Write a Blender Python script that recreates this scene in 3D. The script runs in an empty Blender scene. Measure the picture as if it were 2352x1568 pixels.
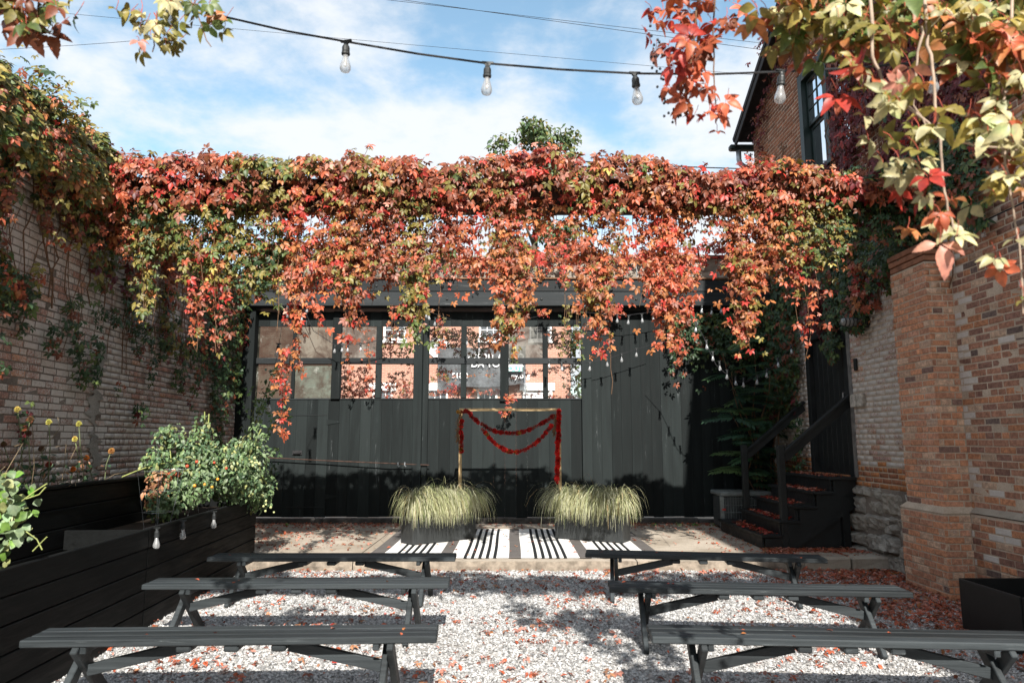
import bpy, math, random
import numpy as np
from mathutils import Vector, Matrix

# ------------------------------------------------------------------ camera, sky, sun, exposure
SC = bpy.context.scene
COL = SC.collection
FPX, CX, CY, CAMH, PITCH = 1600.0, 1176.0, 784.0, 1.55, math.radians(8.04)   # measured on the photograph at 2352 x 1568

cam_d = bpy.data.cameras.new('camera')
cam = bpy.data.objects.new('camera', cam_d); COL.objects.link(cam)
cam.location = (0, 0, CAMH); cam.rotation_euler = (math.pi/2 + PITCH, 0, 0)
cam_d.sensor_width = 36.0; cam_d.lens = 36.0*FPX/2352.0
cam_d.clip_start = 0.05; cam_d.clip_end = 2000
cam_d.dof.use_dof = True; cam_d.dof.focus_distance = 9.5; cam_d.dof.aperture_fstop = 3.2
SC.camera = cam

SUN_EL, SUN_AZ = math.radians(37.0), math.radians(8.0)      # sun behind the camera, 8 degrees to its right
sv = Vector((math.sin(SUN_AZ)*math.cos(SUN_EL), -math.cos(SUN_AZ)*math.cos(SUN_EL), math.sin(SUN_EL)))
sun_d = bpy.data.lights.new('sun', 'SUN'); sun_d.energy = 4.4; sun_d.angle = math.radians(0.53); sun_d.color = (1.0, 0.955, 0.88)
sun = bpy.data.objects.new('sun', sun_d); COL.objects.link(sun)
sun.location = sv*60; sun.rotation_euler = sv.to_track_quat('Z', 'Y').to_euler()

W = bpy.data.worlds.new('World'); SC.world = W; W.use_nodes = True
nt = W.node_tree; nt.nodes.clear()
def wn(t, **k):
    n = nt.nodes.new(t)
    for a, b in k.items(): setattr(n, a, b)
    return n
def wmath(op, a, b=None, clamp=False):
    n = wn('ShaderNodeMath', operation=op, use_clamp=clamp)
    for i, x in enumerate((a, b)):
        if x is None: continue
        if isinstance(x, (int, float)): n.inputs[i].default_value = x
        else: nt.links.new(x, n.inputs[i])
    return n.outputs[0]
sky = wn('ShaderNodeTexSky', sky_type='NISHITA', sun_disc=False)
sky.sun_elevation = SUN_EL; sky.sun_rotation = math.atan2(sv.x, sv.y)
sky.altitude = 50; sky.air_density = 1.0; sky.dust_density = 0.8; sky.ozone_density = 1.6
tc = wn('ShaderNodeTexCoord'); sep = wn('ShaderNodeSeparateXYZ'); nt.links.new(tc.outputs['Generated'], sep.inputs[0])
zz = wmath('ADD', wmath('MAXIMUM', sep.outputs[2], 0.0), 0.16)
cmb = wn('ShaderNodeCombineXYZ')
nt.links.new(wmath('DIVIDE', sep.outputs[0], zz), cmb.inputs[0]); nt.links.new(wmath('DIVIDE', sep.outputs[1], zz), cmb.inputs[1])
def wnoise(scale, det, rough, off, dist=0.0):
    m = wn('ShaderNodeMapping'); m.inputs['Location'].default_value = off; nt.links.new(cmb.outputs[0], m.inputs[0])
    n = wn('ShaderNodeTexNoise'); n.inputs['Scale'].default_value = scale; n.inputs['Detail'].default_value = det
    n.inputs['Roughness'].default_value = rough; n.inputs['Distortion'].default_value = dist
    nt.links.new(m.outputs[0], n.inputs['Vector']); return n.outputs[0]
big = wnoise(1.25, 3, 0.5, (3.1, 0.9, 0)); fine = wnoise(4.6, 10, 0.60, (1.0, 4.2, 0), 0.1)
dens = wmath('ADD', wmath('MULTIPLY', big, 0.66), wmath('MULTIPLY', fine, 0.52))
low = wmath('SUBTRACT', 1.0, wmath('MULTIPLY', sep.outputs[2], 1.9, False), False)      # more cloud towards the horizon
dens = wmath('ADD', dens, wmath('MULTIPLY', wmath('MAXIMUM', low, 0.12), 0.18))
mr = wn('ShaderNodeMapRange', interpolation_type='SMOOTHSTEP'); nt.links.new(dens, mr.inputs[0])
mr.inputs[1].default_value = 0.50; mr.inputs[2].default_value = 0.72; mr.inputs[3].default_value = 0.06; mr.inputs[4].default_value = 0.97
SKY_K = 0.115
skm = wn('ShaderNodeMix', data_type='RGBA'); nt.links.new(mr.outputs[0], skm.inputs[0])
tint = wn('ShaderNodeMix', data_type='RGBA', blend_type='MULTIPLY'); tint.inputs[0].default_value = 1.0; nt.links.new(sky.outputs[0], tint.inputs[6]); tint.inputs[7].default_value = (1.06, 1.20, 1.04, 1)
nt.links.new(tint.outputs[2], skm.inputs[6]); skm.inputs[7].default_value = (3.8, 3.95, 4.15, 1)
bg = wn('ShaderNodeBackground'); bg.inputs[1].default_value = SKY_K; nt.links.new(skm.outputs[2], bg.inputs[0])
wo = wn('ShaderNodeOutputWorld'); nt.links.new(bg.outputs[0], wo.inputs[0])

SC.view_settings.view_transform = 'Standard'; SC.view_settings.look = 'None'
SC.view_settings.exposure = 1.15; SC.view_settings.gamma = 1.0; SC.view_settings.use_curve_mapping = False
SC.render.engine = 'CYCLES'
SC.cycles.max_bounces = 6; SC.cycles.transparent_max_bounces = 10; SC.cycles.diffuse_bounces = 4

# ------------------------------------------------------------------ measuring helpers (pixel of the photograph -> point of the place)
cp, sp_ = math.cos(PITCH), math.sin(PITCH)
def ray(u, v):
    yc = (CY - v)/FPX
    return Vector(((u - CX)/FPX, cp - yc*sp_, sp_ + yc*cp))
def at(u, v, Y):
    d = ray(u, v); t = Y/d.y; return Vector((d.x*t, Y, CAMH + d.z*t))
def atx(u, v, X):
    d = ray(u, v); t = X/d.x; return Vector((X, d.y*t, CAMH + d.z*t))
def gd(u, v, Z=0.0):
    d = ray(u, v); t = (Z - CAMH)/d.z; return Vector((d.x*t, d.y*t, Z))
def proj(p):
    x, y, z = p[0], p[1], p[2] - CAMH
    zc = y*cp + z*sp_; yc = -y*sp_ + z*cp
    return CX + FPX*x/max(zc, 1e-3), CY - FPX*yc/max(zc, 1e-3), zc

# ------------------------------------------------------------------ mesh helpers
RNG = np.random.default_rng(7); random.seed(7)
def mesh_np(name, V, F, col=None, k=3, mat=None, smooth=False):
    """V (n,3), F (m,k) index array"""
    V = np.asarray(V, np.float32); F = np.asarray(F, np.int32)
    me = bpy.data.meshes.new(name)
    me.vertices.add(len(V)); me.vertices.foreach_set('co', V.ravel())
    me.loops.add(F.size); me.loops.foreach_set('vertex_index', F.ravel())
    me.polygons.add(len(F)); me.polygons.foreach_set('loop_start', np.arange(0, F.size, k, dtype=np.int32))
    me.polygons.foreach_set('loop_total', np.full(len(F), k, np.int32))
    if smooth: me.polygons.foreach_set('use_smooth', np.ones(len(F), bool))
    if col is not None:
        a = me.color_attributes.new('Col', 'FLOAT_COLOR', 'POINT')
        col = np.asarray(col, np.float32)
        if col.shape[1] == 3: col = np.concatenate([col, np.ones((len(col), 1), np.float32)], 1)
        a.data.foreach_set('color', col.ravel())
    me.update(calc_edges=True)
    if mat: me.materials.append(mat)
    return me
def mesh_py(name, V, F, mat=None, smooth=False):
    me = bpy.data.meshes.new(name); me.from_pydata([tuple(v) for v in V], [], F); me.update()
    if smooth: me.polygons.foreach_set('use_smooth', [True]*len(me.polygons))
    if mat: me.materials.append(mat)
    return me
def ob(name, me, parent=None, loc=None, rot=None, scale=None, mw=None):
    o = bpy.data.objects.new(name, me); COL.objects.link(o)
    if parent is not None: o.parent = parent
    if mw is not None: o.matrix_basis = mw
    if loc is not None: o.location = loc
    if rot is not None: o.rotation_euler = rot
    if scale is not None: o.scale = scale
    return o
def tag(o, label, cat, group=None, kind=None):
    o['label'] = label; o['category'] = cat
    if group: o['group'] = group
    if kind: o['kind'] = kind
    return o
def root(name, loc, label, cat, group=None, rz=0.0):
    o = ob(name, None, loc=loc, rot=(0, 0, rz)); o.empty_display_size = 0.2
    return tag(o, label, cat, group)
def struct(o): o['kind'] = 'structure'; return o
def stuff(o): o['kind'] = 'stuff'; return o

class MB:
    """collects solids of ONE part"""
    def __init__(s): s.V = []; s.F = []
    def add(s, V, F):
        n = len(s.V); s.V += [Vector(v) for v in V]; s.F += [tuple(i + n for i in f) for f in F]; return s
    def box(s, a, b, bev=0.004):
        a = Vector(a); b = Vector(b)
        c = (a + b)/2; h = Vector((abs(b.x - a.x), abs(b.y - a.y), abs(b.z - a.z)))/2
        V, F = cbox(h, bev); return s.add([c + Vector(v) for v in V], F)
    def bar(s, p0, p1, w, t, up=(0, 0, 1), bev=0.004):
        p0 = Vector(p0); p1 = Vector(p1); d = p1 - p0; L = d.length; d.normalize()
        up = Vector(up); x = d.cross(up)
        if x.length < 1e-4: x = d.cross(Vector((0, 1, 0)))
        x.normalize(); z = x.cross(d)
        V, F = cbox(Vector((w/2, L/2, t/2)), bev); c = (p0 + p1)/2
        return s.add([c + x*v[0] + d*v[1] + z*v[2] for v in V], F)
    def tube(s, pts, r, n=6, cap=True):
        pts = [Vector(p) for p in pts]; m = len(pts)
        rr = r if isinstance(r, (list, tuple)) else [r]*m
        V = []; F = []; px = None
        for i, p in enumerate(pts):
            d = (pts[min(i + 1, m - 1)] - pts[max(i - 1, 0)])
            if d.length < 1e-7: d = Vector((0, 0, 1))
            d.normalize()
            if px is None:
                px = d.cross(Vector((0.13, 0.21, 1)));
                if px.length < 1e-3: px = d.cross(Vector((1, 0, 0)))
            px = px - d*px.dot(d); px.normalize(); q = d.cross(px)
            for j in range(n):
                a = 2*math.pi*j/n; V.append(p + (px*math.cos(a) + q*math.sin(a))*rr[i])
        for i in range(m - 1):
            for j in range(n):
                k = (j + 1) % n; F.append((i*n + j, i*n + k, (i + 1)*n + k, (i + 1)*n + j))
        if cap: F.append(tuple(range(n - 1, -1, -1))); F.append(tuple((m - 1)*n + j for j in range(n)))
        return s.add(V, F)
    def lathe(s, prof, c=(0, 0, 0), n=12, axis='z'):
        """prof: (radius, height)"""
        c = Vector(c); V = []; F = []
        for r, h in prof:
            for j in range(n):
                a = 2*math.pi*j/n
                v = (r*math.cos(a), r*math.sin(a), h) if axis == 'z' else ((h, r*math.cos(a), r*math.sin(a)) if axis == 'x' else (r*math.cos(a), h, r*math.sin(a)))
                V.append(c + Vector(v))
        for i in range(len(prof) - 1):
            for j in range(n):
                k = (j + 1) % n; F.append((i*n + j, i*n + k, (i + 1)*n + k, (i + 1)*n + j))
        F.append(tuple(range(n - 1, -1, -1))); F.append(tuple((len(prof) - 1)*n + j for j in range(n)))
        return s.add(V, F)
    def prism(s, poly, n, t):
        """poly: list of points of a planar face, extruded by n*t"""
        n = Vector(n)*t; m = len(poly)
        V = [Vector(p) for p in poly] + [Vector(p) + n for p in poly]
        F = [tuple(range(m)), tuple(range(2*m - 1, m - 1, -1))] + [(i, (i + 1) % m, m + (i + 1) % m, m + i) for i in range(m)]
        return s.add(V, F)
    def build(s, name, mat, parent=None, smooth=False, off=None):
        o0 = off if off is not None else Vector((0, 0, 0))
        return ob(name, mesh_py(name, [v - o0 for v in s.V], s.F, mat, smooth), parent)
def cbox(h, b):
    """chamfered box"""
    b = min(b, 0.45*min(h))
    if b <= 0:
        V = [(x*h[0], y*h[1], z*h[2]) for x in (-1, 1) for y in (-1, 1) for z in (-1, 1)]
        return V, [(0, 1, 3, 2), (4, 6, 7, 5), (0, 4, 5, 1), (2, 3, 7, 6), (0, 2, 6, 4), (1, 5, 7, 3)]
    V = []; idx = {}
    for sx in (-1, 1):
        for sy in (-1, 1):
            for sz in (-1, 1):
                for a in range(3):
                    v = [sx*(h[0] - b), sy*(h[1] - b), sz*(h[2] - b)]; v[a] = (sx, sy, sz)[a]*h[a]
                    idx[(sx, sy, sz, a)] = len(V); V.append(tuple(v))
    F = []
    for a in range(3):
        o1, o2 = [i for i in range(3) if i != a]
        for s in (-1, 1):
            q = []
            for s1, s2 in ((-1, -1), (1, -1), (1, 1), (-1, 1)):
                k = [0, 0, 0]; k[a] = s; k[o1] = s1; k[o2] = s2; q.append(idx[(*k, a)])
            flip = (s > 0) != (a != 1)
            F.append(tuple(q[::-1]) if flip else tuple(q))
    for a in range(3):
        o1, o2 = [i for i in range(3) if i != a]
        for s1 in (-1, 1):
            for s2 in (-1, 1):
                k0 = [0, 0, 0]; k1 = [0, 0, 0]; k0[a] = -1; k1[a] = 1
                for k in (k0, k1): k[o1] = s1; k[o2] = s2
                F.append((idx[(*k0, o1)], idx[(*k1, o1)], idx[(*k1, o2)], idx[(*k0, o2)]))
    for sx in (-1, 1):
        for sy in (-1, 1):
            for sz in (-1, 1): F.append(tuple(idx[(sx, sy, sz, a)] for a in range(3)))
    return V, F

# ------------------------------------------------------------------ materials
class NB:
    def __init__(s, name):
        s.m = bpy.data.materials.new(name); s.m.use_nodes = True; s.t = s.m.node_tree; s.t.nodes.clear()
        s.out = s.t.nodes.new('ShaderNodeOutputMaterial')
    def n(s, t, **k):
        x = s.t.nodes.new(t)
        for a, b in k.items(): setattr(x, a, b)
        return x
    def set(s, sock, v):
        if hasattr(v, 'is_output') or hasattr(v, 'links'): s.t.links.new(v, sock)
        else: sock.default_value = v
    def coord(s, kind='Object', scale=(1, 1, 1)):
        c = s.n('ShaderNodeTexCoord'); mp = s.n('ShaderNodeMapping'); mp.inputs['Scale'].default_value = scale
        s.t.links.new(c.outputs[kind], mp.inputs[0])
        oi = s.n('ShaderNodeObjectInfo'); mu = s.n('ShaderNodeMath', operation='MULTIPLY'); mu.inputs[1].default_value = 37.0
        s.t.links.new(oi.outputs['Random'], mu.inputs[0]); ad = s.n('ShaderNodeVectorMath', operation='ADD')
        s.t.links.new(mp.outputs[0], ad.inputs[0]); s.t.links.new(mu.outputs[0], ad.inputs[1]); return ad.outputs[0]
    def world(s, scale=(1, 1, 1)):
        c = s.n('ShaderNodeNewGeometry'); mp = s.n('ShaderNodeMapping'); mp.inputs['Scale'].default_value = scale
        s.t.links.new(c.outputs['Position'], mp.inputs[0]); return mp.outputs[0]
    def noise(s, vec, scale, det=5, rough=0.55, dist=0.0):
        x = s.n('ShaderNodeTexNoise'); x.inputs['Scale'].default_value = scale; x.inputs['Detail'].default_value = det
        x.inputs['Roughness'].default_value = rough; x.inputs['Distortion'].default_value = dist
        s.t.links.new(vec, x.inputs['Vector']); return x.outputs[0]
    def vor(s, vec, scale, out='Distance', feat='F1'):
        x = s.n('ShaderNodeTexVoronoi', feature=feat); x.inputs['Scale'].default_value = scale
        s.t.links.new(vec, x.inputs['Vector']); return x.outputs[out]
    def math(s, op, a, b=None, clamp=False):
        x = s.n('ShaderNodeMath', operation=op, use_clamp=clamp); s.set(x.inputs[0], a)
        if b is not None: s.set(x.inputs[1], b)
        return x.outputs[0]
    def ramp(s, f, stops, interp='LINEAR'):
        x = s.n('ShaderNodeValToRGB'); x.color_ramp.interpolation = interp
        e = x.color_ramp.elements
        while len(e) < len(stops): e.new(0.5)
        for i, (p, c) in enumerate(stops):
            e[i].position = p; e[i].color = (*c, 1) if len(c) == 3 else c
        s.t.links.new(f, x.inputs[0]); return x.outputs[0]
    def rng(s, f, a, b, c=0.0, d=1.0, smooth=True):
        x = s.n('ShaderNodeMapRange', interpolation_type='SMOOTHSTEP' if smooth else 'LINEAR'); s.set(x.inputs[0], f)
        for i, v in enumerate((a, b, c, d)): s.set(x.inputs[i + 1], v)
        return x.outputs[0]
    def mix(s, f, a, b, blend='MIX'):
        x = s.n('ShaderNodeMix', data_type='RGBA', blend_type=blend); s.set(x.inputs[0], f)
        s.set(x.inputs[6], (*a, 1) if isinstance(a, tuple) and len(a) == 3 else a)
        s.set(x.inputs[7], (*b, 1) if isinstance(b, tuple) and len(b) == 3 else b); return x.outputs[2]
    def bump(s, h, strength=0.4, dist=0.01):
        x = s.n('ShaderNodeBump'); x.inputs['Strength'].default_value = strength; x.inputs['Distance'].default_value = dist
        s.t.links.new(h, x.inputs['Height']); return x.outputs[0]
    def bsdf(s, col, rough=0.6, spec=0.35, metal=0.0, normal=None):
        x = s.n('ShaderNodeBsdfPrincipled'); s.set(x.inputs['Base Color'], (*col, 1) if isinstance(col, tuple) and len(col) == 3 else col)
        s.set(x.inputs['Roughness'], rough); s.set(x.inputs['Specular IOR Level'], spec); s.set(x.inputs['Metallic'], metal)
        if normal is not None: s.t.links.new(normal, x.inputs['Normal'])
        return x.outputs[0]
    def done(s, sh): s.t.links.new(sh, s.out.inputs[0]); return s.m
MT = {}
def plain(name, col, rough=0.6, spec=0.35, metal=0.0, nscale=9.0, namt=0.35, bump=0.15, bscale=40.0):
    if name in MT: return MT[name]
    b = NB(name); v = b.coord()
    n = b.noise(v, nscale, 6, 0.6)
    c = b.mix(b.rng(n, 0.25, 0.75), tuple(x*(1 - namt) for x in col), tuple(min(1, x*(1 + namt)) for x in col))
    MT[name] = b.done(b.bsdf(c, rough, spec, metal, b.bump(b.noise(v, bscale, 4), bump, 0.004))); return MT[name]
def wood(name, dark, light, scale, rough=0.62, wear=None, wamt=0.5, spec=0.35, var=0.22):
    """painted or bare timber, grain along the axis with the small scale value"""
    b = NB(name); v = b.coord(scale=scale); v2 = b.coord(scale=tuple(0.3*x + 0.5 for x in scale))
    g = b.noise(v, 1.0, 8, 0.7, 0.6); big = b.noise(v2, 1.0, 4, 0.6)
    f = b.math('ADD', b.math('MULTIPLY', g, 0.65), b.math('MULTIPLY', big, 0.4))
    oi = b.n('ShaderNodeObjectInfo')
    f = b.math('ADD', f, b.math('MULTIPLY', b.math('SUBTRACT', oi.outputs['Random'], 0.5), var))
    c = b.mix(b.rng(f, 0.32, 0.76), dark, light)
    if wear:
        w = b.noise(v, 2.2, 9, 0.75, 1.0)
        c = b.mix(b.rng(b.math('MULTIPLY', w, b.rng(big, 0.35, 0.7, 0.6, 1.1)), wamt, wamt + 0.12), c, wear)
    MT[name] = b.done(b.bsdf(c, b.rng(g, 0.3, 0.7, rough - 0.1, rough + 0.15), spec, 0.0, b.bump(g, 0.5, 0.004))); return MT[name]
# ------------------------------------------------------------------ materials of the setting
def m_brick(name, objcol):
    b = NB(name); v = b.world()
    if objcol:
        oi = b.n('ShaderNodeObjectInfo'); C = oi.outputs['Color']; A = oi.outputs['Alpha']
    else:
        at_ = b.n('ShaderNodeVertexColor', layer_name='Col'); C = at_.outputs[0]; A = at_.outputs[1]
    n1 = b.noise(v, 26, 6, 0.65); n2 = b.noise(v, 120, 4, 0.6); n3 = b.noise(v, 3.1, 4, 0.6); n4 = b.noise(v, 60, 8, 0.72, 0.4)
    c = b.mix(b.rng(n1, 0.3, 0.72), b.mix(1.0, C, (0.62, 0.58, 0.58), 'MULTIPLY'), b.mix(1.0, C, (1.22, 1.17, 1.12), 'MULTIPLY'))
    c = b.mix(b.rng(n2, 0.60, 0.72), c, (0.055, 0.045, 0.04))                                     # pits
    paint = b.mix(n1, (0.42, 0.37, 0.325), (0.66, 0.61, 0.56))
    pm = b.math('ADD', b.math('MULTIPLY', n4, 0.74), b.math('MULTIPLY', n3, 0.26))
    th = b.math('SUBTRACT', 1.0, A)
    pf = b.rng(b.math('SUBTRACT', pm, b.math('MULTIPLY', th, 0.95)), -0.05, 0.10)
    c = b.mix(pf, c, paint)
    return b.done(b.bsdf(c, 0.86, 0.2, 0.0, b.bump(b.math('ADD', n1, b.math('MULTIPLY', n2, 0.5)), 0.55, 0.006)))
BRICK_A = m_brick('weathered_brick', False); BRICK_O = m_brick('weathered_brick_single', True)
def m_mortar(name, a, c_):
    b = NB(name); v = b.world(); n1 = b.noise(v, 60, 6, 0.7); n2 = b.noise(v, 2.3, 4)
    return b.done(b.bsdf(b.mix(b.rng(b.math('ADD', b.math('MULTIPLY', n1, 0.5), b.math('MULTIPLY', n2, 0.5)), 0.35, 0.65), a, c_), 0.95, 0.1, 0, b.bump(n1, 0.6, 0.006)))
MORTAR_R = m_mortar('tan_mortar', (0.36, 0.28, 0.21), (0.56, 0.45, 0.35))
MORTAR_L = m_mortar('grey_mortar', (0.12, 0.10, 0.085), (0.26, 0.22, 0.185))
def m_gravel():
    b = NB('gravel_bed'); v = b.world(); c1 = b.vor(v, 46, 'Color'); d1 = b.vor(v, 46); n = b.noise(v, 1.2, 4)
    g = b.n('ShaderNodeSeparateColor'); b.t.links.new(c1, g.inputs[0])
    c = b.ramp(g.outputs[0], [(0.0, (0.12, 0.118, 0.114)), (0.35, (0.34, 0.33, 0.32)), (0.7, (0.50, 0.485, 0.47)), (1.0, (0.68, 0.67, 0.66))])
    c = b.mix(b.rng(n, 0.35, 0.7, 0.0, 0.35), c, (0.30, 0.26, 0.22))
    return b.done(b.bsdf(c, 0.8, 0.25, 0, b.bump(d1, 0.8, 0.012)))
GRAVEL = m_gravel()
def m_concrete():
    b = NB('worn_concrete'); v = b.world(); n1 = b.noise(v, 1.3, 6, 0.6); n2 = b.noise(v, 90, 4, 0.7); n3 = b.noise(v, 6, 6, 0.7)
    c = b.mix(b.rng(n1, 0.3, 0.7), (0.28, 0.235, 0.185), (0.43, 0.375, 0.31)); c = b.mix(b.rng(n3, 0.52, 0.72, 0, 0.6), c, (0.22, 0.18, 0.14))
    c = b.mix(b.rng(n2, 0.5, 0.72, 0, 0.6), c, (0.16, 0.14, 0.125)); cr = b.vor(v, 0.55, 'Distance', 'DISTANCE_TO_EDGE')
    c = b.mix(b.rng(cr, 0.0, 0.006, 0.5, 0.0), c, (0.10, 0.085, 0.07))
    return b.done(b.bsdf(c, 0.9, 0.2, 0, b.bump(n2, 0.5, 0.004)))
CONC = m_concrete()
EDGE = plain('stained_slab_edge', (0.21, 0.175, 0.14), 0.95, 0.15, 0, 9, 0.45, 0.7, 70)
ASPH = plain('asphalt', (0.06, 0.06, 0.062), 0.9, 0.2, 0, 3, 0.3, 0.4, 120)
EARTH = plain('bare_earth', (0.11, 0.085, 0.06), 0.95, 0.1, 0, 2, 0.4, 0.5, 50)
SOIL = plain('potting_soil', (0.035, 0.026, 0.02), 0.95, 0.1, 0, 12, 0.5, 0.8, 60)
BLK_V = wood('black_painted_board', (0.0058, 0.0080, 0.0083), (0.0172, 0.0224, 0.0226), (26, 26, 1.1), 0.7, (0.11, 0.12, 0.125), 0.60, 0.16, 0.30)
BLK_X = wood('black_painted_beam', (0.0085, 0.0100, 0.0110), (0.026, 0.030, 0.0325), (1.2, 30, 30), 0.65, (0.16, 0.165, 0.165), 0.58, 0.2)
BLK_FLAT = plain('black_steel_paint', (0.012, 0.013, 0.013), 0.5, 0.4)
PLANTER_B = wood('black_planter_board', (0.0018, 0.0022, 0.0023), (0.0048, 0.0058, 0.0060), (30, 1.6, 30), 0.65, None, 0.5, 0.15)
RAIL_B = wood('black_stair_paint', (0.007, 0.008, 0.008), (0.018, 0.020, 0.0205), (8, 8, 8), 0.5, (0.12, 0.12, 0.12), 0.66)
BENCH_M = wood('charcoal_bench_paint', (0.0125, 0.0155, 0.0172), (0.038, 0.0455, 0.050), (1.5, 40, 40), 0.55, (0.13, 0.145, 0.15), 0.58, 0.3)
WEATH = wood('weathered_grey_wood', (0.16, 0.135, 0.11), (0.40, 0.36, 0.31), (3, 30, 30), 0.85)
RUST = plain('rusty_brown_steel', (0.055, 0.030, 0.022), 0.8, 0.25, 0, 14, 0.5, 0.4, 60)
def m_stone():
    b = NB('rubble_stone'); v = b.world(); n1 = b.noise(v, 7, 8, 0.7, 0.5); n2 = b.noise(v, 45, 6, 0.7); oi = b.n('ShaderNodeObjectInfo')
    c = b.mix(b.rng(n1, 0.3, 0.7), (0.15, 0.135, 0.115), (0.46, 0.43, 0.38)); c = b.mix(b.math('MULTIPLY', oi.outputs['Random'], 0.4), c, (0.33, 0.27, 0.2))
    c = b.mix(b.rng(n2, 0.55, 0.75, 0, 0.5), c, (0.08, 0.07, 0.06))
    return b.done(b.bsdf(c, 0.9, 0.2, 0, b.bump(b.math('ADD', n1, n2), 0.8, 0.02)))
STONE = m_stone()

# ------------------------------------------------------------------ ground, gravel, slab, street
def sheet(name, x0, y0, x1, y1, z, mat):
    return struct(ob(name, mesh_py(name, [(x0, y0, z), (x1, y0, z), (x1, y1, z), (x0, y1, z)], [(0, 1, 2, 3)], mat)))
SLZ = 0.13; SLY = 8.62; FY = 12.3
sheet('ground', -600, -600, 600, 900, -0.012, EARTH)
sheet('gravel_bed', -5.2, -9, 4.58, SLY + 0.1, 0.0, GRAVEL)
sheet('street', -60, 15.2, 60, 23.6, -0.004, ASPH)
# loose pebbles of the gravel
def pebbles():
    n = 120000
    y = 3.1 + (8.66 - 3.1)*RNG.random(n)**1.25; x = -3.4 + 8.0*RNG.random(n)
    T = np.array([(math.cos(k*1.2566), math.sin(k*1.2566), -.1) for k in range(5)] + [(0, 0, 1)], np.float32)
    FT = np.array([(k, (k + 1) % 5, 5) for k in range(5)])
    s = (0.0062 + 0.0062*RNG.random(n)**2)*(1 + 0.05*(y - 3)); a = RNG.random(n)*6.283
    sx = s*(0.8 + 0.6*RNG.random(n)); sy = s*(0.7 + 0.4*RNG.random(n)); sz = s*(0.75 + 0.35*RNG.random(n))
    L = T[None]*np.stack([sx, sy, sz], 1)[:, None]*(0.85 + 0.3*RNG.random((n, 6, 1)))
    ca, sa = np.cos(a)[:, None], np.sin(a)[:, None]
    tl = (RNG.random((n, 2)) - 0.5)*0.6
    V = np.stack([L[..., 0]*ca - L[..., 1]*sa + x[:, None], L[..., 0]*sa + L[..., 1]*ca + y[:, None], L[..., 2] + L[..., 0]*tl[:, :1] + L[..., 1]*tl[:, 1:] + (0.25*sz + 0.006*RNG.random(n))[:, None]], -1)
    F = (FT[None] + 6*np.arange(n)[:, None, None]).reshape(-1, 3)
    g = 0.16 + 0.42*RNG.random(n); tint = .35*RNG.random(n)
    c = np.stack([g*(1.0 + 0.07*tint), g, g*(1.0 - 0.08*tint)], 1); c[RNG.random(n) < 0.10] *= 0.5
    b = NB('pebble'); vc = b.n('ShaderNodeVertexColor', layer_name='Col')
    m = b.done(b.bsdf(vc.outputs[0], 0.6, 0.4))
    o = ob('gravel_pebbles', mesh_np('gravel_pebbles', V.reshape(-1, 3), F, np.repeat(c, 6, 0), 3, m, True))
    stuff(o); o['label'] = 'pale grey and white loose pebbles of the gravel yard'; o['category'] = 'gravel'
pebbles()
# concrete slab with a worn front edge and control joints, built as its cast sections
slab = struct(ob('concrete_slab', None, loc=(0, SLY, 0)))
def slab_piece(x0, x1, y0, y1, name='slab_section'):
    nx, ny = max(2, int((x1 - x0)/0.12)), max(2, int((y1 - y0)/0.3)); V = []; F = []
    for j in range(ny + 1):
        for i in range(nx + 1):
            x = x0 + (x1 - x0)*i/nx; y = y0 + (y1 - y0)*j/ny
            e = (0.012*math.sin(x*9.1) + 0.014*math.sin(x*23.7 + 1) + 0.01*random.random()) if j == 0 else 0
            V.append((x, y - SLY + e, SLZ - (0.012 + 0.01*random.random() if j == 0 else 0.0015*random.random())))
    for j in range(ny):
        for i in range(nx): F.append((j*(nx + 1) + i, j*(nx + 1) + i + 1, (j + 1)*(nx + 1) + i + 1, (j + 1)*(nx + 1) + i))
    ob(name, mesh_py(name, V, F, CONC), slab)
    E = [V[i] for i in range(nx + 1)] + [(V[i][0], V[i][1] - 0.008 - 0.016*random.random(), (SLZ - .02)*.5) for i in range(nx + 1)] + [(V[i][0], V[i][1] - 0.012 - 0.014*random.random(), -0.01) for i in range(nx + 1)]
    G = [(r*(nx + 1) + i, (r + 1)*(nx + 1) + i, (r + 1)*(nx + 1) + i + 1, r*(nx + 1) + i + 1) for r in (0, 1) for i in range(nx)]
    ob('slab_edge', mesh_py('slab_edge', E, G, EDGE), slab)
slab_piece(-5.0, -1.912, SLY, 14.8); slab_piece(-1.9, 1.492, SLY, 14.8); slab_piece(1.504, 3.56, SLY, 14.8); slab_piece(3.56, 4.9, SLY + 0.42, 14.8)
# two kerb stones carry the slab edge on to the right-hand wall
for i, (a, c, lab) in enumerate(((3.50, 4.06, 'rough kerb stone continuing the slab edge, nearer the bench end'), (4.08, 4.56, 'rough kerb stone against the rubble foundation of the right wall'))):
    V, F = cbox(Vector(((c - a)/2, 0.21, 0.085)), 0.025)
    V = [(v[0] + random.uniform(-.012, .012), v[1] + random.uniform(-.015, .015), v[2] + random.uniform(-.008, .008)) for v in V]
    tag(ob('kerb_stone', mesh_py('kerb_stone', V, F, CONC), loc=((a + c)/2, SLY + 0.20, 0.075)), lab, 'kerb stone', 'kerb stones at the slab edge')

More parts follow.
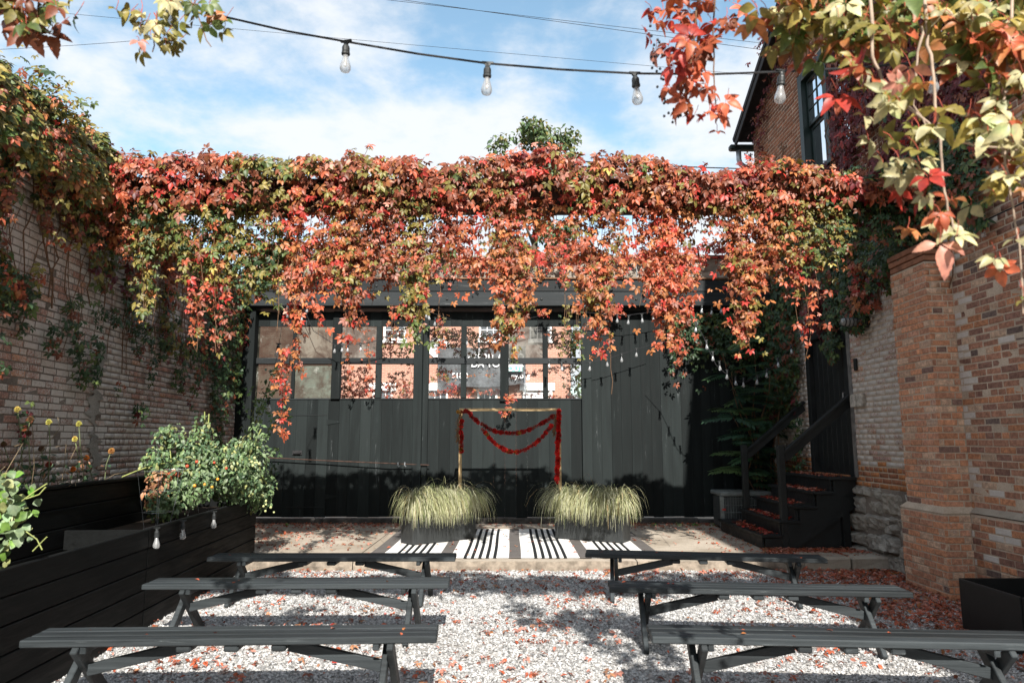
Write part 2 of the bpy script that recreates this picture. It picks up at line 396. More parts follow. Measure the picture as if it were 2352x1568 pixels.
# ------------------------------------------------------------------ brick laying
def jit_box(seed):
    r = random.Random(seed); V, F = cbox(Vector((0.5, 0.5, 0.5)), 0.0)
    V2, F2 = [], []
    c = 0.07
    # front-chamfered brick: back square + bevelled front, corners knocked about
    pts = [(-.5, -.5), (.5, -.5), (.5, .5), (-.5, .5)]
    for x, z in pts: V2.append((x, 0.5, z))
    for x, z in pts: V2.append((x*(1 + r.uniform(-.02, .01)), -0.28, z*(1 + r.uniform(-.04, .01))))
    for x, z in pts: V2.append((x*(0.955 + r.uniform(-.03, .02)), -0.5 + r.uniform(0, .12), z*(0.86 + r.uniform(-.06, .05))))
    F2 = [(8, 9, 10, 11)] + [(i, (i + 1) % 4, 4 + (i + 1) % 4, 4 + i) for i in range(4)] + [(4 + i, 4 + (i + 1) % 4, 8 + (i + 1) % 4, 8 + i) for i in range(4)]
    return mesh_py('brick', V2, F2, BRICK_O)
BRICK_MESH = [jit_box(i) for i in range(7)]
CH = 0.0677
def lay(parent, O, du, dn, L, z0, z1, colf, cuts=lambda z: [], nind=300, vis=lambda u, z, p: True, bond=6, key=None):
    """courses of single bricks on a mortar face; O world origin, du along the wall, dn outward. The nind that show largest are objects."""
    O = Vector(O); du = Vector(du).normalized(); dn = Vector(dn).normalized(); P0 = Vector(parent.matrix_world.translation) if False else parent['_w']
    P0 = Vector(P0); L0 = []
    nc = int((z1 - z0)/CH)
    for c in range(nc):
        z = z0 + (c + 0.5)*CH; hdr = (c % bond == bond - 1)
        bl = 0.098 if hdr else 0.203; st = -random.random()*0.02 - (bl*0.5 if c % 2 else 0)
        u = st
        cu = cuts(z)
        while u < L:
            w = bl*(1 + random.uniform(-.03, .03)); a, b_ = max(u, 0), min(u + w, L); u += w + 0.011
            seg = [(a, b_)]
            for k0, k1 in cu:
                ns = []
                for s0, s1 in seg:
                    if k1 <= s0 or k0 >= s1: ns.append((s0, s1)); continue
                    if k0 > s0: ns.append((s0, k0))
                    if k1 < s1: ns.append((k1, s1))
                seg = ns
            for s0, s1 in seg:
                if s1 - s0 > 0.025: L0.append(((s0 + s1)/2, z + random.uniform(-.0015, .0015), s1 - s0))
    items = []
    for (uu, z, w) in L0:
        p = O + du*uu; p.z = z; pr = random.uniform(-.003, .004)
        items.append((p, w, pr, colf(uu, z, p), uu, z))
    def size(it):
        a, b_, zc = proj(it[0])
        if zc < 1 or not (-20 < a < 2372 and -20 < b_ < 1588) or not vis(it[4], it[5], it[0]): return 1e9
        return zc
    order = sorted(range(len(items)), key=lambda i: size(items[i])); ind = set(i for i in order[:nind] if size(items[i]) < 1e8)
    Lz = Vector((0, 0, 1)); V = []; F = []; C = []
    for i, (p, w, pr, col, uu, z) in enumerate(items):
        h = 0.057 + random.uniform(-.002, .002); d = 0.024
        if i in ind:
            o = ob('brick', BRICK_MESH[i % 7], parent)
            c = p + dn*(pr + 0.004 - d/2) - P0; tw = random.uniform(-.012, .012)
            o.matrix_basis = Matrix(((du.x*w, -dn.x*d, 0, c.x), (du.y*w, -dn.y*d, 0, c.y), (w*tw, 0, h, c.z), (0, 0, 0, 1)))
            o.color = col
        else:
            n = len(V); e = p + dn*(pr + 0.004) - P0; g = p - dn*0.012 - P0; hw = w/2; t1 = random.uniform(-.003, .003)
            for sx, sz in ((-1, -1), (1, -1), (1, 1), (-1, 1)): V.append(g + du*hw*sx + Lz*h/2*sz)
            for sx, sz in ((-1, -1), (1, -1), (1, 1), (-1, 1)): V.append(e + du*(hw - 0.004)*sx + Lz*((h/2 - 0.004)*sz + t1*sx) + dn*random.uniform(-.0015, .0015))
            F += [(n + 4, n + 5, n + 6, n + 7)] + [(n + k, n + (k + 1) % 4, n + 4 + (k + 1) % 4, n + 4 + k) for k in range(4)]
            C += [col]*8
    if V:
        me = mesh_np('bricks', np.array([tuple(v) for v in V]), np.array(F), np.array(C), 4, BRICK_A)
        stuff(ob('bricks', me, parent))
def slabs_around(mb, O, du, dn, L, z0, z1, t, opens):
    """wall core with rectangular openings (u0,u1,z0,z1)"""
    O = Vector(O); du = Vector(du).normalized(); dn = Vector(dn).normalized()
    us = sorted({0, L, *[o[0] for o in opens], *[o[1] for o in opens]}); zs = sorted({z0, z1, *[o[2] for o in opens], *[o[3] for o in opens]})
    for i in range(len(us) - 1):
        j = 0
        while j < len(zs) - 1:
            cz = (zs[j] + zs[j + 1])/2; cu = (us[i] + us[i + 1])/2
            if any(o[0] < cu < o[1] and o[2] < cz < o[3] for o in opens): j += 1; continue
            k = j
            while k + 1 < len(zs) - 1 and not any(o[0] < cu < o[1] and o[2] < (zs[k + 1] + zs[k + 2])/2 < o[3] for o in opens): k += 1
            a = O + du*us[i]; b_ = O + du*us[i + 1]
            poly = [Vector((a.x, a.y, zs[j])), Vector((b_.x, b_.y, zs[j])), Vector((b_.x, b_.y, zs[k + 1])), Vector((a.x, a.y, zs[k + 1]))]
            mb.prism(poly, -dn, t); j = k + 1
def sf(x, y, s=0):   # smooth random field in -1..1
    return (math.sin(1.7*x + 0.9*y + s) + math.sin(2.9*x - 2.1*y + 1.3*s + 1) + math.sin(0.8*x + 3.7*y + 2.1*s + 2) + math.sin(5.1*x + 1.3*y + s*0.7) + math.sin(-1.1*x + 6.3*y + s))/5

# ------------------------------------------------------------------ left boundary wall
LD = Vector((-0.066, 1, 0)).normalized(); LN = Vector((LD.y, -LD.x, 0)); LO = Vector((-4.83, 12.45, 0)) - LD*16.0; LTOP = 4.32
lw = root('brick_wall', LO, 'tall worn brick boundary wall with flaking whitewash along the left side', 'brick wall'); lw['_w'] = tuple(LO)
mb = MB(); slabs_around(mb, LO, LD, LN, 16.0, -0.02, LTOP, 0.35, []); mb.build('wall_core', MORTAR_L, lw, off=LO)
def lcol(u, z, p):
    r = random.random()
    c = (0.42, 0.24, 0.185) if r < 0.5 else (0.36, 0.20, 0.155) if r < 0.8 else (0.30, 0.20, 0.165) if r < 0.93 else (0.48, 0.26, 0.165)
    k = random.uniform(0.8, 1.15); pt = 0.555 + 0.09*sf(u*0.8, z*0.9, 3) + random.uniform(-.10, .10)
    pt -= 0.10*max(0, 1.6 - z)
    return (c[0]*k, c[1]*k, c[2]*k, max(0, min(0.8, pt)))
lay(lw, LO, LD, LN, 16.0, 0.75, LTOP - 0.02, lcol, lambda z: [(0, 6.3)], 300, lambda u, z, p: 1.5 < z < 3.5)
# cement patch where the wall has been patched, a ragged strip running down
def patch():
    p0 = Vector((0, 0, 0)); V = []; F = []; n = 64
    uc = 16.0 - (12.45 - 7.55)/LD.y
    for i in range(n):
        z = 1.0 + 1.6*i/(n - 1); wl = 0.03 + 0.035*math.sin(i*.4) + random.choice((0, 0, .05, .11)) + random.uniform(0, .03); wr = 0.03 + 0.03*math.sin(i*0.33 + 2) + random.choice((0, 0, .05, .12)) + random.uniform(0, .03)
        s = 0.02*i
        for k, w in ((0, -wl), (1, -wl*0.4), (2, wr*0.4), (3, wr)):
            q = LD*(uc + w + 0.05*math.sin(i*0.12)) + LN*((0.0135 if k in (1, 2) else 0.0105) + random.uniform(0, .002)); q.z = z; V.append(q)
    for i in range(n - 1):
        for k in range(3): F.append((i*4 + k, i*4 + k + 1, (i + 1)*4 + k + 1, (i + 1)*4 + k))
    ob('cement_patch', mesh_py('cement_patch', V, F, m_mortar('cement_render', (0.17, 0.155, 0.135), (0.34, 0.315, 0.28))), lw)
patch()
mb = MB(); mb.bar(LO + LD*0.0 + LN*-0.16 + Vector((0, 0, LTOP + 0.04)), LO + LD*16 + LN*-0.16 + Vector((0, 0, LTOP + 0.04)), 0.42, 0.08); mb.build('coping', CONC, lw, off=LO)

# ------------------------------------------------------------------ right-hand building
RX = 4.58; RY0 = 5.0; REND = 12.55
BO = Vector((RX, REND, 0))
rb = root('brick_building', BO, 'two-storey red brick building with creeper and green sash windows along the right side', 'building'); rb['_w'] = tuple(BO)
DOOR = (9.45, 10.78, 1.06, 3.16)         # y0, y1, z0, z1
W1 = (8.75, 10.46, 5.55, 7.28); W2 = (5.95, 7.55, 5.55, 7.28)
EAVE = 7.3; SL = 0.5; RIDGE_Y = 7.6
def rake(y): return EAVE + (min(REND - y, y - (2*RIDGE_Y - REND)))*SL
mb = MB(); slabs_around(mb, Vector((RX, -13, 0)), (0, 1, 0), (-1, 0, 0), REND + 13, -0.02, EAVE, 0.32, [(DOOR[0] + 13, DOOR[1] + 13, DOOR[2], DOOR[3])] + [(w[0] + 13, w[1] + 13, w[2], EAVE) for w in (W1, W2)])
# gable above the eave level, with the window heads cut in
yl = 2*RIDGE_Y - REND
ys = sorted([yl, W2[0], W2[1], RIDGE_Y, W1[0], W1[1], REND])
for a, b_ in zip(ys[:-1], ys[1:]):
    c = (a + b_)/2; base = EAVE
    if W1[0] < c < W1[1]: base = W1[3]
    if W2[0] < c < W2[1]: base = W2[3]
    mb.prism([(RX, a, base), (RX, b_, base), (RX, b_, max(base, rake(b_))), (RX, a, max(base, rake(a)))], (1, 0, 0), 0.32)
mb.prism([(RX, -13, EAVE), (RX, yl, EAVE), (RX, yl, 9.0), (RX, -13, 9.0)], (1, 0, 0), 0.32)
mb.prism([(RX + 0.32, REND - 0.32, 0), (RX + 9, REND - 0.32, 0), (RX + 9, REND - 0.32, EAVE), (RX + 0.32, REND - 0.32, EAVE)], (0, 1, 0), 0.32)
mb.build('wall_core', MORTAR_R, rb, off=BO)
def ropen(z):
    c = []
    if DOOR[2] < z < DOOR[3]: c.append((DOOR[0] - RY0, DOOR[1] - RY0))
    for w in (W1, W2):
        top = w[3] + 0.0
        if w[2] < z < top: c.append((w[0] - RY0, w[1] - RY0))
    if 3.42 > z and z < 3.42: c.append((7.09 - RY0, 7.77 - RY0))
    if z < 0.95: c.append((7.77 - RY0, 9.5 - RY0))
    if z > EAVE:
        d = (z - EAVE)/SL; c.append((REND - d - RY0, 99)); c.append((-9, yl + d - RY0))
    return c
def rcol(u, z, p):
    y = u + RY0; r = random.random(); k = random.uniform(0.82, 1.15)
    if y < 7.1 and z < 4.6:      # the mixed, repaired bricks nearest the camera
        c = (0.49, 0.235, 0.13) if r < .25 else (0.38, 0.20, 0.135) if r < .62 else (0.26, 0.145, 0.11) if r < .84 else (0.16, 0.12, 0.105) if r < .9 else (0.50, 0.36, 0.26)
        pt = 0.95 if random.random() < 0.07 else 0.28
        if y > 6.98 and random.random() < .5: pt = 0.62
        return (c[0]*k, c[1]*k, c[2]*k, pt)
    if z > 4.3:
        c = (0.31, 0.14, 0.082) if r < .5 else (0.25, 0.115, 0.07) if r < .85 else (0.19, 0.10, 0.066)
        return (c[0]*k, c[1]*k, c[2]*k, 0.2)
    c = (0.42, 0.225, 0.17) if r < .5 else (0.36, 0.19, 0.15) if r < .85 else (0.47, 0.24, 0.145)
    pt = 0.575 + 0.08*sf(y, z, 5) + random.uniform(-.09, .09)
    if z < 1.25 + 0.15*sf(y*2, 0, 1): pt -= 0.30; c = (0.46, 0.20, 0.085) if r < .6 else (0.34, 0.15, 0.085)
    if z > 3.4: pt -= 0.12
    return (c[0]*k, c[1]*k, c[2]*k, max(0.0, min(0.85, pt)))
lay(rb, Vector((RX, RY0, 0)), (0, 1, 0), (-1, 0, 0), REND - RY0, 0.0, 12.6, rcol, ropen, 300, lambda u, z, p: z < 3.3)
# brick pilaster with plinth and corbelled head
PO = Vector((RX - 0.28, 7.09, 0))
pil = ob('pilaster', None, rb); pil.location = PO - BO; pil['_w'] = tuple(PO)
mb = MB(); mb.box((RX - 0.268, 7.102, -0.02), (RX + 0.02, 7.758, 3.40), 0.0); mb.box((RX - 0.322, 7.048, -0.02), (RX + 0.02, 7.812, 0.83), 0.0)
mb.prism([(RX - 0.322, 7.048, 0.83), (RX + 0.0, 7.048, 0.83), (RX + 0.0, 7.10, 0.885), (RX - 0.27, 7.10, 0.885)], (0, 0, 1), 0.001)
V = [(RX - .33, 7.04, .832), (RX - .33, 7.82, .832), (RX - .268, 7.76, .895), (RX - .268, 7.10, .895), (RX, 7.04, .832), (RX, 7.10, .895), (RX, 7.82, .832), (RX, 7.76, .895)]
mb.add(V, [(0, 1, 2, 3), (0, 3, 5, 4), (1, 6, 7, 2)])
mb.build('pilaster_core', MORTAR_R, pil, off=PO)
def pcol(u, z, p):
    r = random.random(); k = random.uniform(0.85, 1.15)
    c = (0.56, 0.27, 0.155) if r < .42 else (0.49, 0.25, 0.16) if r < .78 else (0.56, 0.38, 0.27) if r < .95 else (0.22, 0.135, 0.11)
    return (c[0]*k, c[1]*k, c[2]*k, 0.30 + random.uniform(-.05, .12))
lay(pil, Vector((RX - 0.27, 7.10, 0)), (0, 1, 0), (-1, 0, 0), 0.66, 0.88, 3.40, pcol, nind=150)
lay(pil, Vector((RX - 0.27, 7.10, 0)), (1, 0, 0), (0, -1, 0), 0.27, 0.88, 3.40, pcol, nind=80, bond=2)
lay(pil, Vector((RX - 0.324, 7.046, 0)), (0, 1, 0), (-1, 0, 0), 0.768, 0.0, 0.82, pcol, nind=60)
lay(pil, Vector((RX - 0.324, 7.046, 0)), (1, 0, 0), (0, -1, 0), 0.324, 0.0, 0.82, pcol, nind=40, bond=2)
for i in range(3):      # corbel courses
    e = 0.27 + 0.008*i; mb = MB(); mb.box((RX - e, 7.10 - 0.008*i, 3.412 + CH*i), (RX - 0.001, 7.76 + 0.008*i, 3.412 + CH*i + 0.058), 0.006); mb.build('corbel_course', plain('corbel_brick', (0.27, 0.12, 0.07), 0.85, 0.2), pil, off=PO)
# brick plinth of the near wall
mb = MB(); mb.box((RX - 0.055, -2, -0.02), (RX + 0.01, 7.045, 0.83), 0.0); mb.build('plinth_core', MORTAR_R, rb, off=BO)
lay(rb, Vector((RX - 0.057, RY0, 0)), (0, 1, 0), (-1, 0, 0), 2.04, 0.0, 0.84, lambda u, z, p: rcol(u, z + 0.0, p), nind=120)
mb = MB(); mb.prism([(RX - 0.066, RY0, .842), (RX - 0.0, RY0, .842), (RX - 0.0, RY0, .90)], (0, 1, 0), 2.04); mb.build('water_table', CONC, rb, off=BO)
# rubble foundation beside the steps: single stones
def stones():
    # rubble blocks, laid by hand: (y0, y1, z0, z1)
    B = [(7.80, 8.22, 0.0, .17), (8.23, 8.78, 0.0, .20), (8.79, 9.20, 0, .16), (9.21, 9.55, 0, .19), (7.80, 8.02, .175, .40), (8.03, 8.40, .18, .33), (8.41, 8.80, .205, .42), (8.81, 9.18, .165, .38), (9.19, 9.55, .195, .36), (7.80, 8.00, .405, .64), (8.01, 8.40, .335, .52), (8.41, 8.62, .425, .56), (8.63, 9.15, .425, .63), (9.16, 9.55, .365, .60), (7.80, 8.30, .645, .80), (8.01, 8.40, .525, .64), (8.31, 8.75, .645, .92), (8.41, 8.62, .565, .64), (8.76, 9.16, .635, .80), (9.17, 9.55, .605, .83), (7.80, 8.02, .805, .955), (8.03, 8.30, .805, .955), (8.76, 9.02, .805, .955), (9.03, 9.55, .835, .955)]
    for y, y1, z0, z1 in B:
        w, h = y1 - y, z1 - z0; d = random.uniform(0.05, 0.13)
        nx, nz = max(4, int(w/.045)), max(4, int(h/.035)); V = []; F = []; s = random.random()*50; tl, tz = random.uniform(-.05, .05), random.uniform(-.04, .04)
        for k in range(nz + 1):
            for i in range(nx + 1):
                a, c = i/nx*2 - 1, k/nz*2 - 1
                e = min(1, (1 - abs(a))*w/.07 + .0)*min(1, (1 - abs(c))*h/.06); e = max(0, e)**.5
                x = d*e + e*(tl*a + tz*c + .030*sf(a*4*w*5 + s, c*4*h*5 + s, s) + random.uniform(-.008, .008)) - .01
                V.append((-x, a*(w/2 + .006) + random.uniform(-.006, .006), c*(h/2 + .006) + random.uniform(-.005, .005)))
        for k in range(nz):
            for i in range(nx): q = k*(nx + 1) + i; F.append((q, q + nx + 1, q + nx + 2, q + 1))
        ob('stone', mesh_py('stone', V, F, STONE), rb, loc=Vector((RX, (y + y1)/2, (z0 + z1)/2)) - BO)
    mb = MB(); mb.box((RX - 0.02, 7.78, -0.02), (RX + 0.02, 9.55, 0.95), 0); mb.build('foundation_mortar', MORTAR_L, rb, off=BO)
stones()
# two paint-flaked blocks beside the door
for k in range(2):
    mb = MB(); mb.box((RX - 0.055, 9.02 + 0.17*k, 1.98), (RX + 0.0, 9.18 + 0.17*k, 2.15), 0.008); mb.build('stone', plain('whitewashed_block', (0.40, 0.36, 0.31), 0.9, 0.2, 0, 18, 0.5, 0.5), rb, off=BO)
# ------------------------------------------------------------------ black door with frame
dr = ob('door', None, rb); dr.location = Vector((RX, (DOOR[0] + DOOR[1])/2, DOOR[2])) - BO; D0 = Vector((RX, (DOOR[0] + DOOR[1])/2, DOOR[2]))
mb = MB()
for a, b_ in ((DOOR[0], DOOR[0] + 0.11), (DOOR[1] - 0.11, DOOR[1])): mb.box((RX - 0.015, a, DOOR[2]), (RX + 0.16, b_, DOOR[3] - 0.112))
mb.box((RX - 0.017, DOOR[0], DOOR[3] - 0.11), (RX + 0.16, DOOR[1], DOOR[3])); mb.build('door_frame', RAIL_B, dr, off=D0)
n = 7; w = (DOOR[1] - DOOR[0] - 0.226)/n
for i in range(n):
    mb = MB(); mb.box((RX + 0.06, DOOR[0] + 0.113 + w*i + 0.002, DOOR[2] + 0.01), (RX + 0.10, DOOR[0] + 0.113 + w*(i + 1) - 0.002, DOOR[3] - 0.114), 0.006); mb.build('door_board', BLK_FLAT, dr, off=D0)
mb = MB(); mb.tube([(RX + 0.06, DOOR[0] + 0.2, 2.05), (RX - 0.0, DOOR[0] + 0.2, 2.05), (RX - 0.0, DOOR[0] + 0.2, 2.2), (RX + 0.06, DOOR[0] + 0.2, 2.2)], 0.011, 6); mb.build('door_handle', plain('dull_steel', (0.25, 0.25, 0.25), 0.4, 0.5, 0.8), dr, off=D0)
mb = MB(); mb.box((RX - 0.012, DOOR[0] - 0.10, DOOR[2]), (RX + 0.02, DOOR[0] - 0.004, DOOR[3] + 0.02)); mb.build('jamb_casing', plain('chalky_casing', (0.16, 0.15, 0.14), 0.8, 0.2), dr, off=D0)
mb = MB(); mb.box((RX - 0.035, 9.17, 2.46), (RX - 0.003, 9.23, 2.62), 0.008); mb.build('door_bell', BLK_FLAT, rb, off=BO)
# wall lamp: bulkhead cylinder on a black back plate
lp = ob('wall_lamp', None, rb); LP0 = Vector((RX, 8.84, 3.05)); lp.location = LP0 - BO
mb = MB(); mb.lathe([(0.02, 0), (0.075, 0), (0.075, -0.06), (0.06, -0.07)], LP0, 14, 'x'); mb.build('back_plate', BLK_FLAT, lp, off=LP0)
mb = MB(); mb.lathe([(0.055, -0.07), (0.055, -0.30), (0.045, -0.335), (0.01, -0.345)], LP0, 14, 'x'); mb.build('lens', plain('ribbed_lamp_glass', (0.20, 0.20, 0.19), 0.25, 0.6), lp, True, off=LP0)
mb = MB()
for k in range(5): mb.lathe([(0.058, -0.10 - 0.05*k), (0.060, -0.102 - 0.05*k), (0.060, -0.11 - 0.05*k), (0.058, -0.112 - 0.05*k)], LP0, 14, 'x')
mb.build('guard_ring', BLK_FLAT, lp, off=LP0)
# ------------------------------------------------------------------ green sash windows of the upper storey
GREEN = plain('dark_green_paint', (0.008, 0.018, 0.016), 0.45, 0.4, 0, 6, 0.3, 0.1); WHT = plain('white_trim_paint', (0.72, 0.70, 0.66), 0.6, 0.3, 0, 8, 0.12, 0.1)
def m_glass(name, dirt, dcol, gloss=0.10, lo=0.45, hi=0.75):
    b = NB(name); v = b.coord(); n1 = b.noise(v, 3.3, 6, 0.65, 0.5); n2 = b.noise(v, 14, 6, 0.7)
    tr = b.n('ShaderNodeBsdfTransparent'); gl = b.n('ShaderNodeBsdfGlossy'); gl.inputs['Roughness'].default_value = 0.03; gl.inputs['Color'].default_value = (0.95, 0.97, 1, 1)
    lw_ = b.n('ShaderNodeFresnel'); lw_.inputs[0].default_value = 1.5
    f = b.math('ADD', b.math('MULTIPLY', lw_.outputs[0], 1.0), gloss, True)
    m1 = b.n('ShaderNodeMixShader'); b.t.links.new(f, m1.inputs[0]); b.t.links.new(tr.outputs[0], m1.inputs[1]); b.t.links.new(gl.outputs[0], m1.inputs[2])
    if dirt <= 0: return b.done(m1.outputs[0])
    df = b.n('ShaderNodeBsdfDiffuse'); c = b.mix(b.rng(n1, 0.38, 0.62), tuple(0.35*x for x in dcol), tuple(1.25*x for x in dcol)); b.t.links.new(b.mix(b.rng(b.noise(v, 5, 9, 0.75, 0.6), 0.58, 0.68, 0, .55), c, (0.42, 0.44, 0.41)), df.inputs[0])
    m2 = b.n('ShaderNodeMixShader')
    b.t.links.new(b.rng(b.math('ADD', b.math('MULTIPLY', n1, 0.7), b.math('MULTIPLY', n2, 0.3)), lo, hi, dirt*(0.93 if dirt > .5 else .5), dirt), m2.inputs[0])
    b.t.links.new(m1.outputs[0], m2.inputs[1]); b.t.links.new(df.outputs[0], m2.inputs[2]); return b.done(m2.outputs[0])
GL_CLEAR = m_glass('clear_pane', 0.08, (0.2, 0.2, 0.19), 0.02); GL_WARM = m_glass('dusty_beige_pane', 0.97, (0.125, 0.118, 0.098)); GL_GREY = m_glass('dusty_grey_pane', 0.95, (0.15, 0.148, 0.135))
GL_GRN = m_glass('dusty_green_pane', 0.96, (0.075, 0.10, 0.085)); GL_DARK = m_glass('grimy_dark_pane', 0.96, (0.040, 0.038, 0.030), 0.05)
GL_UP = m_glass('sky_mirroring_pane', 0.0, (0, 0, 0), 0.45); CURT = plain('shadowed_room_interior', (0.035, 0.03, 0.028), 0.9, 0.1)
for (y0, y1, z0, z1) in (W1, W2):
    w0 = Vector((RX, (y0 + y1)/2, z0)); wn_ = ob('window', None, rb); wn_.location = w0 - BO
    mb = MB(); t = 0.13
    for a in (y0, y1 - t): mb.box((RX - 0.02, a, z0), (RX + 0.18, a + t, z1 - 0.0))
    mb.box((RX - 0.018, y0 + t, z1 - t), (RX + 0.18, y1 - t, z1)); mb.box((RX - 0.04, y0 - 0.04, z0 - 0.07), (RX + 0.18, y1 + 0.04, z0))
    mb.box((RX + 0.0, (y0 + y1)/2 - 0.07, z0), (RX + 0.17, (y0 + y1)/2 + 0.07, z1 - t)); mb.build('window_frame', GREEN, wn_, off=w0)
    for h in (0, 1):
        a = y0 + t + 0.002 if h == 0 else (y0 + y1)/2 + 0.072; b_ = (y0 + y1)/2 - 0.072 if h == 0 else y1 - t - 0.002
        mid = z0 + (z1 - z0 - t)*0.52
        mb = MB()
        for q0, q1, xo, mt in ((z0, mid, 0.10, 0), (mid, z1 - t, 0.06, 1)):
            for yy in (a, b_ - 0.045): mb.box((RX + xo, yy, q0 + 0.002), (RX + xo + 0.035, yy + 0.045, q1 - 0.002))
            mb.box((RX + xo + .001, a + 0.045, q0 + 0.002), (RX + xo + 0.034, b_ - 0.045, q0 + 0.055)); mb.box((RX + xo + .001, a + 0.045, q1 - 0.05), (RX + xo + 0.034, b_ - 0.045, q1 - 0.002))
            if mt:
                cw = (b_ - a - 0.09)/2; ch_ = (q1 - q0 - 0.11)/3
                mb.box((RX + xo + .005, a + 0.045 + cw - 0.01, q0 + 0.055), (RX + xo + .03, a + 0.045 + cw + 0.01, q1 - 0.05), 0.002)
                for r in (1, 2): mb.box((RX + xo + .007, a + 0.045, q0 + 0.055 + ch_*r - 0.01), (RX + xo + .028, b_ - 0.045, q0 + 0.055 + ch_*r + 0.01), 0.002)
        mb.build('sash', GREEN, wn_, off=w0)
        mb = MB(); mb.box((RX + 0.04, a - 0.0, z0 + 0.01), (RX + 0.055, a + 0.028, mid), 0.002); mb.build('sash_stop', WHT, wn_, off=w0)
        for q0, q1, xo in ((z0, mid, 0.118), (mid, z1 - t, 0.078)):
            ob('pane', mesh_py('pane', [Vector(q) - w0 for q in ((RX + xo, a + 0.04, q0 + 0.05), (RX + xo, b_ - 0.04, q0 + 0.05), (RX + xo, b_ - 0.04, q1 - 0.045), (RX + xo, a + 0.04, q1 - 0.045))], [(0, 1, 2, 3)], GL_UP), wn_)
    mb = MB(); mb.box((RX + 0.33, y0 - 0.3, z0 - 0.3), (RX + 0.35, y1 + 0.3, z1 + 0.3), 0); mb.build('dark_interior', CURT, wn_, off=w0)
    # soldier-course arch over the opening
    for k in range(16):
        f = (k + 0.5)/16*2 - 1; yy = (y0 + y1)/2 + f*(y1 - y0 + 0.1)/2; zb = z1 + 0.015 + 0.06*(1 - f*f)
        mb = MB(); mb.box((RX - 0.022, yy - 0.044, zb), (RX + 0.0, yy + 0.044, zb + 0.2), 0.006); mb.build('brick', plain('arch_brick', (0.22, 0.10, 0.06), 0.85, 0.2), wn_, off=w0)
# brick quoins beside window 1 (toothed return seen at the reveal)
# ------------------------------------------------------------------ roof, gutter, downpipe of the gable
ROOFM = plain('dark_slate', (0.022, 0.021, 0.022), 0.75, 0.25); GALV = plain('galvanised_steel', (0.34, 0.36, 0.38), 0.45, 0.5, 0.6, 12, 0.2, 0.1)
e0 = Vector((RX - 0.32, REND + 0.20, EAVE - 0.20*SL + 0.02)); r0 = Vector((RX - 0.32, RIDGE_Y, EAVE + (REND - RIDGE_Y)*SL + 0.02)); l0 = Vector((RX - 0.32, yl - 0.4, EAVE - 0.4*SL + 0.02))
nf = Vector((0, SL, 1)).normalized(); nb_ = Vector((0, -SL, 1)).normalized(); DX = Vector((9.4, 0, 0))
rf = MB(); rf.prism([e0, r0, r0 + DX, e0 + DX], nf, 0.09); rf.prism([l0, r0, r0 + DX, l0 + DX], nb_, 0.09); roof = rf.build('roof', ROOFM, rb, off=BO)
mb = MB(); mb.bar(e0 + nf*-0.05 + Vector((0.03, 0, 0)), r0 + nf*-0.05 + Vector((0.03, 0, 0)), 0.03, 0.16, nf); mb.build('bargeboard', plain('black_bargeboard', (0.02, 0.018, 0.018), 0.7, 0.3), rb, off=BO)
gy = REND + 0.27; gz = EAVE - 0.20*SL - 0.06
mb = MB(); mb.box((RX - 0.38, gy - 0.07, gz - 0.06), (RX + 8, gy + 0.07, gz + 0.05), 0.03); mb.build('gutter', GREEN, rb, off=BO)
mb = MB(); mb.tube([(RX - 0.20, gy, gz - 0.06), (RX - 0.20, gy, gz - 0.24), (RX - 0.18, gy, gz - 0.32), (RX - 0.11, gy, gz - 0.38), (RX - 0.02, gy - .02, gz - 0.41), (RX + 0.10, gy - 0.10, gz - 0.46), (RX + 0.16, gy - 0.13, gz - 0.56), (RX + 0.16, gy - 0.14, gz - 3.2)], 0.05, 10); mb.build('downpipe', GALV, rb, True, off=BO)
# ------------------------------------------------------------------ black timber screen wall with windows at the back
def fx(u): return at(u, 900, FY).x
def fz(v): return at(1176, v, FY).z
F0 = Vector((0, FY, SLZ))
fe = root('timber_screen_wall', F0, 'black painted timber wall with a row of glazed windows closing the courtyard', 'timber wall')
zW0, zW1, zWm0, zWm1 = fz(914), fz(750), fz(836), fz(822)
zTop = fz(709)
def boards(u0, u1, n, z0, z1, jag=0.0):
    xs = np.linspace(fx(u0), fx(u1), n + 1)
    for i in range(n):
        j = 0 if i in (0,) else random.uniform(-.018, .018); a = xs[i] + (j if 0 < i else 0); b_ = xs[i + 1]
        g = random.choice((0.0006,)*12 + (0.0032,)); y = FY + random.uniform(-.004, .004)
        mb = MB(); mb.box((xs[i] + g/2, y, z0 + random.uniform(0, jag)), (xs[i + 1] - g/2, y + 0.024, z1), 0.0022); mb.build('board', BLK_V, fe, off=F0)
boards(586, 951, 15, SLZ + 0.10, zW0 - 0.02, 0.02); boards(984, 1336, 14, SLZ + 0.09, zW0 - 0.02, 0.02); boards(1358, 1790, 19, SLZ + 0.10, fz(713), 0.02)
boards(586, 951, 14, zW1 + 0.002, fz(716)); boards(984, 1336, 14, zW1 + 0.002, fz(716))
def member(name, u0, u1, z0, z1, y0, y1, m=BLK_V):
    mb = MB(); mb.box((fx(u0), y0, z0), (fx(u1), y1, z1), 0.006); return mb.build(name, m, fe, off=F0)
yp = FY - 0.07
member('post', 951, 971, SLZ, fz(700), yp - 0.05, FY + 0.10); member('post', 971.3, 984.4, SLZ, fz(716), yp, FY + 0.05); member('post', 1335.6, 1358.3, SLZ, fz(716), yp + 0.01, FY + 0.06)
member('post', 761, 781.5, zW0 - 0.02, fz(716), yp + 0.02, FY + 0.06); member('post', 1148.5, 1168.5, zW0 - 0.06, fz(716), yp + 0.02, FY + 0.06)
member('post', 548, 586.4, SLZ - 0.02, fz(700), yp - 0.10, FY + 0.1)
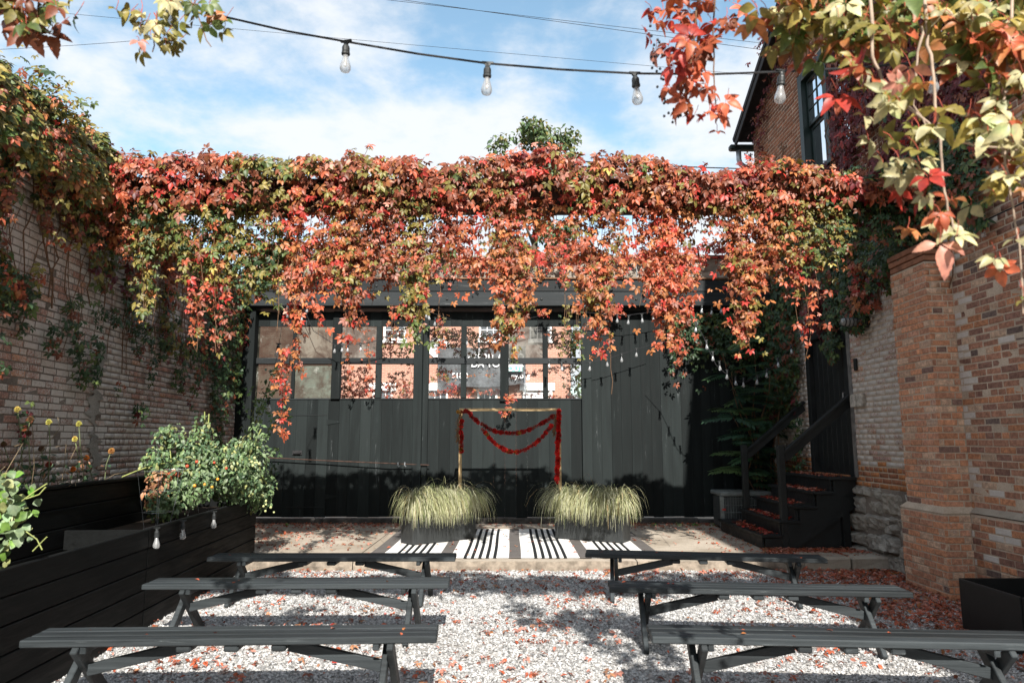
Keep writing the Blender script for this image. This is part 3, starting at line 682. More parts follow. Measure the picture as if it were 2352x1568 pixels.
for u0, u1 in ((668, 676), (861.5, 875.5), (1058, 1071), (1247, 1259)):
    member('mullion', u0, u1, zWm1 + 0.002, zW1, FY - 0.02, FY + 0.03); member('mullion', u0, u1, zW0, zWm0 - 0.002, FY - 0.022, FY + 0.028)
for u0, u1 in ((586, 760.7), (781.8, 950.7), (984, 1148.2), (1168.8, 1336)):
    member('rail', u0, u1, zWm0, zWm1, FY - 0.035, FY + 0.04, BLK_X); member('rail', u0, u1, zW0 - 0.028, zW0 - 0.001, FY - 0.012, FY + 0.04, BLK_X)
panes = [(586, 668, 'd', 'd'), (676, 760.8, 'w', 'g'), (781.7, 861.5, 'y', 'c'), (875.5, 951, 'c', 'c'), (984, 1058, 'c', 'c'), (1071, 1148.3, 'c', 'c'), (1168.7, 1247, 'y', 'c'), (1259, 1336, 'c', 'c')]
PM = {'d': GL_DARK, 'w': GL_WARM, 'g': GL_GRN, 'y': GL_GREY, 'c': GL_CLEAR}
for u0, u1, up, lo in panes:
    for z0, z1, k in ((zWm1, zW1, up), (zW0, zWm0, lo)):
        a, b_ = fx(u0) - 0.004, fx(u1) + 0.004; c = Vector(((a + b_)/2, FY + 0.012, (z0 + z1)/2)); hx, hz = (b_ - a)/2, (z1 - z0)/2
        ob('pane', mesh_py('pane', [(-hx, 0, -hz), (hx, 0, -hz), (hx, 0, hz), (-hx, 0, hz)], [(0, 1, 2, 3)], PM[k]), fe, loc=c - F0)
# eave beam of two heavy boards, projecting in front
xl, xr = fx(556), 4.56
for x0, x1, za, zb in ((xl, fx(1300), fz(676.5), fz(651)), (fx(1301), xr, fz(676.8), fz(652)), (xl, fx(1338), fz(709), fz(677.3)), (fx(1353), xr, fz(709), fz(677.6))):
    mb = MB(); mb.box((x0, FY - 0.28, za), (x1, FY - 0.20, zb), 0.008); mb.build('beam_board', BLK_X, fe, off=F0)
mb = MB(); mb.box((xl, FY - 0.20, fz(712)), (xr, FY + 0.26, fz(708.5)), 0); mb.build('soffit', BLK_X, fe, off=F0)
rnd = random.Random(5)
for i in range(22):   # coach bolts on the beam
    mb = MB(); x = xl + 0.3 + (xr - xl - 0.6)*i/21; mb.lathe([(0.022, FY - 0.281), (0.022, FY - 0.292), (0.012, FY - 0.297)], (x, 0, fz(664) if i % 2 else fz(694)), 8, 'y'); mb.build('bolt', BLK_FLAT, fe, off=F0)
# weathered parapet above the beam: ledge, uprights and lap boards
mb = MB(); mb.box((xl, FY - 0.31, fz(650) + 0.003), (xr, FY + 0.3, fz(646)), 0.008); mb.build('ledge', plain('rusty_ledge', (0.16, 0.09, 0.055), 0.85, 0.2, 0, 9, 0.4), fe, off=F0)
pz0, pz1 = fz(645.5), fz(600)
for i in range(14):
    x = xl + 0.15 + (xr - xl - 0.3)*i/13; mb = MB(); mb.box((x - 0.05, FY - 0.235, pz0), (x + 0.05, FY - 0.16, pz1), 0.006); mb.build('parapet_upright', WEATH, fe, off=F0)
for r in range(3):
    za = pz0 + (pz1 - pz0)*r/3; zb = pz0 + (pz1 - pz0)*(r + 1)/3
    for k in range(4):
        a = xl + (xr - xl)*k/4; mb = MB(); mb.bar((a + 0.003, FY - 0.15 + 0.01*(r % 2), (za + zb)/2), (a + (xr - xl)/4 - 0.003, FY - 0.15 + 0.01*(r % 2), (za + zb)/2), 0.02, (zb - za)*1.08, (0, -0.08, 1)); mb.build('lap_board', WEATH, fe, off=F0)
mb = MB(); mb.box((xl, FY - 0.27, pz1 + 0.002), (xr, FY + 0.15, pz1 + 0.045), 0.008); mb.build('parapet_cap', WEATH, fe, off=F0)
# masonry sill at the foot of the boards
for i in range(7):
    a = fx(586) + (4.5 - fx(586))*i/7; b_ = fx(586) + (4.5 - fx(586))*(i + 1)/7
    mb = MB(); mb.box((a + 0.004, FY - 0.05, SLZ - 0.02), (b_ - 0.004, FY + 0.09, SLZ + 0.085 + rnd.uniform(-.01, .01)), 0.015); mb.build('sill_stone', plain('sooty_sill', (0.07, 0.065, 0.06), 0.9, 0.2, 0, 7, 0.5), fe, off=F0)
# little wicket: battens, strap hinge, latch, bracing wire
xa, xb = fx(668), fx(754)
IRON = plain('black_iron', (0.03, 0.03, 0.032), 0.5, 0.4, 0.3)
for z in (fz(953), fz(1164)):
    mb = MB(); mb.box((xa, FY - 0.010, z - 0.006), (xb, FY - 0.005, z + 0.006), 0.001); mb.build('wicket_edge', BLK_X, fe, off=F0)
for z in (fz(969), fz(1140)):
    mb = MB(); mb.prism([(xb - 0.01, FY - 0.010, z + 0.05), (xb - 0.01, FY - 0.010, z - 0.05), (xb + 0.22, FY - 0.010, z - 0.008), (xb + 0.22, FY - 0.010, z + 0.008)], (0, 1, 0), 0.006); mb.build('strap_hinge', BLK_V, fe, off=F0)
mb = MB(); mb.box((fx(678), FY - 0.02, fz(1044)), (fx(700), FY - 0.005, fz(1034)), 0.004); mb.tube([(fx(680), FY - 0.02, fz(1039)), (fx(682), FY - 0.05, fz(1040)), (fx(696), FY - 0.05, fz(1040)), (fx(698), FY - 0.02, fz(1039))], 0.008, 6); mb.build('latch', IRON, fe, off=F0)
mb = MB(); mb.tube([(fx(600), FY - 0.09, fz(1049)), (fx(760), FY - 0.10, fz(1057)), (fx(900), FY - 0.14, fz(1063)), (fx(990), FY - 0.10, fz(1067))], 0.009, 6); mb.build('bracing_wire', RUST, fe, off=F0)
for u in (921, 936):
    mb = MB(); mb.tube([(fx(u), FY - 0.14, fz(1061)), (fx(u), FY - 0.16, fz(1068)), (fx(u) + 0.02, FY - 0.15, fz(1070))], 0.012, 6); mb.build('wire_clip', GALV, fe, off=F0)

# ------------------------------------------------------------------ brick house across the street, seen through the panes
HY = 26.0
def hx(u): return at(u, 880, HY).x
def hz(v): return at(1176, v, HY).z
H0 = Vector((-2.5, HY, 0))
hs = root('brick_house', H0, 'sunlit brick house with white lintels and door seen through the panes', 'house')
def m_hbrick():
    b = NB('pale_red_house_brick'); c = b.n('ShaderNodeNewGeometry'); mp = b.n('ShaderNodeMapping'); mp.inputs['Rotation'].default_value = (math.pi/2, 0, 0); b.t.links.new(c.outputs['Position'], mp.inputs[0])
    t = b.n('ShaderNodeTexBrick'); b.t.links.new(mp.outputs[0], t.inputs[0]); t.inputs['Scale'].default_value = 1.0; t.inputs['Brick Width'].default_value = 0.21; t.inputs['Row Height'].default_value = 0.0677; t.inputs['Mortar Size'].default_value = 0.006
    t.inputs['Color1'].default_value = (0.44, 0.215, 0.155, 1); t.inputs['Color2'].default_value = (0.36, 0.17, 0.125, 1); t.inputs['Mortar'].default_value = (0.46, 0.34, 0.27, 1)
    return b.done(b.bsdf(t.outputs[0], 0.9, 0.2))
HB = m_hbrick(); WP = plain('white_house_paint', (0.80, 0.79, 0.77), 0.6, 0.3, 0, 3, 0.06, 0.05)
xe = hx(1311); xw = -11.5
wins = [(hx(986), hx(1025)), (hx(1101), hx(1138)), (hx(1101) - 3.9, hx(1138) - 3.9)]; wz0, wz1 = 1.75, hz(897)
dx0, dx1 = hx(1206), hx(1262); up = [(hx(1104), hx(1147)), (hx(1104) + 1.9, hx(1147) + 1.9), (hx(1104) - 3.6, hx(1147) - 3.6)]; uz0, uz1 = hz(778), hz(778) + 1.35
ops = [(a - xw, b_ - xw, wz0, wz1) for a, b_ in wins] + [(dx0 - xw, dx1 - xw, 0.5, wz1)] + [(a - xw, b_ - xw, uz0, uz1) for a, b_ in up]
mb = MB(); slabs_around(mb, (xw, HY, 0), (1, 0, 0), (0, -1, 0), xe - xw, -0.02, 7.1, 0.4, ops); mb.prism([(xe - .4, HY + .4, 0), (xe, HY + .4, 0), (xe, HY + 9, 0), (xe - .4, HY + 9, 0)], (0, 0, 1), 7.1); mb.build('wall', HB, hs, off=H0)
mb = MB(); mb.box((xw - 0.2, HY - 0.35, 7.1), (xe + 0.3, HY + 9, 7.45), 0.03); mb.build('roof', plain('grey_roofing', (0.14, 0.14, 0.15), 0.8), hs, off=H0)
DKG = plain('dim_window_glass', (0.10, 0.11, 0.12), 0.12, 0.6, 0, 2, 0.4, 0.0)
def hwin(a, b_, z0, z1, sash=True):
    w0 = Vector(((a + b_)/2, HY, z0)); wr = ob('window', None, hs); wr.location = w0 - H0
    mb = MB(); t = 0.07
    mb.box((a - t, HY - 0.05, z0 - 0.10), (a, HY + 0.1, z1)); mb.box((b_, HY - 0.05, z0 - 0.10), (b_ + t, HY + 0.1, z1)); mb.box((a - t - .05, HY - 0.09, z0 - 0.16), (b_ + t + .05, HY + 0.1, z0 - 0.001)); mb.build('frame', WP, wr, off=w0)
    mb = MB(); mb.box((a - 0.22, HY - 0.07, z1), (b_ + 0.20, HY + 0.1, z1 + 0.29), 0.01); mb.build('lintel', WP, wr, off=w0)
    mb = MB()
    for k in (1, 2): mb.box((a + (b_ - a)*k/3 - 0.015, HY + 0.02, z0), (a + (b_ - a)*k/3 + 0.015, HY + 0.05, z1), 0.003)
    for k in (1, 2, 3): mb.box((a, HY + 0.022, z0 + (z1 - z0)*k/4 - 0.015), (b_, HY + 0.048, z0 + (z1 - z0)*k/4 + 0.015), 0.003)
    mb.build('glazing_bars', WP, wr, off=w0)
    ob('pane', mesh_py('pane', [Vector(q) - w0 for q in ((a, HY + 0.06, z0), (b_, HY + 0.06, z0), (b_, HY + 0.06, z1), (a, HY + 0.06, z1))], [(0, 1, 2, 3)], DKG), wr)
for a, b_ in wins: hwin(a, b_, wz0, wz1)
for a, b_ in up: hwin(a, b_, uz0, uz1)
w0 = Vector(((dx0 + dx1)/2, HY, 0.5)); dd = ob('door', None, hs); dd.location = w0 - H0
mb = MB(); mb.box((dx0 - 0.2, HY - 0.08, wz1), (dx1 + 0.2, HY + 0.1, wz1 + 0.29), 0.01); mb.box((dx0 - 0.1, HY - 0.05, 0.5), (dx0, HY + 0.1, wz1)); mb.box((dx1, HY - 0.05, 0.5), (dx1 + 0.1, HY + 0.1, wz1)); mb.build('frame', WP, dd, off=w0)
mb = MB(); mb.box((dx0, HY + 0.03, 0.5), (dx1, HY + 0.08, wz1), 0); mb.build('door_leaf', plain('white_door', (0.74, 0.74, 0.73), 0.5, 0.35), dd, off=w0)
mb = MB(); mb.box((dx0, HY + 0.02, hz(905)), (dx1, HY + 0.031, hz(903.5)), 0); mb.build('transom_bar', plain('grey_line', (0.35, 0.35, 0.36), 0.7), dd, off=w0)
for k in range(3):
    mb = MB(); mb.box((dx0 - 0.3, HY - 0.3 - 0.28*k, -0.02), (dx1 + 0.3, HY - 0.02 - 0.28*k, 0.5 - 0.165*k), 0.01); mb.build('step', CONC, dd, off=w0)
# octagonal window
oc = Vector((hx(1006), HY, hz(798))); ow = ob('octagonal_window', None, hs); ow.location = oc - H0
def octa(r, y): return [Vector((r*1.15*math.cos(math.pi/8 + k*math.pi/4), y, r*math.sin(math.pi/8 + k*math.pi/4))) for k in range(8)]
mb = MB(); mb.prism([oc + p for p in octa(0.40, -0.06)], (0, 1, 0), 0.055); mb.build('frame', WP, ow, off=oc)
mb = MB(); mb.prism([oc + p for p in octa(0.27, -0.075)], (0, 1, 0), 0.01); mb.build('pane', plain('pale_octagon_glass', (0.42, 0.44, 0.47), 0.2, 0.5), ow, off=oc)
def text(s, size, mat, name='lettering', align='CENTER', extr=0.004, weight=0.0):
    c = bpy.data.curves.new(name, 'FONT'); c.body = s; c.size = size; c.align_x = align; c.extrude = extr; c.offset = weight
    t = bpy.data.objects.new(name, c); COL.objects.link(t); dg = bpy.context.evaluated_depsgraph_get()
    me = bpy.data.meshes.new_from_object(t.evaluated_get(dg)); bpy.data.objects.remove(t); me.materials.clear(); me.materials.append(mat); return me
INK = plain('white_print', (0.8, 0.8, 0.8), 0.7)
o = ob('house_number', text('360', 0.19, plain('brass_number', (0.28, 0.24, 0.15), 0.5)), dd); o.rotation_euler = (math.pi/2, 0, 0); o.location = Vector((hx(1232), HY + 0.018, hz(901))) - w0
# street banner hung in front of the facade
by = HY - 0.45; bx0, bx1, bz0, bz1 = hx(1008), hx(1207), hz(881), hz(797)
b0 = Vector(((bx0 + bx1)/2, by, bz0)); bn = root('banner', b0, 'dark grey banner with white lettering hanging before the brick house', 'banner')
V = []; F = []; nx, nz = 40, 14
for j in range(nz + 1):
    for i in range(nx + 1):
        a, c = i/nx, j/nz; sag = -0.16*math.sin(math.pi*a)*(1 - 0.4*c) + 0.22*(1 - c)*0
        V.append((bx0 + (bx1 - bx0)*a - b0.x, 0.035*math.sin(a*23 + c*4) + 0.03*math.sin(a*9 - c*6), bz0 + (bz1 - bz0)*c + sag - b0.z - (0.35*max(0, 0.25 - a) if c < 0.8 else 0)))
for j in range(nz):
    for i in range(nx): F.append((j*(nx + 1) + i, j*(nx + 1) + i + 1, (j + 1)*(nx + 1) + i + 1, (j + 1)*(nx + 1) + i))
ob('banner_cloth', mesh_py('banner_cloth', V, F, plain('banner_grey_cloth', (0.075, 0.08, 0.085), 0.7, 0.3), True), bn)
def blet(s, u, v, size, align='LEFT'):
    o = ob('lettering', text(s, size, INK, 'lettering', align, 0.002, 0.004), bn); o.rotation_euler = (math.pi/2, 0, 0); o.location = Vector((at(u, v, by).x, by - 0.085, at(u, v, by).z)) - b0
blet('ation Auto', 1074, 826, 0.48); blet('DA YORK', 1082, 843, 0.34); blet('518.8', 1038, 868.5, 0.27); blet('ny.org', 1174, 868.5, 0.27)
for x in (bx0, bx1):
    mb = MB(); mb.tube([(x, by, bz1), (x, HY, bz1 + 0.25)], 0.012, 5); mb.tube([(x, by, bz0), (x, HY, bz0)], 0.012, 5); mb.build('tie_rope', plain('rope', (0.3, 0.28, 0.25), 0.9), bn, off=b0)
sp0 = at(1187, 846, HY - 0.7); sg = root('window_sign', sp0, 'small white and teal sign reading OUT beside the grey banner', 'sign')
mb = MB(); mb.box(at(1168, 853, sp0.y), at(1200, 836, sp0.y) + Vector((0, 0.03, 0))); mb.build('sign_board', plain('teal_sign', (0.16, 0.40, 0.36), 0.6), sg, off=sp0)
mb = MB(); mb.box(at(1168, 840.5, sp0.y - 0.01), at(1200, 836, sp0.y - 0.004)); mb.build('sign_stripe', INK, sg, off=sp0)
o = ob('lettering', text('OUT', 0.27, INK, 'lettering', 'CENTER', 0.003, 0.008), sg); o.rotation_euler = (math.pi/2, 0, 0); o.location = Vector((at(1184, 851.5, sp0.y).x - sp0.x, -0.012, at(1184, 851.5, sp0.y).z - sp0.z))
mb = MB(); mb.tube([sp0 + Vector((0.3, 0.02, -0.1)), (sp0.x + 0.3, sp0.y + 0.02, -0.02)], 0.03, 6); mb.build('sign_post', GALV, sg, off=sp0)

# ------------------------------------------------------------------ steel beams spanning the yard (the creeper grows along them)
PY = 7.4
def beam(y, z0, h, lab):
    c = Vector((-4.45, y, z0)); r = root('roof_beam', c, lab, 'beam', 'old roof beams spanning the yard')
    mb = MB(); mb.box((-4.6, y - 0.09, z0), (RX + 0.05, y + 0.09, z0 + 0.025)); mb.box((-4.6, y - 0.09, z0 + h - 0.025), (RX + 0.05, y + 0.09, z0 + h)); mb.build('flange', RUST, r, off=c)
    mb = MB(); mb.box((-4.6, y - 0.02, z0 + 0.026), (RX + 0.05, y + 0.02, z0 + h - 0.026)); mb.build('web', RUST, r, off=c)
bmz = at(1176, 489, PY).z
beam(PY, bmz, 0.36, 'rusty brown beam under the creeper spanning the yard before the black wall')
beam(2.35, bmz - 0.06, 0.34, 'rusty brown beam overhead close to the camera')
# ------------------------------------------------------------------ power lines
for i, (a, b_, Y, r, lab) in enumerate((((880, -12), (1900, 130), 21, 0.011, 'upper of two thin power lines crossing the blue sky'), ((830, -12), (1900, 112), 24, 0.011, 'lower power line crossing the sky beside its twin'), ((-60, 112), (420, 84), 22, 0.010, 'thin wire crossing the sky above the left wall'), ((560, 62), (2000, 190), 19, 0.007, 'faint wire running just above the string of bulbs'), ((1500, 372), (1790, 383), 17, 0.018, 'black cable running to the gable from behind the creeper'))):
    p, q = at(*a, Y), at(*b_, Y + 1.0); p = p + (p - q)*(1.0 if i != 2 else .3); q = q + (q - p)*(0.4 if i != 2 else 0)
    c = (p + q)/2; n = 17; pts = [p.lerp(q, k/(n - 1)) - Vector((0, 0, 0.10*(1 - (2*k/(n - 1) - 1)**2))) for k in range(n)]
    mb = MB(); mb.tube(pts, r, 4); o = mb.build('power_line', plain('black_cable', (0.02, 0.02, 0.022), 0.6), None, off=c); o.location = c; tag(o, lab, 'cable', 'wires against the sky')
# ------------------------------------------------------------------ steps to the black door
S0 = Vector((3.3, 9.4, SLZ)); SY0, SY1 = 9.42, 11.0
st = root('wooden_steps', S0, 'black painted wooden steps with handrails leading up to the black door', 'steps')
nr = 5; rise = (1.06 - SLZ)/nr; run = 0.235; sx0 = 3.30
for i in range(nr):
    z = SLZ + rise*(i + 1); xa = sx0 + run*i - 0.03; xb = sx0 + run*(i + 1) if i < nr - 1 else RX - 0.01
    ya, yb = (SY0 - 0.03, SY1 + 0.35 if i == 0 else SY1 + 0.03)
    mb = MB(); mb.box((xa, ya, z - 0.04), (xb + 0.02 if i < nr - 1 else xb, yb, z), 0.008); mb.build('tread', RAIL_B, st, off=S0)
    mb = MB(); mb.box((xa + 0.03, SY0 + 0.045, z - rise + (0.001 if i else 0)), (xa + 0.055, yb - 0.045, z - 0.041), 0.003); mb.build('riser', RAIL_B, st, off=S0)
for ya in (SY0, SY1 - 0.04):
    mb = MB(); P = [(sx0 + 0.03, ya, SLZ)]
    for i in range(nr): P += [(sx0 + run*i + 0.03 - 0.002, ya, SLZ + rise*(i + 1) - 0.042)] + ([(sx0 + run*(i + 1) + 0.026, ya, SLZ + rise*(i + 1) - 0.042)] if i < nr - 1 else [(RX - 0.02, ya, 1.06 - 0.042)])
    P += [(RX - 0.02, ya, 0.68), (sx0 + 0.42, ya, SLZ)]
    mb.prism(P, (0, 1, 0), 0.04); mb.build('stringer', RAIL_B, st, off=S0)
mb = MB(); mb.box((4.36, SY0 - 0.002, SLZ - 0.1), (4.46, SY0 + 0.09, 0.8)); mb.build('support_post', RAIL_B, st, off=S0)
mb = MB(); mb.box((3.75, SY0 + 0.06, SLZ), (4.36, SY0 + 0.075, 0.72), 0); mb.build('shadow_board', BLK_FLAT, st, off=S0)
for y, lab in ((SY0 + 0.04, 0), (SY1 - 0.06, 1)):
    nx_ = 3.60; top = 1.38
    mb = MB(); mb.box((nx_ - 0.045, y - 0.045, SLZ + 0.01), (nx_ + 0.045, y + 0.045, top + 0.10), 0.01); mb.build('newel_post', RAIL_B, st, off=S0)
    a = Vector((nx_ + 0.04, y, top)); b_ = Vector((RX - 0.01, y, top + 0.76))
    mb = MB(); mb.bar(a, b_, 0.09, 0.045, (0, 0, 1)); mb.build('handrail', RAIL_B, st, off=S0)
    mb = MB(); mb.bar(a + Vector((0, 0, -0.08)), b_ + Vector((0, 0, -0.08)), 0.038, 0.10, (0, 0, 1)); mb.build('rail_board', RAIL_B, st, off=S0)
# ------------------------------------------------------------------ air-conditioning unit behind the steps
A0 = Vector((3.72, 11.62, SLZ)); ac = root('air_conditioner', A0, 'grey outdoor air-conditioning unit with wire grille behind the steps', 'air conditioner')
GRY = plain('grey_enamel', (0.17, 0.185, 0.18), 0.5, 0.4)
mb = MB(); mb.box((3.36, 11.36, SLZ + 0.03), (4.14, 11.92, 0.66), 0.02); mb.build('casing', plain('dark_coil', (0.05, 0.055, 0.055), 0.6), ac, off=A0)
mb = MB(); mb.box((3.33, 11.33, 0.662), (4.17, 11.95, 0.73), 0.02); mb.build('top_panel', GRY, ac, off=A0)
for x in (3.35, 4.15):
    mb = MB(); mb.box((x - 0.03, 11.335, SLZ), (x + 0.03, 11.40, 0.66), 0.006); mb.build('corner_post', GRY, ac, off=A0)
mb = MB()
for k in range(18): x = 3.40 + 0.72*k/17; mb.tube([(x, 11.35, SLZ + 0.04), (x, 11.35, 0.655)], 0.0035, 4)
for k in range(6): z = SLZ + 0.06 + 0.11*k; mb.tube([(3.38, 11.346, z), (4.13, 11.346, z)], 0.0045, 4)
mb.build('wire_grille', GRY, ac, off=A0)
mb = MB(); mb.box((3.34, 11.345, 0.44), (3.40, 11.334, 0.475), 0.002); mb.build('red_badge', plain('red_badge', (0.45, 0.05, 0.04), 0.5), ac, off=A0)
# ------------------------------------------------------------------ raised planter along the left wall
FD = Vector((-0.066, 1, 0)).normalized(); FN = Vector((FD.y, -FD.x, 0)); FE = Vector((-3.23, 9.03, 0)); PH = 0.82
PL0 = FE - FD*3.2; pl = root('raised_planter', PL0, 'long black raised planter of horizontal boards along the left wall', 'planter')
Lp = 7.4
def pp(s, d, z): q = FE - FD*s + FN*(-d); return Vector((q.x, q.y, z))
for r in range(5):
    z0, z1 = PH*r/5, PH*(r + 1)/5
    for s0, s1 in ((0.0, 3.05), (3.054, 5.6), (5.604, Lp)):
        mb = MB(); zz_ = (z0 + z1)/2; mb.bar(pp(s1 - 0.001, 0.02 + random.uniform(-.003, .003), zz_), pp(s0 + 0.001, 0.02 + random.uniform(-.003, .003), zz_), 0.038, z1 - z0 - 0.007, bev=0.006); mb.build('plank', PLANTER_B, pl, off=PL0)
    mb = MB(); mb.bar(pp(0.02, 0.042, (z0 + z1)/2), pp(0.02, 0.72, (z0 + z1)/2), 0.038, z1 - z0 - 0.007, bev=0.006); mb.build('plank', PLANTER_B, pl, off=PL0)
mb = MB(); mb.bar(pp(0.03, 0.03, 0.41), pp(Lp, 0.03, 0.41), 0.004, 0.80, bev=0); mb.bar(pp(0.03, 0.04, 0.41), pp(0.03, 0.72, 0.41), 0.004, 0.80, bev=0); mb.build('liner', BLK_FLAT, pl, off=PL0)
for s in (2.98, 5.2):    # cross divider boards inside
    mb = MB(); mb.bar(pp(s, 0.045, 0.72), pp(s, 0.715, 0.72), 0.035, 0.16); mb.build('divider', PLANTER_B, pl, off=PL0)
mb = MB(); mb.prism([pp(0.04, 0.041, 0.70), pp(0.04, 0.72, 0.70), pp(2.96, 0.72, 0.70), pp(2.96, 0.041, 0.70)], (0, 0, 1), 0.02); mb.prism([pp(3.0, 0.041, 0.50), pp(3.0, 0.72, 0.50), pp(5.18, 0.72, 0.50), pp(5.18, 0.041, 0.50)], (0, 0, 1), 0.02); mb.prism([pp(5.22, 0.041, 0.72), pp(5.22, 0.72, 0.72), pp(Lp, 0.72, 0.72), pp(Lp, 0.041, 0.72)], (0, 0, 1), 0.02); mb.build('soil', SOIL, pl, off=PL0)
# taller back tier against the wall
BT = 1.15; B0 = pp(3.5, 0.9, 0); bt = root('back_planter', B0, 'taller black planter tier behind, holding zinnias against the brick wall', 'planter')
for r in range(7):
    z0, z1 = BT*r/7, BT*(r + 1)/7
    if z1 < 0.4: continue
    mb = MB(); mb.bar(pp(0.35, 0.745, (z0 + z1)/2), pp(Lp, 0.745, (z0 + z1)/2), 0.038, z1 - z0 - 0.006, bev=0.006); mb.build('plank', PLANTER_B, bt, off=B0)
    mb = MB(); mb.bar(pp(0.37, 0.766, (z0 + z1)/2), pp(0.37, 1.24, (z0 + z1)/2), 0.036, z1 - z0 - 0.006, bev=0.006); mb.build('plank', PLANTER_B, bt, off=B0)
mb = MB(); mb.bar(pp(0.33, 0.75, BT + 0.016), pp(Lp, 0.75, BT + 0.016), 0.09, 0.028); mb.build('cap_board', PLANTER_B, bt, off=B0)
mb = MB(); mb.prism([pp(0.4, 0.77, 1.02), pp(0.4, 1.26, 1.02), pp(Lp, 1.26, 1.02), pp(Lp, 0.77, 1.02)], (0, 0, 1), 0.02); mb.prism([pp(0.4, 0.768, 0), pp(Lp, 0.768, 0), pp(Lp, 0.768, 1.0), pp(0.4, 0.768, 1.0)], -FN, 0.01); mb.build('soil', SOIL, bt, off=B0)
# ------------------------------------------------------------------ open black box by the pilaster
K0 = Vector((4.06, 5.62, 0)); kb = root('black_box_planter', K0, 'open black box planter standing by the brick pilaster on the right', 'planter')
hxk, hyk, hk = 0.36, 0.36, 0.42; BLKP = plain('matt_black_panel', (0.007, 0.007, 0.0075), 0.55, 0.35)
for a, b_ in (((-hxk, -hyk), (hxk, -hyk)), ((-hxk, hyk), (hxk, hyk)), ((-hxk, -hyk), (-hxk, hyk)), ((hxk, -hyk), (hxk, hyk))):
    e = 0.0 if a[1] == b_[1] else 0.013
    mb = MB(); mb.bar((a[0], a[1] + (e if e else 0), hk/2), (b_[0], b_[1] - (e if e else 0), hk/2), 0.024, hk, bev=0.004); mb.build('side_panel', BLKP, kb)
mb = MB(); mb.box((-hxk, -hyk, 0.005), (hxk, hyk, 0.12), 0); mb.build('soil', SOIL, kb)
# ------------------------------------------------------------------ six picnic benches
BLEN, BH, BD = 2.36, 0.44, 0.285
def bench_parts(r, me={}):
    if not me:
        for i in range(3):
            mb = MB(); w = BD/3 - 0.006; y = (i - 1)*BD/3; mb.box((-BLEN/2 + 0.004*(i % 2), y - w/2, BH - 0.04), (BLEN/2 - 0.003*i, y + w/2, BH), 0.006); me[f'seat_plank{i}'] = mesh_py('seat_plank', mb.V, mb.F, BENCH_M)
        for k, sx in enumerate((-1, 1)):
            x = sx*(BLEN/2 - 0.29)
            for j, sy in enumerate((-1, 1)):
                mb = MB(); xo = x + (0.021 if j else -0.021)*1; mb.bar((xo, -sy*0.13, BH - 0.041), (xo, sy*0.27, 0.004), 0.04, 0.075, (1, 0, 0) if False else (0, sy*0.7, 0.7), 0.005); me[f'leg{k}{j}'] = mesh_py('leg', mb.V, mb.F, BENCH_M)
            mb = MB(); mb.bar((x - sx*0.062, -0.13, BH - 0.06), (x - sx*0.062, 0.13, BH - 0.06), 0.036, 0.038); me[f'cleat{k}'] = mesh_py('cleat', mb.V, mb.F, BENCH_M)
            mb = MB(); mb.bar((x - sx*0.03, 0, 0.24), (sx*0.30, 0, BH - 0.075), 0.036, 0.065, (0, 1, 0) if False else (0, 0, 1)); me[f'brace{k}'] = mesh_py('brace', mb.V, mb.F, BENCH_M)
        for k, x in enumerate((-0.27, 0.0, 0.27)):
            mb = MB(); mb.bar((x, -0.125, BH - 0.06), (x, 0.125, BH - 0.06), 0.085, 0.038, bev=0.008); me[f'cleat{k + 2}'] = mesh_py('cleat', mb.V, mb.F, BENCH_M)
    for k, m in me.items(): ob(m.name.split('.')[0], m, r)
SZ = BH
bench_px = [  # front-left, front-right, back-left, back-right of the seat in the photograph; label
    ((480, 1281), (1050, 1280), (496, 1267.5), (1046, 1268), 'charcoal bench of the left block standing nearest the slab'),
    ((327, 1345), (1032, 1338), (362, 1323), (1035, 1325), 'charcoal bench in the middle row of the left block'),
    ((44, 1475), (1001, 1460), (112, 1437), (1012, 1431), 'charcoal bench in the front row on the left, largest on that side'),
    ((1348, 1271), (1896, 1283), (1343, 1260), (1887, 1273), 'charcoal bench of the right block standing nearest the rug and steps'),
    ((1406, 1347), (2089, 1358), (1397, 1333), (2059, 1344), 'charcoal bench in the middle row of the right block'),
    ((1510, 1460), (2425, 1483), (1491, 1433), (2352, 1444), 'charcoal bench in the front row on the right, cut by the frame')]
BENCHES = []
for fl, fr, bl_, br, lab in bench_px:
    P = [gd(*q, SZ) for q in (fl, fr, bl_, br)]
    c = (P[0] + P[1] + P[2] + P[3])/4; d = (P[1] + P[3]) - (P[0] + P[2]); ang = math.atan2(d.y, d.x)
    print('bench', [round(x, 2) for x in c], round(math.degrees(ang), 1), 'len', round(d.length/2, 2))
    r = root('bench', Vector((c.x, c.y, 0)), lab, 'bench', 'charcoal benches set out in two blocks', ang); bench_parts(r); r.scale.x = max(0.94, min(1.06, d.length/2/BLEN)); BENCHES.append((c, ang))
# ------------------------------------------------------------------ striped rug
RZ = SLZ + 0.002
c4 = [gd(852, 1279, RZ + .008), gd(1553, 1279, RZ + .008), gd(912, 1214, RZ + .008), gd(1420, 1214, RZ + .008)]
ry0 = max(SLY + 0.03, (c4[0].y + c4[1].y)/2); ry1 = (c4[2].y + c4[3].y)/2; rx0, rx1 = (c4[0].x + c4[2].x)/2, (c4[1].x + c4[3].x)/2
print('rug', rx0, rx1, ry0, ry1)
rw = rx1 - rx0; cuts_ = []; per = 460/1947
def rugcol(f):     # f: fraction from the centre line in units of rug width
    g = ((f/per + 0.5) % 1.0 - 0.5)*460
    if abs(g) < 40: return 1
    h = abs(g); 
    for k in range(5):
        a = g if g > 0 else g + 460
        if 125 + 48*k < a < 147 + 48*k: return 2
    return 0
edges = [-0.5]; s = -0.5; N = 3000
for i in range(1, N + 1):
    f = -0.5 + i/N
    if i == N or rugcol(f) != rugcol(f - 1/N): edges.append(f)
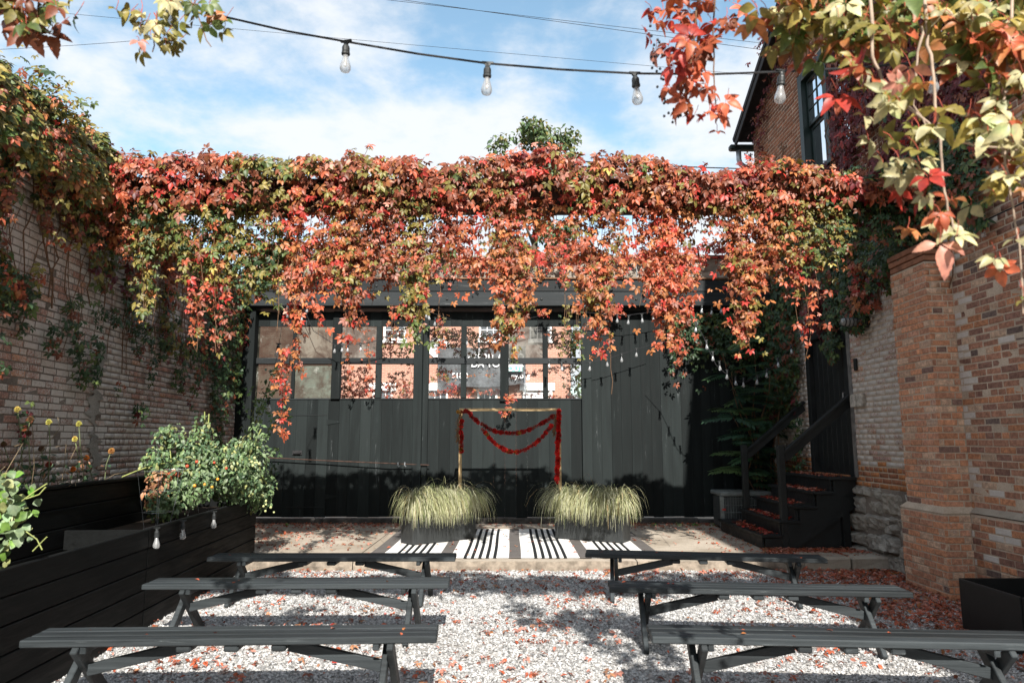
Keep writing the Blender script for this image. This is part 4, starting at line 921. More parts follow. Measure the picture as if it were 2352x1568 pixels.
R0 = Vector(((rx0 + rx1)/2, (ry0 + ry1)/2, SLZ)); rug = root('striped_rug', R0, 'flat woven rug with black, grey and white stripes on the slab', 'rug')
def m_rug(name, col):
    b = NB(name); v = b.coord(scale=(1, 1, 1)); n = b.noise(v, 260, 2, 0.5); n2 = b.noise(v, 5, 5); w = b.n('ShaderNodeTexWave', bands_direction='Y'); w.inputs['Scale'].default_value = 60; b.t.links.new(v, w.inputs[0])
    c = b.mix(b.rng(b.math('ADD', b.math('MULTIPLY', n, 0.6), b.math('MULTIPLY', n2, 0.4)), 0.3, 0.7), tuple(0.82*x for x in col), tuple(min(.9, 1.1*x) for x in col))
    return b.done(b.bsdf(c, 0.95, 0.1, 0, b.bump(w.outputs[1], 0.4, 0.003)))
RM = [m_rug('rug_white', (0.74, 0.73, 0.71)), m_rug('rug_taupe', (0.125, 0.115, 0.11)), m_rug('rug_black', (0.022, 0.024, 0.026))]
for a, b_ in zip(edges[:-1], edges[1:]):
    k = rugcol((a + b_)/2); 
    if abs((a + b_)/2) > 0.44: k = 1 if abs((a + b_)/2) > 0.462 else 0
    V = []; F = []; n = 22
    for j in range(n + 1):
        y = (ry0 + (ry1 - ry0)*j/n) - R0.y
        for f in (a, b_):
            wob = 0.004*math.sin(j*0.3 + 3*f); V.append((f*rw + wob, y, RZ + 0.008 - SLZ + 0.001*math.sin(j*0.8 + f*15)))
    for j in range(n): F.append((2*j, 2*j + 1, 2*j + 3, 2*j + 2))
    m0 = len(V)
    V += [(V[0][0], V[0][1], 0.001), (V[1][0], V[1][1], 0.001)]; F.append((m0, m0 + 1, 1, 0))
    ob('stripe', mesh_py('stripe', V, F, RM[k]), rug)
# ------------------------------------------------------------------ golden ceremony arch with flower garlands
AY0, AY1 = 10.72, 11.02
axl, axr, azt = at(1054, 1000, AY0).x, at(1288.5, 1000, AY0).x, at(1170, 937.5, AY0).z
GOLD = plain('brushed_gold_tube', (0.56, 0.40, 0.21), 0.42, 0.5, 0.35, 20, 0.12, 0.05)
G0 = Vector(((axl + axr)/2, (AY0 + AY1)/2, SLZ)); ar = root('ceremony_arch', G0, 'thin gold metal ceremony arch standing between the two grass planters', 'arch')
tt = 0.027
for y in (AY0, AY1):
    for x in (axl + tt/2, axr - tt/2):
        mb = MB(); mb.box((x - tt/2, y - tt/2, SLZ), (x + tt/2, y + tt/2, azt - tt - 0.001), 0.003); mb.build('upright', GOLD, ar, off=G0)
    mb = MB(); mb.box((axl, y - tt/2, azt - tt), (axr, y + tt/2, azt), 0.003); mb.build('crossbar', GOLD, ar, off=G0)
for z in (azt - tt/2, SLZ + tt/2):
    for x in (axl + tt/2, axr - tt/2):
        mb = MB(); mb.box((x - tt/2, AY0 + tt/2 + .001, z - tt/2), (x + tt/2, AY1 - tt/2 - .001, z + tt/2), 0.003); mb.build('side_bar', GOLD, ar, off=G0)
def m_objcol(name, rough=0.7, tl=0.0, var=0.25, spec=0.25):
    b = NB(name); oi = b.n('ShaderNodeObjectInfo'); v = b.coord(); n = b.noise(v, 30, 4)
    c = b.mix(b.rng(n, 0.3, 0.7), b.mix(1.0, oi.outputs['Color'], (1 - var,)*3, 'MULTIPLY'), b.mix(1.0, oi.outputs['Color'], (1 + var,)*3, 'MULTIPLY'))
    s_ = b.bsdf(c, rough, spec)
    if tl:
        t = b.n('ShaderNodeBsdfTranslucent'); b.t.links.new(c, t.inputs[0]); mx = b.n('ShaderNodeMixShader'); mx.inputs[0].default_value = tl; b.t.links.new(s_, mx.inputs[1]); b.t.links.new(t.outputs[0], mx.inputs[2]); s_ = mx.outputs[0]
    return b.done(s_)
PETAL = m_objcol('petal', 0.8, 0.2)
def bloom_mesh(seed):
    r = random.Random(seed); V = []; F = []
    for ring, (n, rad, h, tilt) in enumerate(((8, .9, -0.45, 0.0), (9, 1.0, -0.1, 0.2), (8, 0.85, 0.25, 0.45), (6, 0.5, 0.55, 0.7))):
        for i in range(n):
            a = 2*math.pi*(i + r.random()*0.5)/n; w = 0.42*rad; d = Vector((math.cos(a), math.sin(a), 0)); t = Vector((-d.y, d.x, 0)); k = len(V)
            V += [d*0.15*rad + Vector((0, 0, h*0.4)), d*rad*0.62 + t*w + Vector((0, 0, h + r.uniform(-.12, .1))), d*rad*0.62 - t*w + Vector((0, 0, h + r.uniform(-.12, .1))), d*rad*r.uniform(.9, 1.1) + Vector((0, 0, h + tilt*0.2 + r.uniform(-.1, .1)))]
            F += [(k, k + 1, k + 3), (k, k + 3, k + 2)]
    return mesh_py('flower', V, F, PETAL)
BLOOM = [bloom_mesh(i) for i in range(5)]
def gpt(x, y, yy): return at(1016 + 0.156*x, 922 + 0.156*y, yy)
def garland(lab, pts, yy, step=0.031, rad=0.040, shade_tone=1.0, dry=None):
    P = [gpt(x, y, yy) for x, y in pts]; g0 = P[0]; g = root('flower_garland', g0, lab, 'garland', 'red flower garlands draped on the gold arch')
    mb = MB(); mb.tube([p - g0 for p in P], 0.004, 4); mb.build('string', plain('garland_string', (0.30, 0.18, 0.05), 0.9), g)
    acc = 0.0; last = P[0]
    for a, b_ in zip(P[:-1], P[1:]):
        L = (b_ - a).length; d = (b_ - a).normalized(); s_ = -acc
        while s_ < L:
            if s_ >= 0:
                p = a + d*s_ + Vector((random.uniform(-.006, .006), random.uniform(-.02, .01), random.uniform(-.006, .006)))
                q = (d*random.choice((-1, 1)) + Vector((random.uniform(-.5, .5), random.uniform(-.9, .1), random.uniform(-.3, .5)))).to_track_quat('Z', 'Y').to_matrix().to_4x4()
                o = ob('flower', random.choice(BLOOM), g); r_ = rad*random.uniform(.8, 1.15); o.matrix_basis = Matrix.Translation(p - g0) @ q @ Matrix.Scale(r_, 4)
                k = shade_tone*random.uniform(.7, 1.2); o.color = (0.62*k, 0.028*k, 0.024*k, 1) if random.random() < 0.93 else (0.5, 0.26, 0.05, 1)  # sun and shade on each garland painted into its red, shaded ones darker
            s_ += step*random.uniform(.8, 1.2)
        acc = L - s_ if s_ > L else 0; acc = -(s_ - L)
    return g
garland('red flower garland trailing off the top left corner of the arch', [(225, 150), (300, 150), (360, 135), (400, 170), (450, 230), (530, 310)], AY0 - 0.03, shade_tone=.8)
garland('upper shallow swag of red flowers across the arch', [(580, 330), (680, 400), (800, 440), (900, 460), (1030, 467), (1150, 455), (1280, 410), (1400, 350), (1520, 290), (1640, 205)], AY0 - 0.02, shade_tone=.8)
garland('lower deep swag of red flowers across the arch', [(590, 410), (640, 465), (720, 560), (820, 650), (950, 722), (1080, 742), (1180, 722), (1280, 670), (1400, 590), (1500, 490), (1610, 350)], AY0 - 0.05, shade_tone=1.1)
garland('long red flower garland hanging down the right upright', [(1715, 130), (1715, 300), (1708, 500), (1700, 640), (1690, 740), (1702, 860), (1690, 1010), (1692, 1190)], AY0 - 0.04, 0.026, 0.046, 1.15)
garland('short red flower garland hanging down the left upright', [(285, 290), (275, 400), (285, 520), (278, 640), (280, 745)], AY0 - 0.03, 0.030, 0.040, 1.0)
def drybunch(lab, pts, yy):
    P = [gpt(x, y, yy) for x, y in pts]; g0 = P[0]; V = []; F = []
    for i in range(170):
        t = random.random()*(len(P) - 1); a = int(t); p = P[a].lerp(P[a + 1], t - a) + Vector((random.gauss(0, .018), random.gauss(0, .015), random.gauss(0, .02))) - g0
        d = Vector((random.gauss(0, .4), random.gauss(0, .4), -1)).normalized()*random.uniform(.03, .09); k = len(V); w = Vector((random.uniform(.003, .006), 0, 0)); V += [p - w, p + w, p + d]; F.append((k, k + 1, k + 2))
    o = ob('dried_bunch', mesh_py('dried_bunch', V, F, plain('dry_brown_fronds', (0.19, 0.10, 0.045), 0.9)), loc=g0); tag(o, lab, 'dried flowers', 'dried bunches tied to the arch')
drybunch('brown dried bunch tied on the left upright of the arch', [(268, 190), (250, 330), (225, 440), (240, 600)], AY0 - 0.02)
drybunch('brown dried bunch tied beside the right upright of the arch', [(1665, 190), (1660, 320), (1650, 460)], AY0 - 0.02)
# ------------------------------------------------------------------ two grass planters on the rug
GZ = RZ + 0.012
def grass_planter(near, left, right, h, blab, glab, seed):
    n, l, r = [gd(*q, GZ) for q in (near, left, right)]
    ex = (r - n); ey = (l - n)
    if ex.length < ey.length: ex, ey = ey, ex
    ux = ex.normalized(); uy = Vector((-ux.y, ux.x, 0)); uy = uy if uy.y > 0 else -uy
    Lx = ex.length; Ly = 0.32; c = n + ux*Lx/2 + uy*Ly/2; ang = math.atan2(ux.y, ux.x)
    print('planter', [round(v, 2) for v in c], Lx, ey.length, math.degrees(ang))
    b0 = root('grass_box', Vector((c.x, c.y, GZ)), blab, 'planter box', 'dark planter boxes on the rug', ang)
    M = plain('charcoal_fibre_box', (0.030, 0.033, 0.034), 0.5, 0.4, 0, 5, 0.15, 0.05); t = 0.02
    for x0, x1, y0, y1 in ((-Lx/2, Lx/2, -Ly/2, -Ly/2 + t), (-Lx/2, Lx/2, Ly/2 - t, Ly/2), (-Lx/2, -Lx/2 + t, -Ly/2 + t + .001, Ly/2 - t - .001), (Lx/2 - t, Lx/2, -Ly/2 + t + .001, Ly/2 - t - .001)):
        mb = MB(); mb.box((x0, y0, 0), (x1, y1, h), 0.004); mb.build('side_panel', M, b0)
    mb = MB(); mb.box((-Lx/2 + t + .001, -Ly/2 + t + .001, 0.005), (Lx/2 - t - .001, Ly/2 - t - .001, h - 0.04), 0); mb.build('soil', SOIL, b0)
    rg = np.random.default_rng(seed); g = root('sedge_grass', Vector((c.x, c.y, GZ + h - 0.04)), glab, 'ornamental grass', 'arching sedge grass in the boxes', ang)
    nt_ = 5
    b = NB('sedge_blade' + str(seed)); vc = b.n('ShaderNodeVertexColor', layer_name='Col'); s1 = b.bsdf(vc.outputs[0], 0.6, 0.3); tr = b.n('ShaderNodeBsdfTranslucent'); b.t.links.new(vc.outputs[0], tr.inputs[0]); mx = b.n('ShaderNodeMixShader'); mx.inputs[0].default_value = 0.3; b.t.links.new(s1, mx.inputs[1]); b.t.links.new(tr.outputs[0], mx.inputs[2]); gm = b.done(mx.outputs[0])
    for k in range(nt_):
        V = []; F = []; C = []
        nb2 = 620; cx = -Lx/2 + Lx*(k + 0.5)/nt_; seg = 7
        for i in range(nb2):
            bx, by_ = cx + rg.normal(0, .045), rg.normal(0, .055); bx = min(max(bx, -Lx/2 + .03), Lx/2 - .03); by_ = min(max(by_, -Ly/2 + .03), Ly/2 - .03)
            a = rg.random()*6.283; L = rg.uniform(0.60, 0.98)*(1.0 if rg.random() < .96 else 1.3); dirx, diry = math.cos(a), math.sin(a) + (-0.35 if abs(ang) < 1.6 else 0.35); lean0 = rg.uniform(.05, .55); curl = rg.uniform(2.2, 3.1); w = rg.uniform(.0024, .0042)
            col = np.array((0.46, 0.46, 0.25)) if rg.random() < .5 else np.array((0.60, 0.59, 0.42)) if rg.random() < .6 else np.array((0.27, 0.32, 0.14)) if rg.random() < .8 else np.array((0.42, 0.30, 0.15))
            col = col*rg.uniform(.75, 1.15); th = lean0; p = np.array((bx, by_, 0.0)); n0 = len(V)
            px, py = -diry, dirx
            for s_ in range(seg + 1):
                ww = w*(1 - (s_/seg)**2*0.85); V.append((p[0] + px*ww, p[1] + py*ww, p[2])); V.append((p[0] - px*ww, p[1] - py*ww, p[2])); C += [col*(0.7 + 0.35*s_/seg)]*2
                dl = L/seg; p = p + dl*np.array((.52*math.sin(th)*dirx, .62*math.sin(th)*diry, math.cos(th)*(1.0 if th < 1.57 else 1.0))); th = min(2.98, th + curl/seg*(.85 + .55*s_/seg))
                hw = (abs(p[0]) < Lx/2 + .012 and abs(p[1]) < Ly/2 + .012)
                if hw and p[2] < 0.03 and s_ > 1: p[2] = 0.03 + rg.random()*.03
                p[2] = max(p[2], -h + 0.055)
            for s_ in range(seg): F.append((n0 + 2*s_, n0 + 2*s_ + 1, n0 + 2*s_ + 3, n0 + 2*s_ + 2))
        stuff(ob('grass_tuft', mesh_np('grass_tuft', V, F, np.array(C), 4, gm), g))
grass_planter((949, 1251.7), (916.4, 1244.5), (1092.8, 1235.5), 0.36, 'charcoal box holding sedge on the left half of the rug', 'pale green arching sedge spilling from the left box on the rug', 21)
grass_planter((1431, 1247), (1274.6, 1235.5), (1451, 1242.7), 0.36, 'charcoal box holding sedge on the right half of the rug', 'pale green arching sedge spilling from the right box on the rug', 22)
# ------------------------------------------------------------------ leaves
def m_leaf(name, objcol, tl=0.24):
    b = NB(name)
    C = b.n('ShaderNodeObjectInfo').outputs['Color'] if objcol else b.n('ShaderNodeVertexColor', layer_name='Col').outputs[0]
    v = b.world(); n = b.noise(v, 34, 2, 0.6); n2 = b.noise(v, 9, 2) if objcol else None
    c = b.mix(b.rng(n, 0.35, 0.7), b.mix(1.0, C, (0.72, 0.72, 0.75), 'MULTIPLY'), b.mix(1.0, C, (1.22, 1.15, 1.1), 'MULTIPLY'))
    if objcol: c = b.mix(b.rng(n2, 0.5, 0.72, 0, 0.4), c, b.mix(1.0, C, (0.75, 1.25, 0.8), 'MULTIPLY'))
    s1 = b.bsdf(c, 0.45, 0.35); t = b.n('ShaderNodeBsdfTranslucent'); b.t.links.new(b.mix(1.0, c, (1.15, 1.1, 0.8), 'MULTIPLY'), t.inputs[0])
    mx = b.n('ShaderNodeMixShader'); mx.inputs[0].default_value = tl; b.t.links.new(s1, mx.inputs[1]); b.t.links.new(t.outputs[0], mx.inputs[2]); return b.done(mx.outputs[0])
LEAF_A = m_leaf('creeper_leaf', False); LEAF_O = m_leaf('creeper_leaf_single', True); STEM = plain('vine_stem', (0.15, 0.085, 0.05), 0.8, 0.2, 0, 30, 0.4); STEMP = plain('pale_vine_stem', (0.33, 0.25, 0.19), 0.8, 0.2, 0, 30, 0.3)
RSTEM = plain('red_petiole', (0.36, 0.07, 0.04), 0.6, 0.3)
def leaflet(L, W, ang, droop, fold, fine=False):
    """pointed oval leaflet, base at origin, tip along +y turned by ang"""
    if fine:
        prof = [(0.0, 0.05), (0.10, 0.30), (0.2, 0.62), (0.33, 0.90), (0.45, 1.0), (0.53, 0.90), (0.60, 0.92), (0.67, 0.70), (0.74, 0.70), (0.81, 0.45), (0.87, 0.42), (0.94, 0.16), (1.0, 0.0)]
    else: prof = [(0.0, 0.04), (0.32, 0.82), (0.55, 1.0), (0.78, 0.62), (1.0, 0.0)]
    V = []; F = []
    for f, w in prof:
        y = f*L; z = -droop*f*f*L
        V += [(-w*W, y, z + fold*w*W), (0, y, z), (w*W, y, z + fold*w*W)]
    for i in range(len(prof) - 1):
        k = 3*i
        if i == len(prof) - 2: F += [(k, k + 1, k + 4), (k + 1, k + 2, k + 4)]
        else: F += [(k, k + 1, k + 4), (k, k + 4, k + 3), (k + 1, k + 2, k + 5), (k + 1, k + 5, k + 4)]
    ca, sa = math.cos(ang), math.sin(ang)
    return [(x*ca + y*sa, -x*sa + y*ca, z) for x, y, z in V], F
def compose(lst):
    V = []; F = []
    for v, f in lst: n = len(V); V += v; F += [tuple(i + n for i in q) for q in f]
    return np.array(V, np.float32), np.array(F, np.int32)
def palmate(seed, fine=False, k=5):
    r = random.Random(seed); out = []
    A = (-108, -56, 0, 56, 108) if k == 5 else (-70, 0, 70)
    for a in A:
        L = (1.0 - 0.36*abs(a)/105)*r.uniform(.88, 1.08); an = math.radians(a + r.uniform(-9, 9)); v_, f_ = leaflet(L*.9, L*(r.uniform(.235, .29) if fine else r.uniform(.205, .255)), an, r.uniform(.1, .55), r.uniform(.1, .6), fine)
        out.append(([(x + .09*math.sin(an), y + .09*math.cos(an), z) for x, y, z in v_], f_))
    return compose(out)
PALM = [palmate(i) for i in range(6)]
PALM_F = [palmate(20 + i, True) for i in range(6)] + [palmate(40, True, 3), palmate(41, True, 3)]
PALM_ME = [mesh_np('leaf', v, f, None, 3, LEAF_O, True) for v, f in PALM]
PALMF_ME = [mesh_np('leaf', v, f, None, 3, LEAF_O, True) for v, f in PALM_F]
def norm(a): return a/np.maximum(np.linalg.norm(a, axis=-1, keepdims=True), 1e-9)
def frames(n, out, down=(0, 0, -1), nj=0.45, dj=0.7, rng=RNG):
    """leaf frames: normal near 'out' (n,3), tip near 'down'"""
    N = norm(np.asarray(out, float) + rng.normal(0, nj, (n, 3))); D = np.asarray(down, float) + rng.normal(0, dj, (n, 3))
    D = norm(D - N*(D*N).sum(1, keepdims=True)); R = np.cross(D, N); return np.stack([R, D, N], -1)   # columns
def leaf_mesh(name, P, R, S, C, tmpl, mat, parent, off):
    Vs = []; Fs = []; Cs = []; base = 0; idx = RNG.integers(0, len(tmpl), len(P)); off = np.array(off)
    for k, (T, F) in enumerate(tmpl):
        m = idx == k; n = int(m.sum())
        if not n: continue
        W_ = np.einsum('nij,tj->nti', R[m], T)*S[m][:, None, None] + (P[m] - off)[:, None]
        Vs.append(W_.reshape(-1, 3)); Fs.append((F[None] + len(T)*np.arange(n)[:, None, None]).reshape(-1, 3) + base); base += n*len(T)
        Cs.append(np.repeat(C[m], len(T), 0)*(0.88 + 0.24*RNG.random((n*len(T), 1))))
    if not Vs: return None
    o = ob(name, mesh_np(name, np.concatenate(Vs), np.concatenate(Fs), np.concatenate(Cs), 3, mat), parent); stuff(o); return o
PAL = {'red': (0.40, 0.042, 0.030), 'coral': (0.43, 0.105, 0.050), 'orange': (0.40, 0.155, 0.055), 'rust': (0.225, 0.070, 0.036), 'olive': (0.205, 0.175, 0.045), 'yellow': (0.40, 0.32, 0.08), 'green': (0.095, 0.135, 0.038), 'dgreen': (0.040, 0.080, 0.034), 'burg': (0.13, 0.018, 0.022), 'pink': (0.50, 0.22, 0.165), 'cream': (0.46, 0.42, 0.23)}
def sfv(P, s):
    x, y, z = P[:, 0], P[:, 1], P[:, 2]
    return (np.sin(1.9*x + 1.1*z + s) + np.sin(3.3*x - 2.7*z + 1.7*s + y) + np.sin(0.9*x + 4.3*z + 2.3*s) + np.sin(5.7*x + 1.9*z + 0.3*s + 2*y))/4
def pick(P, mixes, seed):
    """mixes: list of palettes [(name, weight)...]; a smooth field chooses among them"""
    f = (sfv(P, seed) + RNG.normal(0, .22, len(P)))*0.5 + 0.5; n = len(mixes); k = np.clip((f*n).astype(int), 0, n - 1); out = np.zeros((len(P), 3))
    for i, mx in enumerate(mixes):
        m = k == i; c = int(m.sum())
        if not c: continue
        w = np.array([q[1] for q in mx], float); ch = RNG.choice(len(mx), c, p=w/w.sum()); out[m] = np.array([PAL[q[0]] for q in mx])[ch]
    return out*(0.62 + 0.65*RNG.random((len(P), 1)))
AUT = [[('red', 3), ('coral', 2), ('rust', 3), ('burg', .6)], [('coral', 2), ('rust', 3), ('red', 1), ('pink', .8)], [('rust', 3), ('orange', 1), ('olive', 2), ('coral', 1)], [('olive', 3), ('green', 2), ('rust', 1), ('yellow', .3)]]
REDS = [[('red', 3), ('coral', 3)], [('coral', 3), ('red', 1), ('orange', 1)], [('coral', 2), ('orange', 2), ('pink', .4)], [('red', 2), ('rust', 1)]]
ORNG = [[('coral', 3), ('orange', 2), ('rust', 1)], [('orange', 2), ('olive', 1.5), ('rust', 1)], [('orange', 1.5), ('coral', 1), ('rust', 1.5), ('red', 1)], [('coral', 1.5), ('olive', 1.5), ('pink', .5)]]
GRNS = [[('green', 3), ('olive', 2)], [('olive', 3), ('orange', 1), ('yellow', .5)], [('green', 2), ('dgreen', 1), ('olive', 1)], [('olive', 2), ('coral', 1), ('rust', 1)]]
DARK = [[('dgreen', 3), ('green', 1)], [('dgreen', 2), ('rust', 1)], [('green', 2), ('dgreen', 2)], [('burg', 1), ('rust', 1), ('dgreen', 2)]]
BURG = [[('burg', 3), ('red', 1)], [('burg', 2), ('rust', 1)], [('burg', 3), ('rust', .6), ('red', .5)], [('burg', 2), ('dgreen', .5)]]
class Vine:
    """one plant: stems in one part, up to nind leaves as parts, the others as one part"""
    def __init__(s, name, loc, label, cat, group=None): s.r = root(name, loc, label, cat, group); s.o = Vector(loc); s.P = []; s.R = []; s.S = []; s.C = []; s.st = MB(); s.pe = MB()
    def leaves(s, P, R, S, C): s.P.append(np.asarray(P)); s.R.append(R); s.S.append(np.asarray(S)); s.C.append(C)
    def stem(s, pts, r, n=4): s.st.tube([Vector(p) - s.o for p in pts], r, n, False)
    def finish(s, nind=300, fine=False, stemmat=None, tmpl=None, objme=None, mat=LEAF_A):
        if s.st.V: stuff(s.st.build('stems', stemmat or STEM, s.r, True))
        if s.pe.V: stuff(s.pe.build('petioles', RSTEM, s.r, True))
        if not s.P: return s.r
        P = np.concatenate(s.P); R = np.concatenate(s.R); S = np.concatenate(s.S); C = np.concatenate(s.C)
        x, y, z = P[:, 0], P[:, 1], P[:, 2] - CAMH; zc = y*cp + z*sp_; yc = -y*sp_ + z*cp
        u = CX + FPX*x/np.maximum(zc, .1); v = CY - FPX*yc/np.maximum(zc, .1); face = np.abs((R[:, :, 2]*norm(np.stack([x, y, z], 1))).sum(1))
        sc = S/np.maximum(zc, .1)*(0.3 + face)*((u > -10) & (u < 2362) & (v > -10) & (v < 1578) & (zc > .3))
        # favour leaves on the side towards the camera
        sc = sc*np.exp(-(y - np.median(y))*2.0) if len(P) > nind else sc
        od = np.argsort(-sc); ind = [i for i in od[:nind] if sc[i] > 0]; me = objme or (PALMF_ME if fine else PALM_ME)
        for i in ind:
            o = ob('leaf', me[int(i) % len(me)], s.r); p = P[i] - np.array(s.o); M = R[i]*S[i]
            o.matrix_basis = Matrix(((M[0, 0], M[0, 1], M[0, 2], p[0]), (M[1, 0], M[1, 1], M[1, 2], p[1]), (M[2, 0], M[2, 1], M[2, 2], p[2]), (0, 0, 0, 1))); o.color = (*[float(q) for q in C[i]], 1)
        rest = np.ones(len(P), bool); rest[ind] = False
        if rest.any(): leaf_mesh('leaves', P[rest], R[rest], S[rest], C[rest], tmpl or (PALM_F if fine else PALM), mat, s.r, s.o)
        return s.r
SUNV = np.array(sv)
def strand(vn, p0, p1, n_leaf, size, mixes, seed, spread=0.07, out=(0, -1, 0.55), sway=0.06, stemr=0.004, depth=0.10):
    """a hanging runner from p0 to p1"""
    p0 = np.array(p0, float); p1 = np.array(p1, float); m = 14; ph = RNG.random(3)*6; t = np.linspace(0, 1, m)
    pts = p0 + (p1 - p0)*t[:, None]; L = np.linalg.norm(p1 - p0)
    pts[:, 0] += sway*np.sin(3.1*t*max(1, L) + ph[0])*t**.5; pts[:, 1] += 0.5*sway*np.sin(2.3*t*max(1, L) + ph[1])
    vn.stem([tuple(q) for q in pts], [stemr*(1.1 - 0.6*x) for x in t], 4)
    f = RNG.random(n_leaf); i = np.minimum((f*(m - 1)).astype(int), m - 2); fr = (f*(m - 1) - i)[:, None]; P = pts[i]*(1 - fr) + pts[i + 1]*fr
    P = P + np.stack([RNG.normal(0, spread, n_leaf), -np.abs(RNG.normal(0, depth, n_leaf))*0.8 + 0.02, RNG.normal(0, .03, n_leaf)], 1)
    vn.leaves(P, frames(n_leaf, np.tile(out, (n_leaf, 1)), (0, 0, -1), .42, .55), size*(0.55 + 0.75*RNG.random(n_leaf)), pick(P, mixes, seed))

# ------------------------------------------------------------------ the creeper over the middle beam
TOP = [(190, 345), (220, 340), (330, 347), (430, 350), (490, 340), (560, 350), (640, 356), (720, 350), (800, 350), (850, 340), (940, 354), (1000, 366), (1080, 352), (1150, 350), (1200, 338), (1260, 328), (1330, 352), (1346, 388), (1362, 348), (1420, 336), (1480, 348), (1560, 374), (1620, 392), (1660, 388), (1720, 364), (1780, 356), (1840, 366), (1880, 388), (1960, 402), (2060, 404), (2110, 410)]
TX = np.array([at(u, v, PY - .2).x for u, v in TOP]); TZ = np.array([at(u, v, PY - .2).z for u, v in TOP]) - 0.13
cv = Vine('creeper_vine', (0, PY, bmz), 'red and olive Virginia creeper hanging in curtains from the middle beam', 'climbing plant')
def mass(vn, n, x0, x1, yc_, hw, topf, z0, mixes, seed, size=0.085, out_top=True, hang=0.0):
    """foliage hugging the beam: front sheet, top roll and back"""
    x = x0 + (x1 - x0)*RNG.random(n); tz = topf(x); r = RNG.random(n)
    a = np.where(r < 0.62, RNG.random(n)*0.55, 0.55 + RNG.random(n)*0.45)          # 0..0.55 up the front, then over the top
    prof = np.clip(a/0.55, 0, 1); z = z0 + (tz - z0)*np.sin(prof*math.pi/2)**0.9
    bulge = 0.10*sfv(np.stack([x*2.2, x*0, z*2.5], 1), seed)
    y = yc_ - hw*(np.cos(np.clip((a - .3)/.7, 0, 1)*math.pi)) - bulge + RNG.normal(0, .05, n)
    z = z + RNG.normal(0, .03, n) - np.where(a > .7, (a - .7)*0.6, 0) - hang*np.abs(RNG.normal(0, 1, n))*(a < .1)
    up = np.clip((a - .25)/.5, 0, 1)
    O = np.stack([np.zeros(n), -(1.1 - up), 0.35 + 0.9*up], 1); O[:, 1] += np.where(a > .8, .5, 0)
    P = np.stack([x, y, z], 1); D = np.stack([np.zeros(n), -0.7*up, -1 + 0.5*up], 1)
    vn.leaves(P, frames(n, O, D, .38, .5), size*(0.6 + 0.7*RNG.random(n)), pick(P, mixes, seed))
topf = lambda x: np.interp(x, TX, TZ)
x0c, x1c = TX[0], TX[-1]
mass(cv, 4400, x0c, x1c, PY, 0.36, topf, bmz + 0.13, AUT, 1.3, hang=0.10)
for i in range(160):     # upright shoots that break the top outline
    x = random.uniform(x0c, x1c); z = float(topf(np.array([x]))[0]); y = PY + random.uniform(-.3, .2); h = random.uniform(.03, .13); p = np.array((x, y, z)); q = p + np.array((random.uniform(-.08, .08), random.uniform(-.05, .05), h))
    cv.stem([p, (p + q)/2 + np.array((.01, 0, .01)), q], 0.0028, 3); k = random.randint(2, 4); P = q + RNG.normal(0, .025, (k, 3)); cv.leaves(P, frames(k, np.tile((0, -.5, 1), (k, 1)), (0, -.5, .2), .5, .8), 0.05 + 0.035*RNG.random(k), pick(P, AUT, 1.3))
for i in range(46):      # woody runners over the beam
    x = random.uniform(x0c, x1c); pts = []; y = PY - 0.15; z = bmz + random.uniform(.0, .35)
    for k in range(9): pts.append((x, y + random.uniform(-.06, .05), z)); x += random.uniform(.02, .18)*random.choice((1, 1, -1)); z += random.uniform(-.09, .08)
    cv.stem(pts, random.uniform(.004, .013), 5)
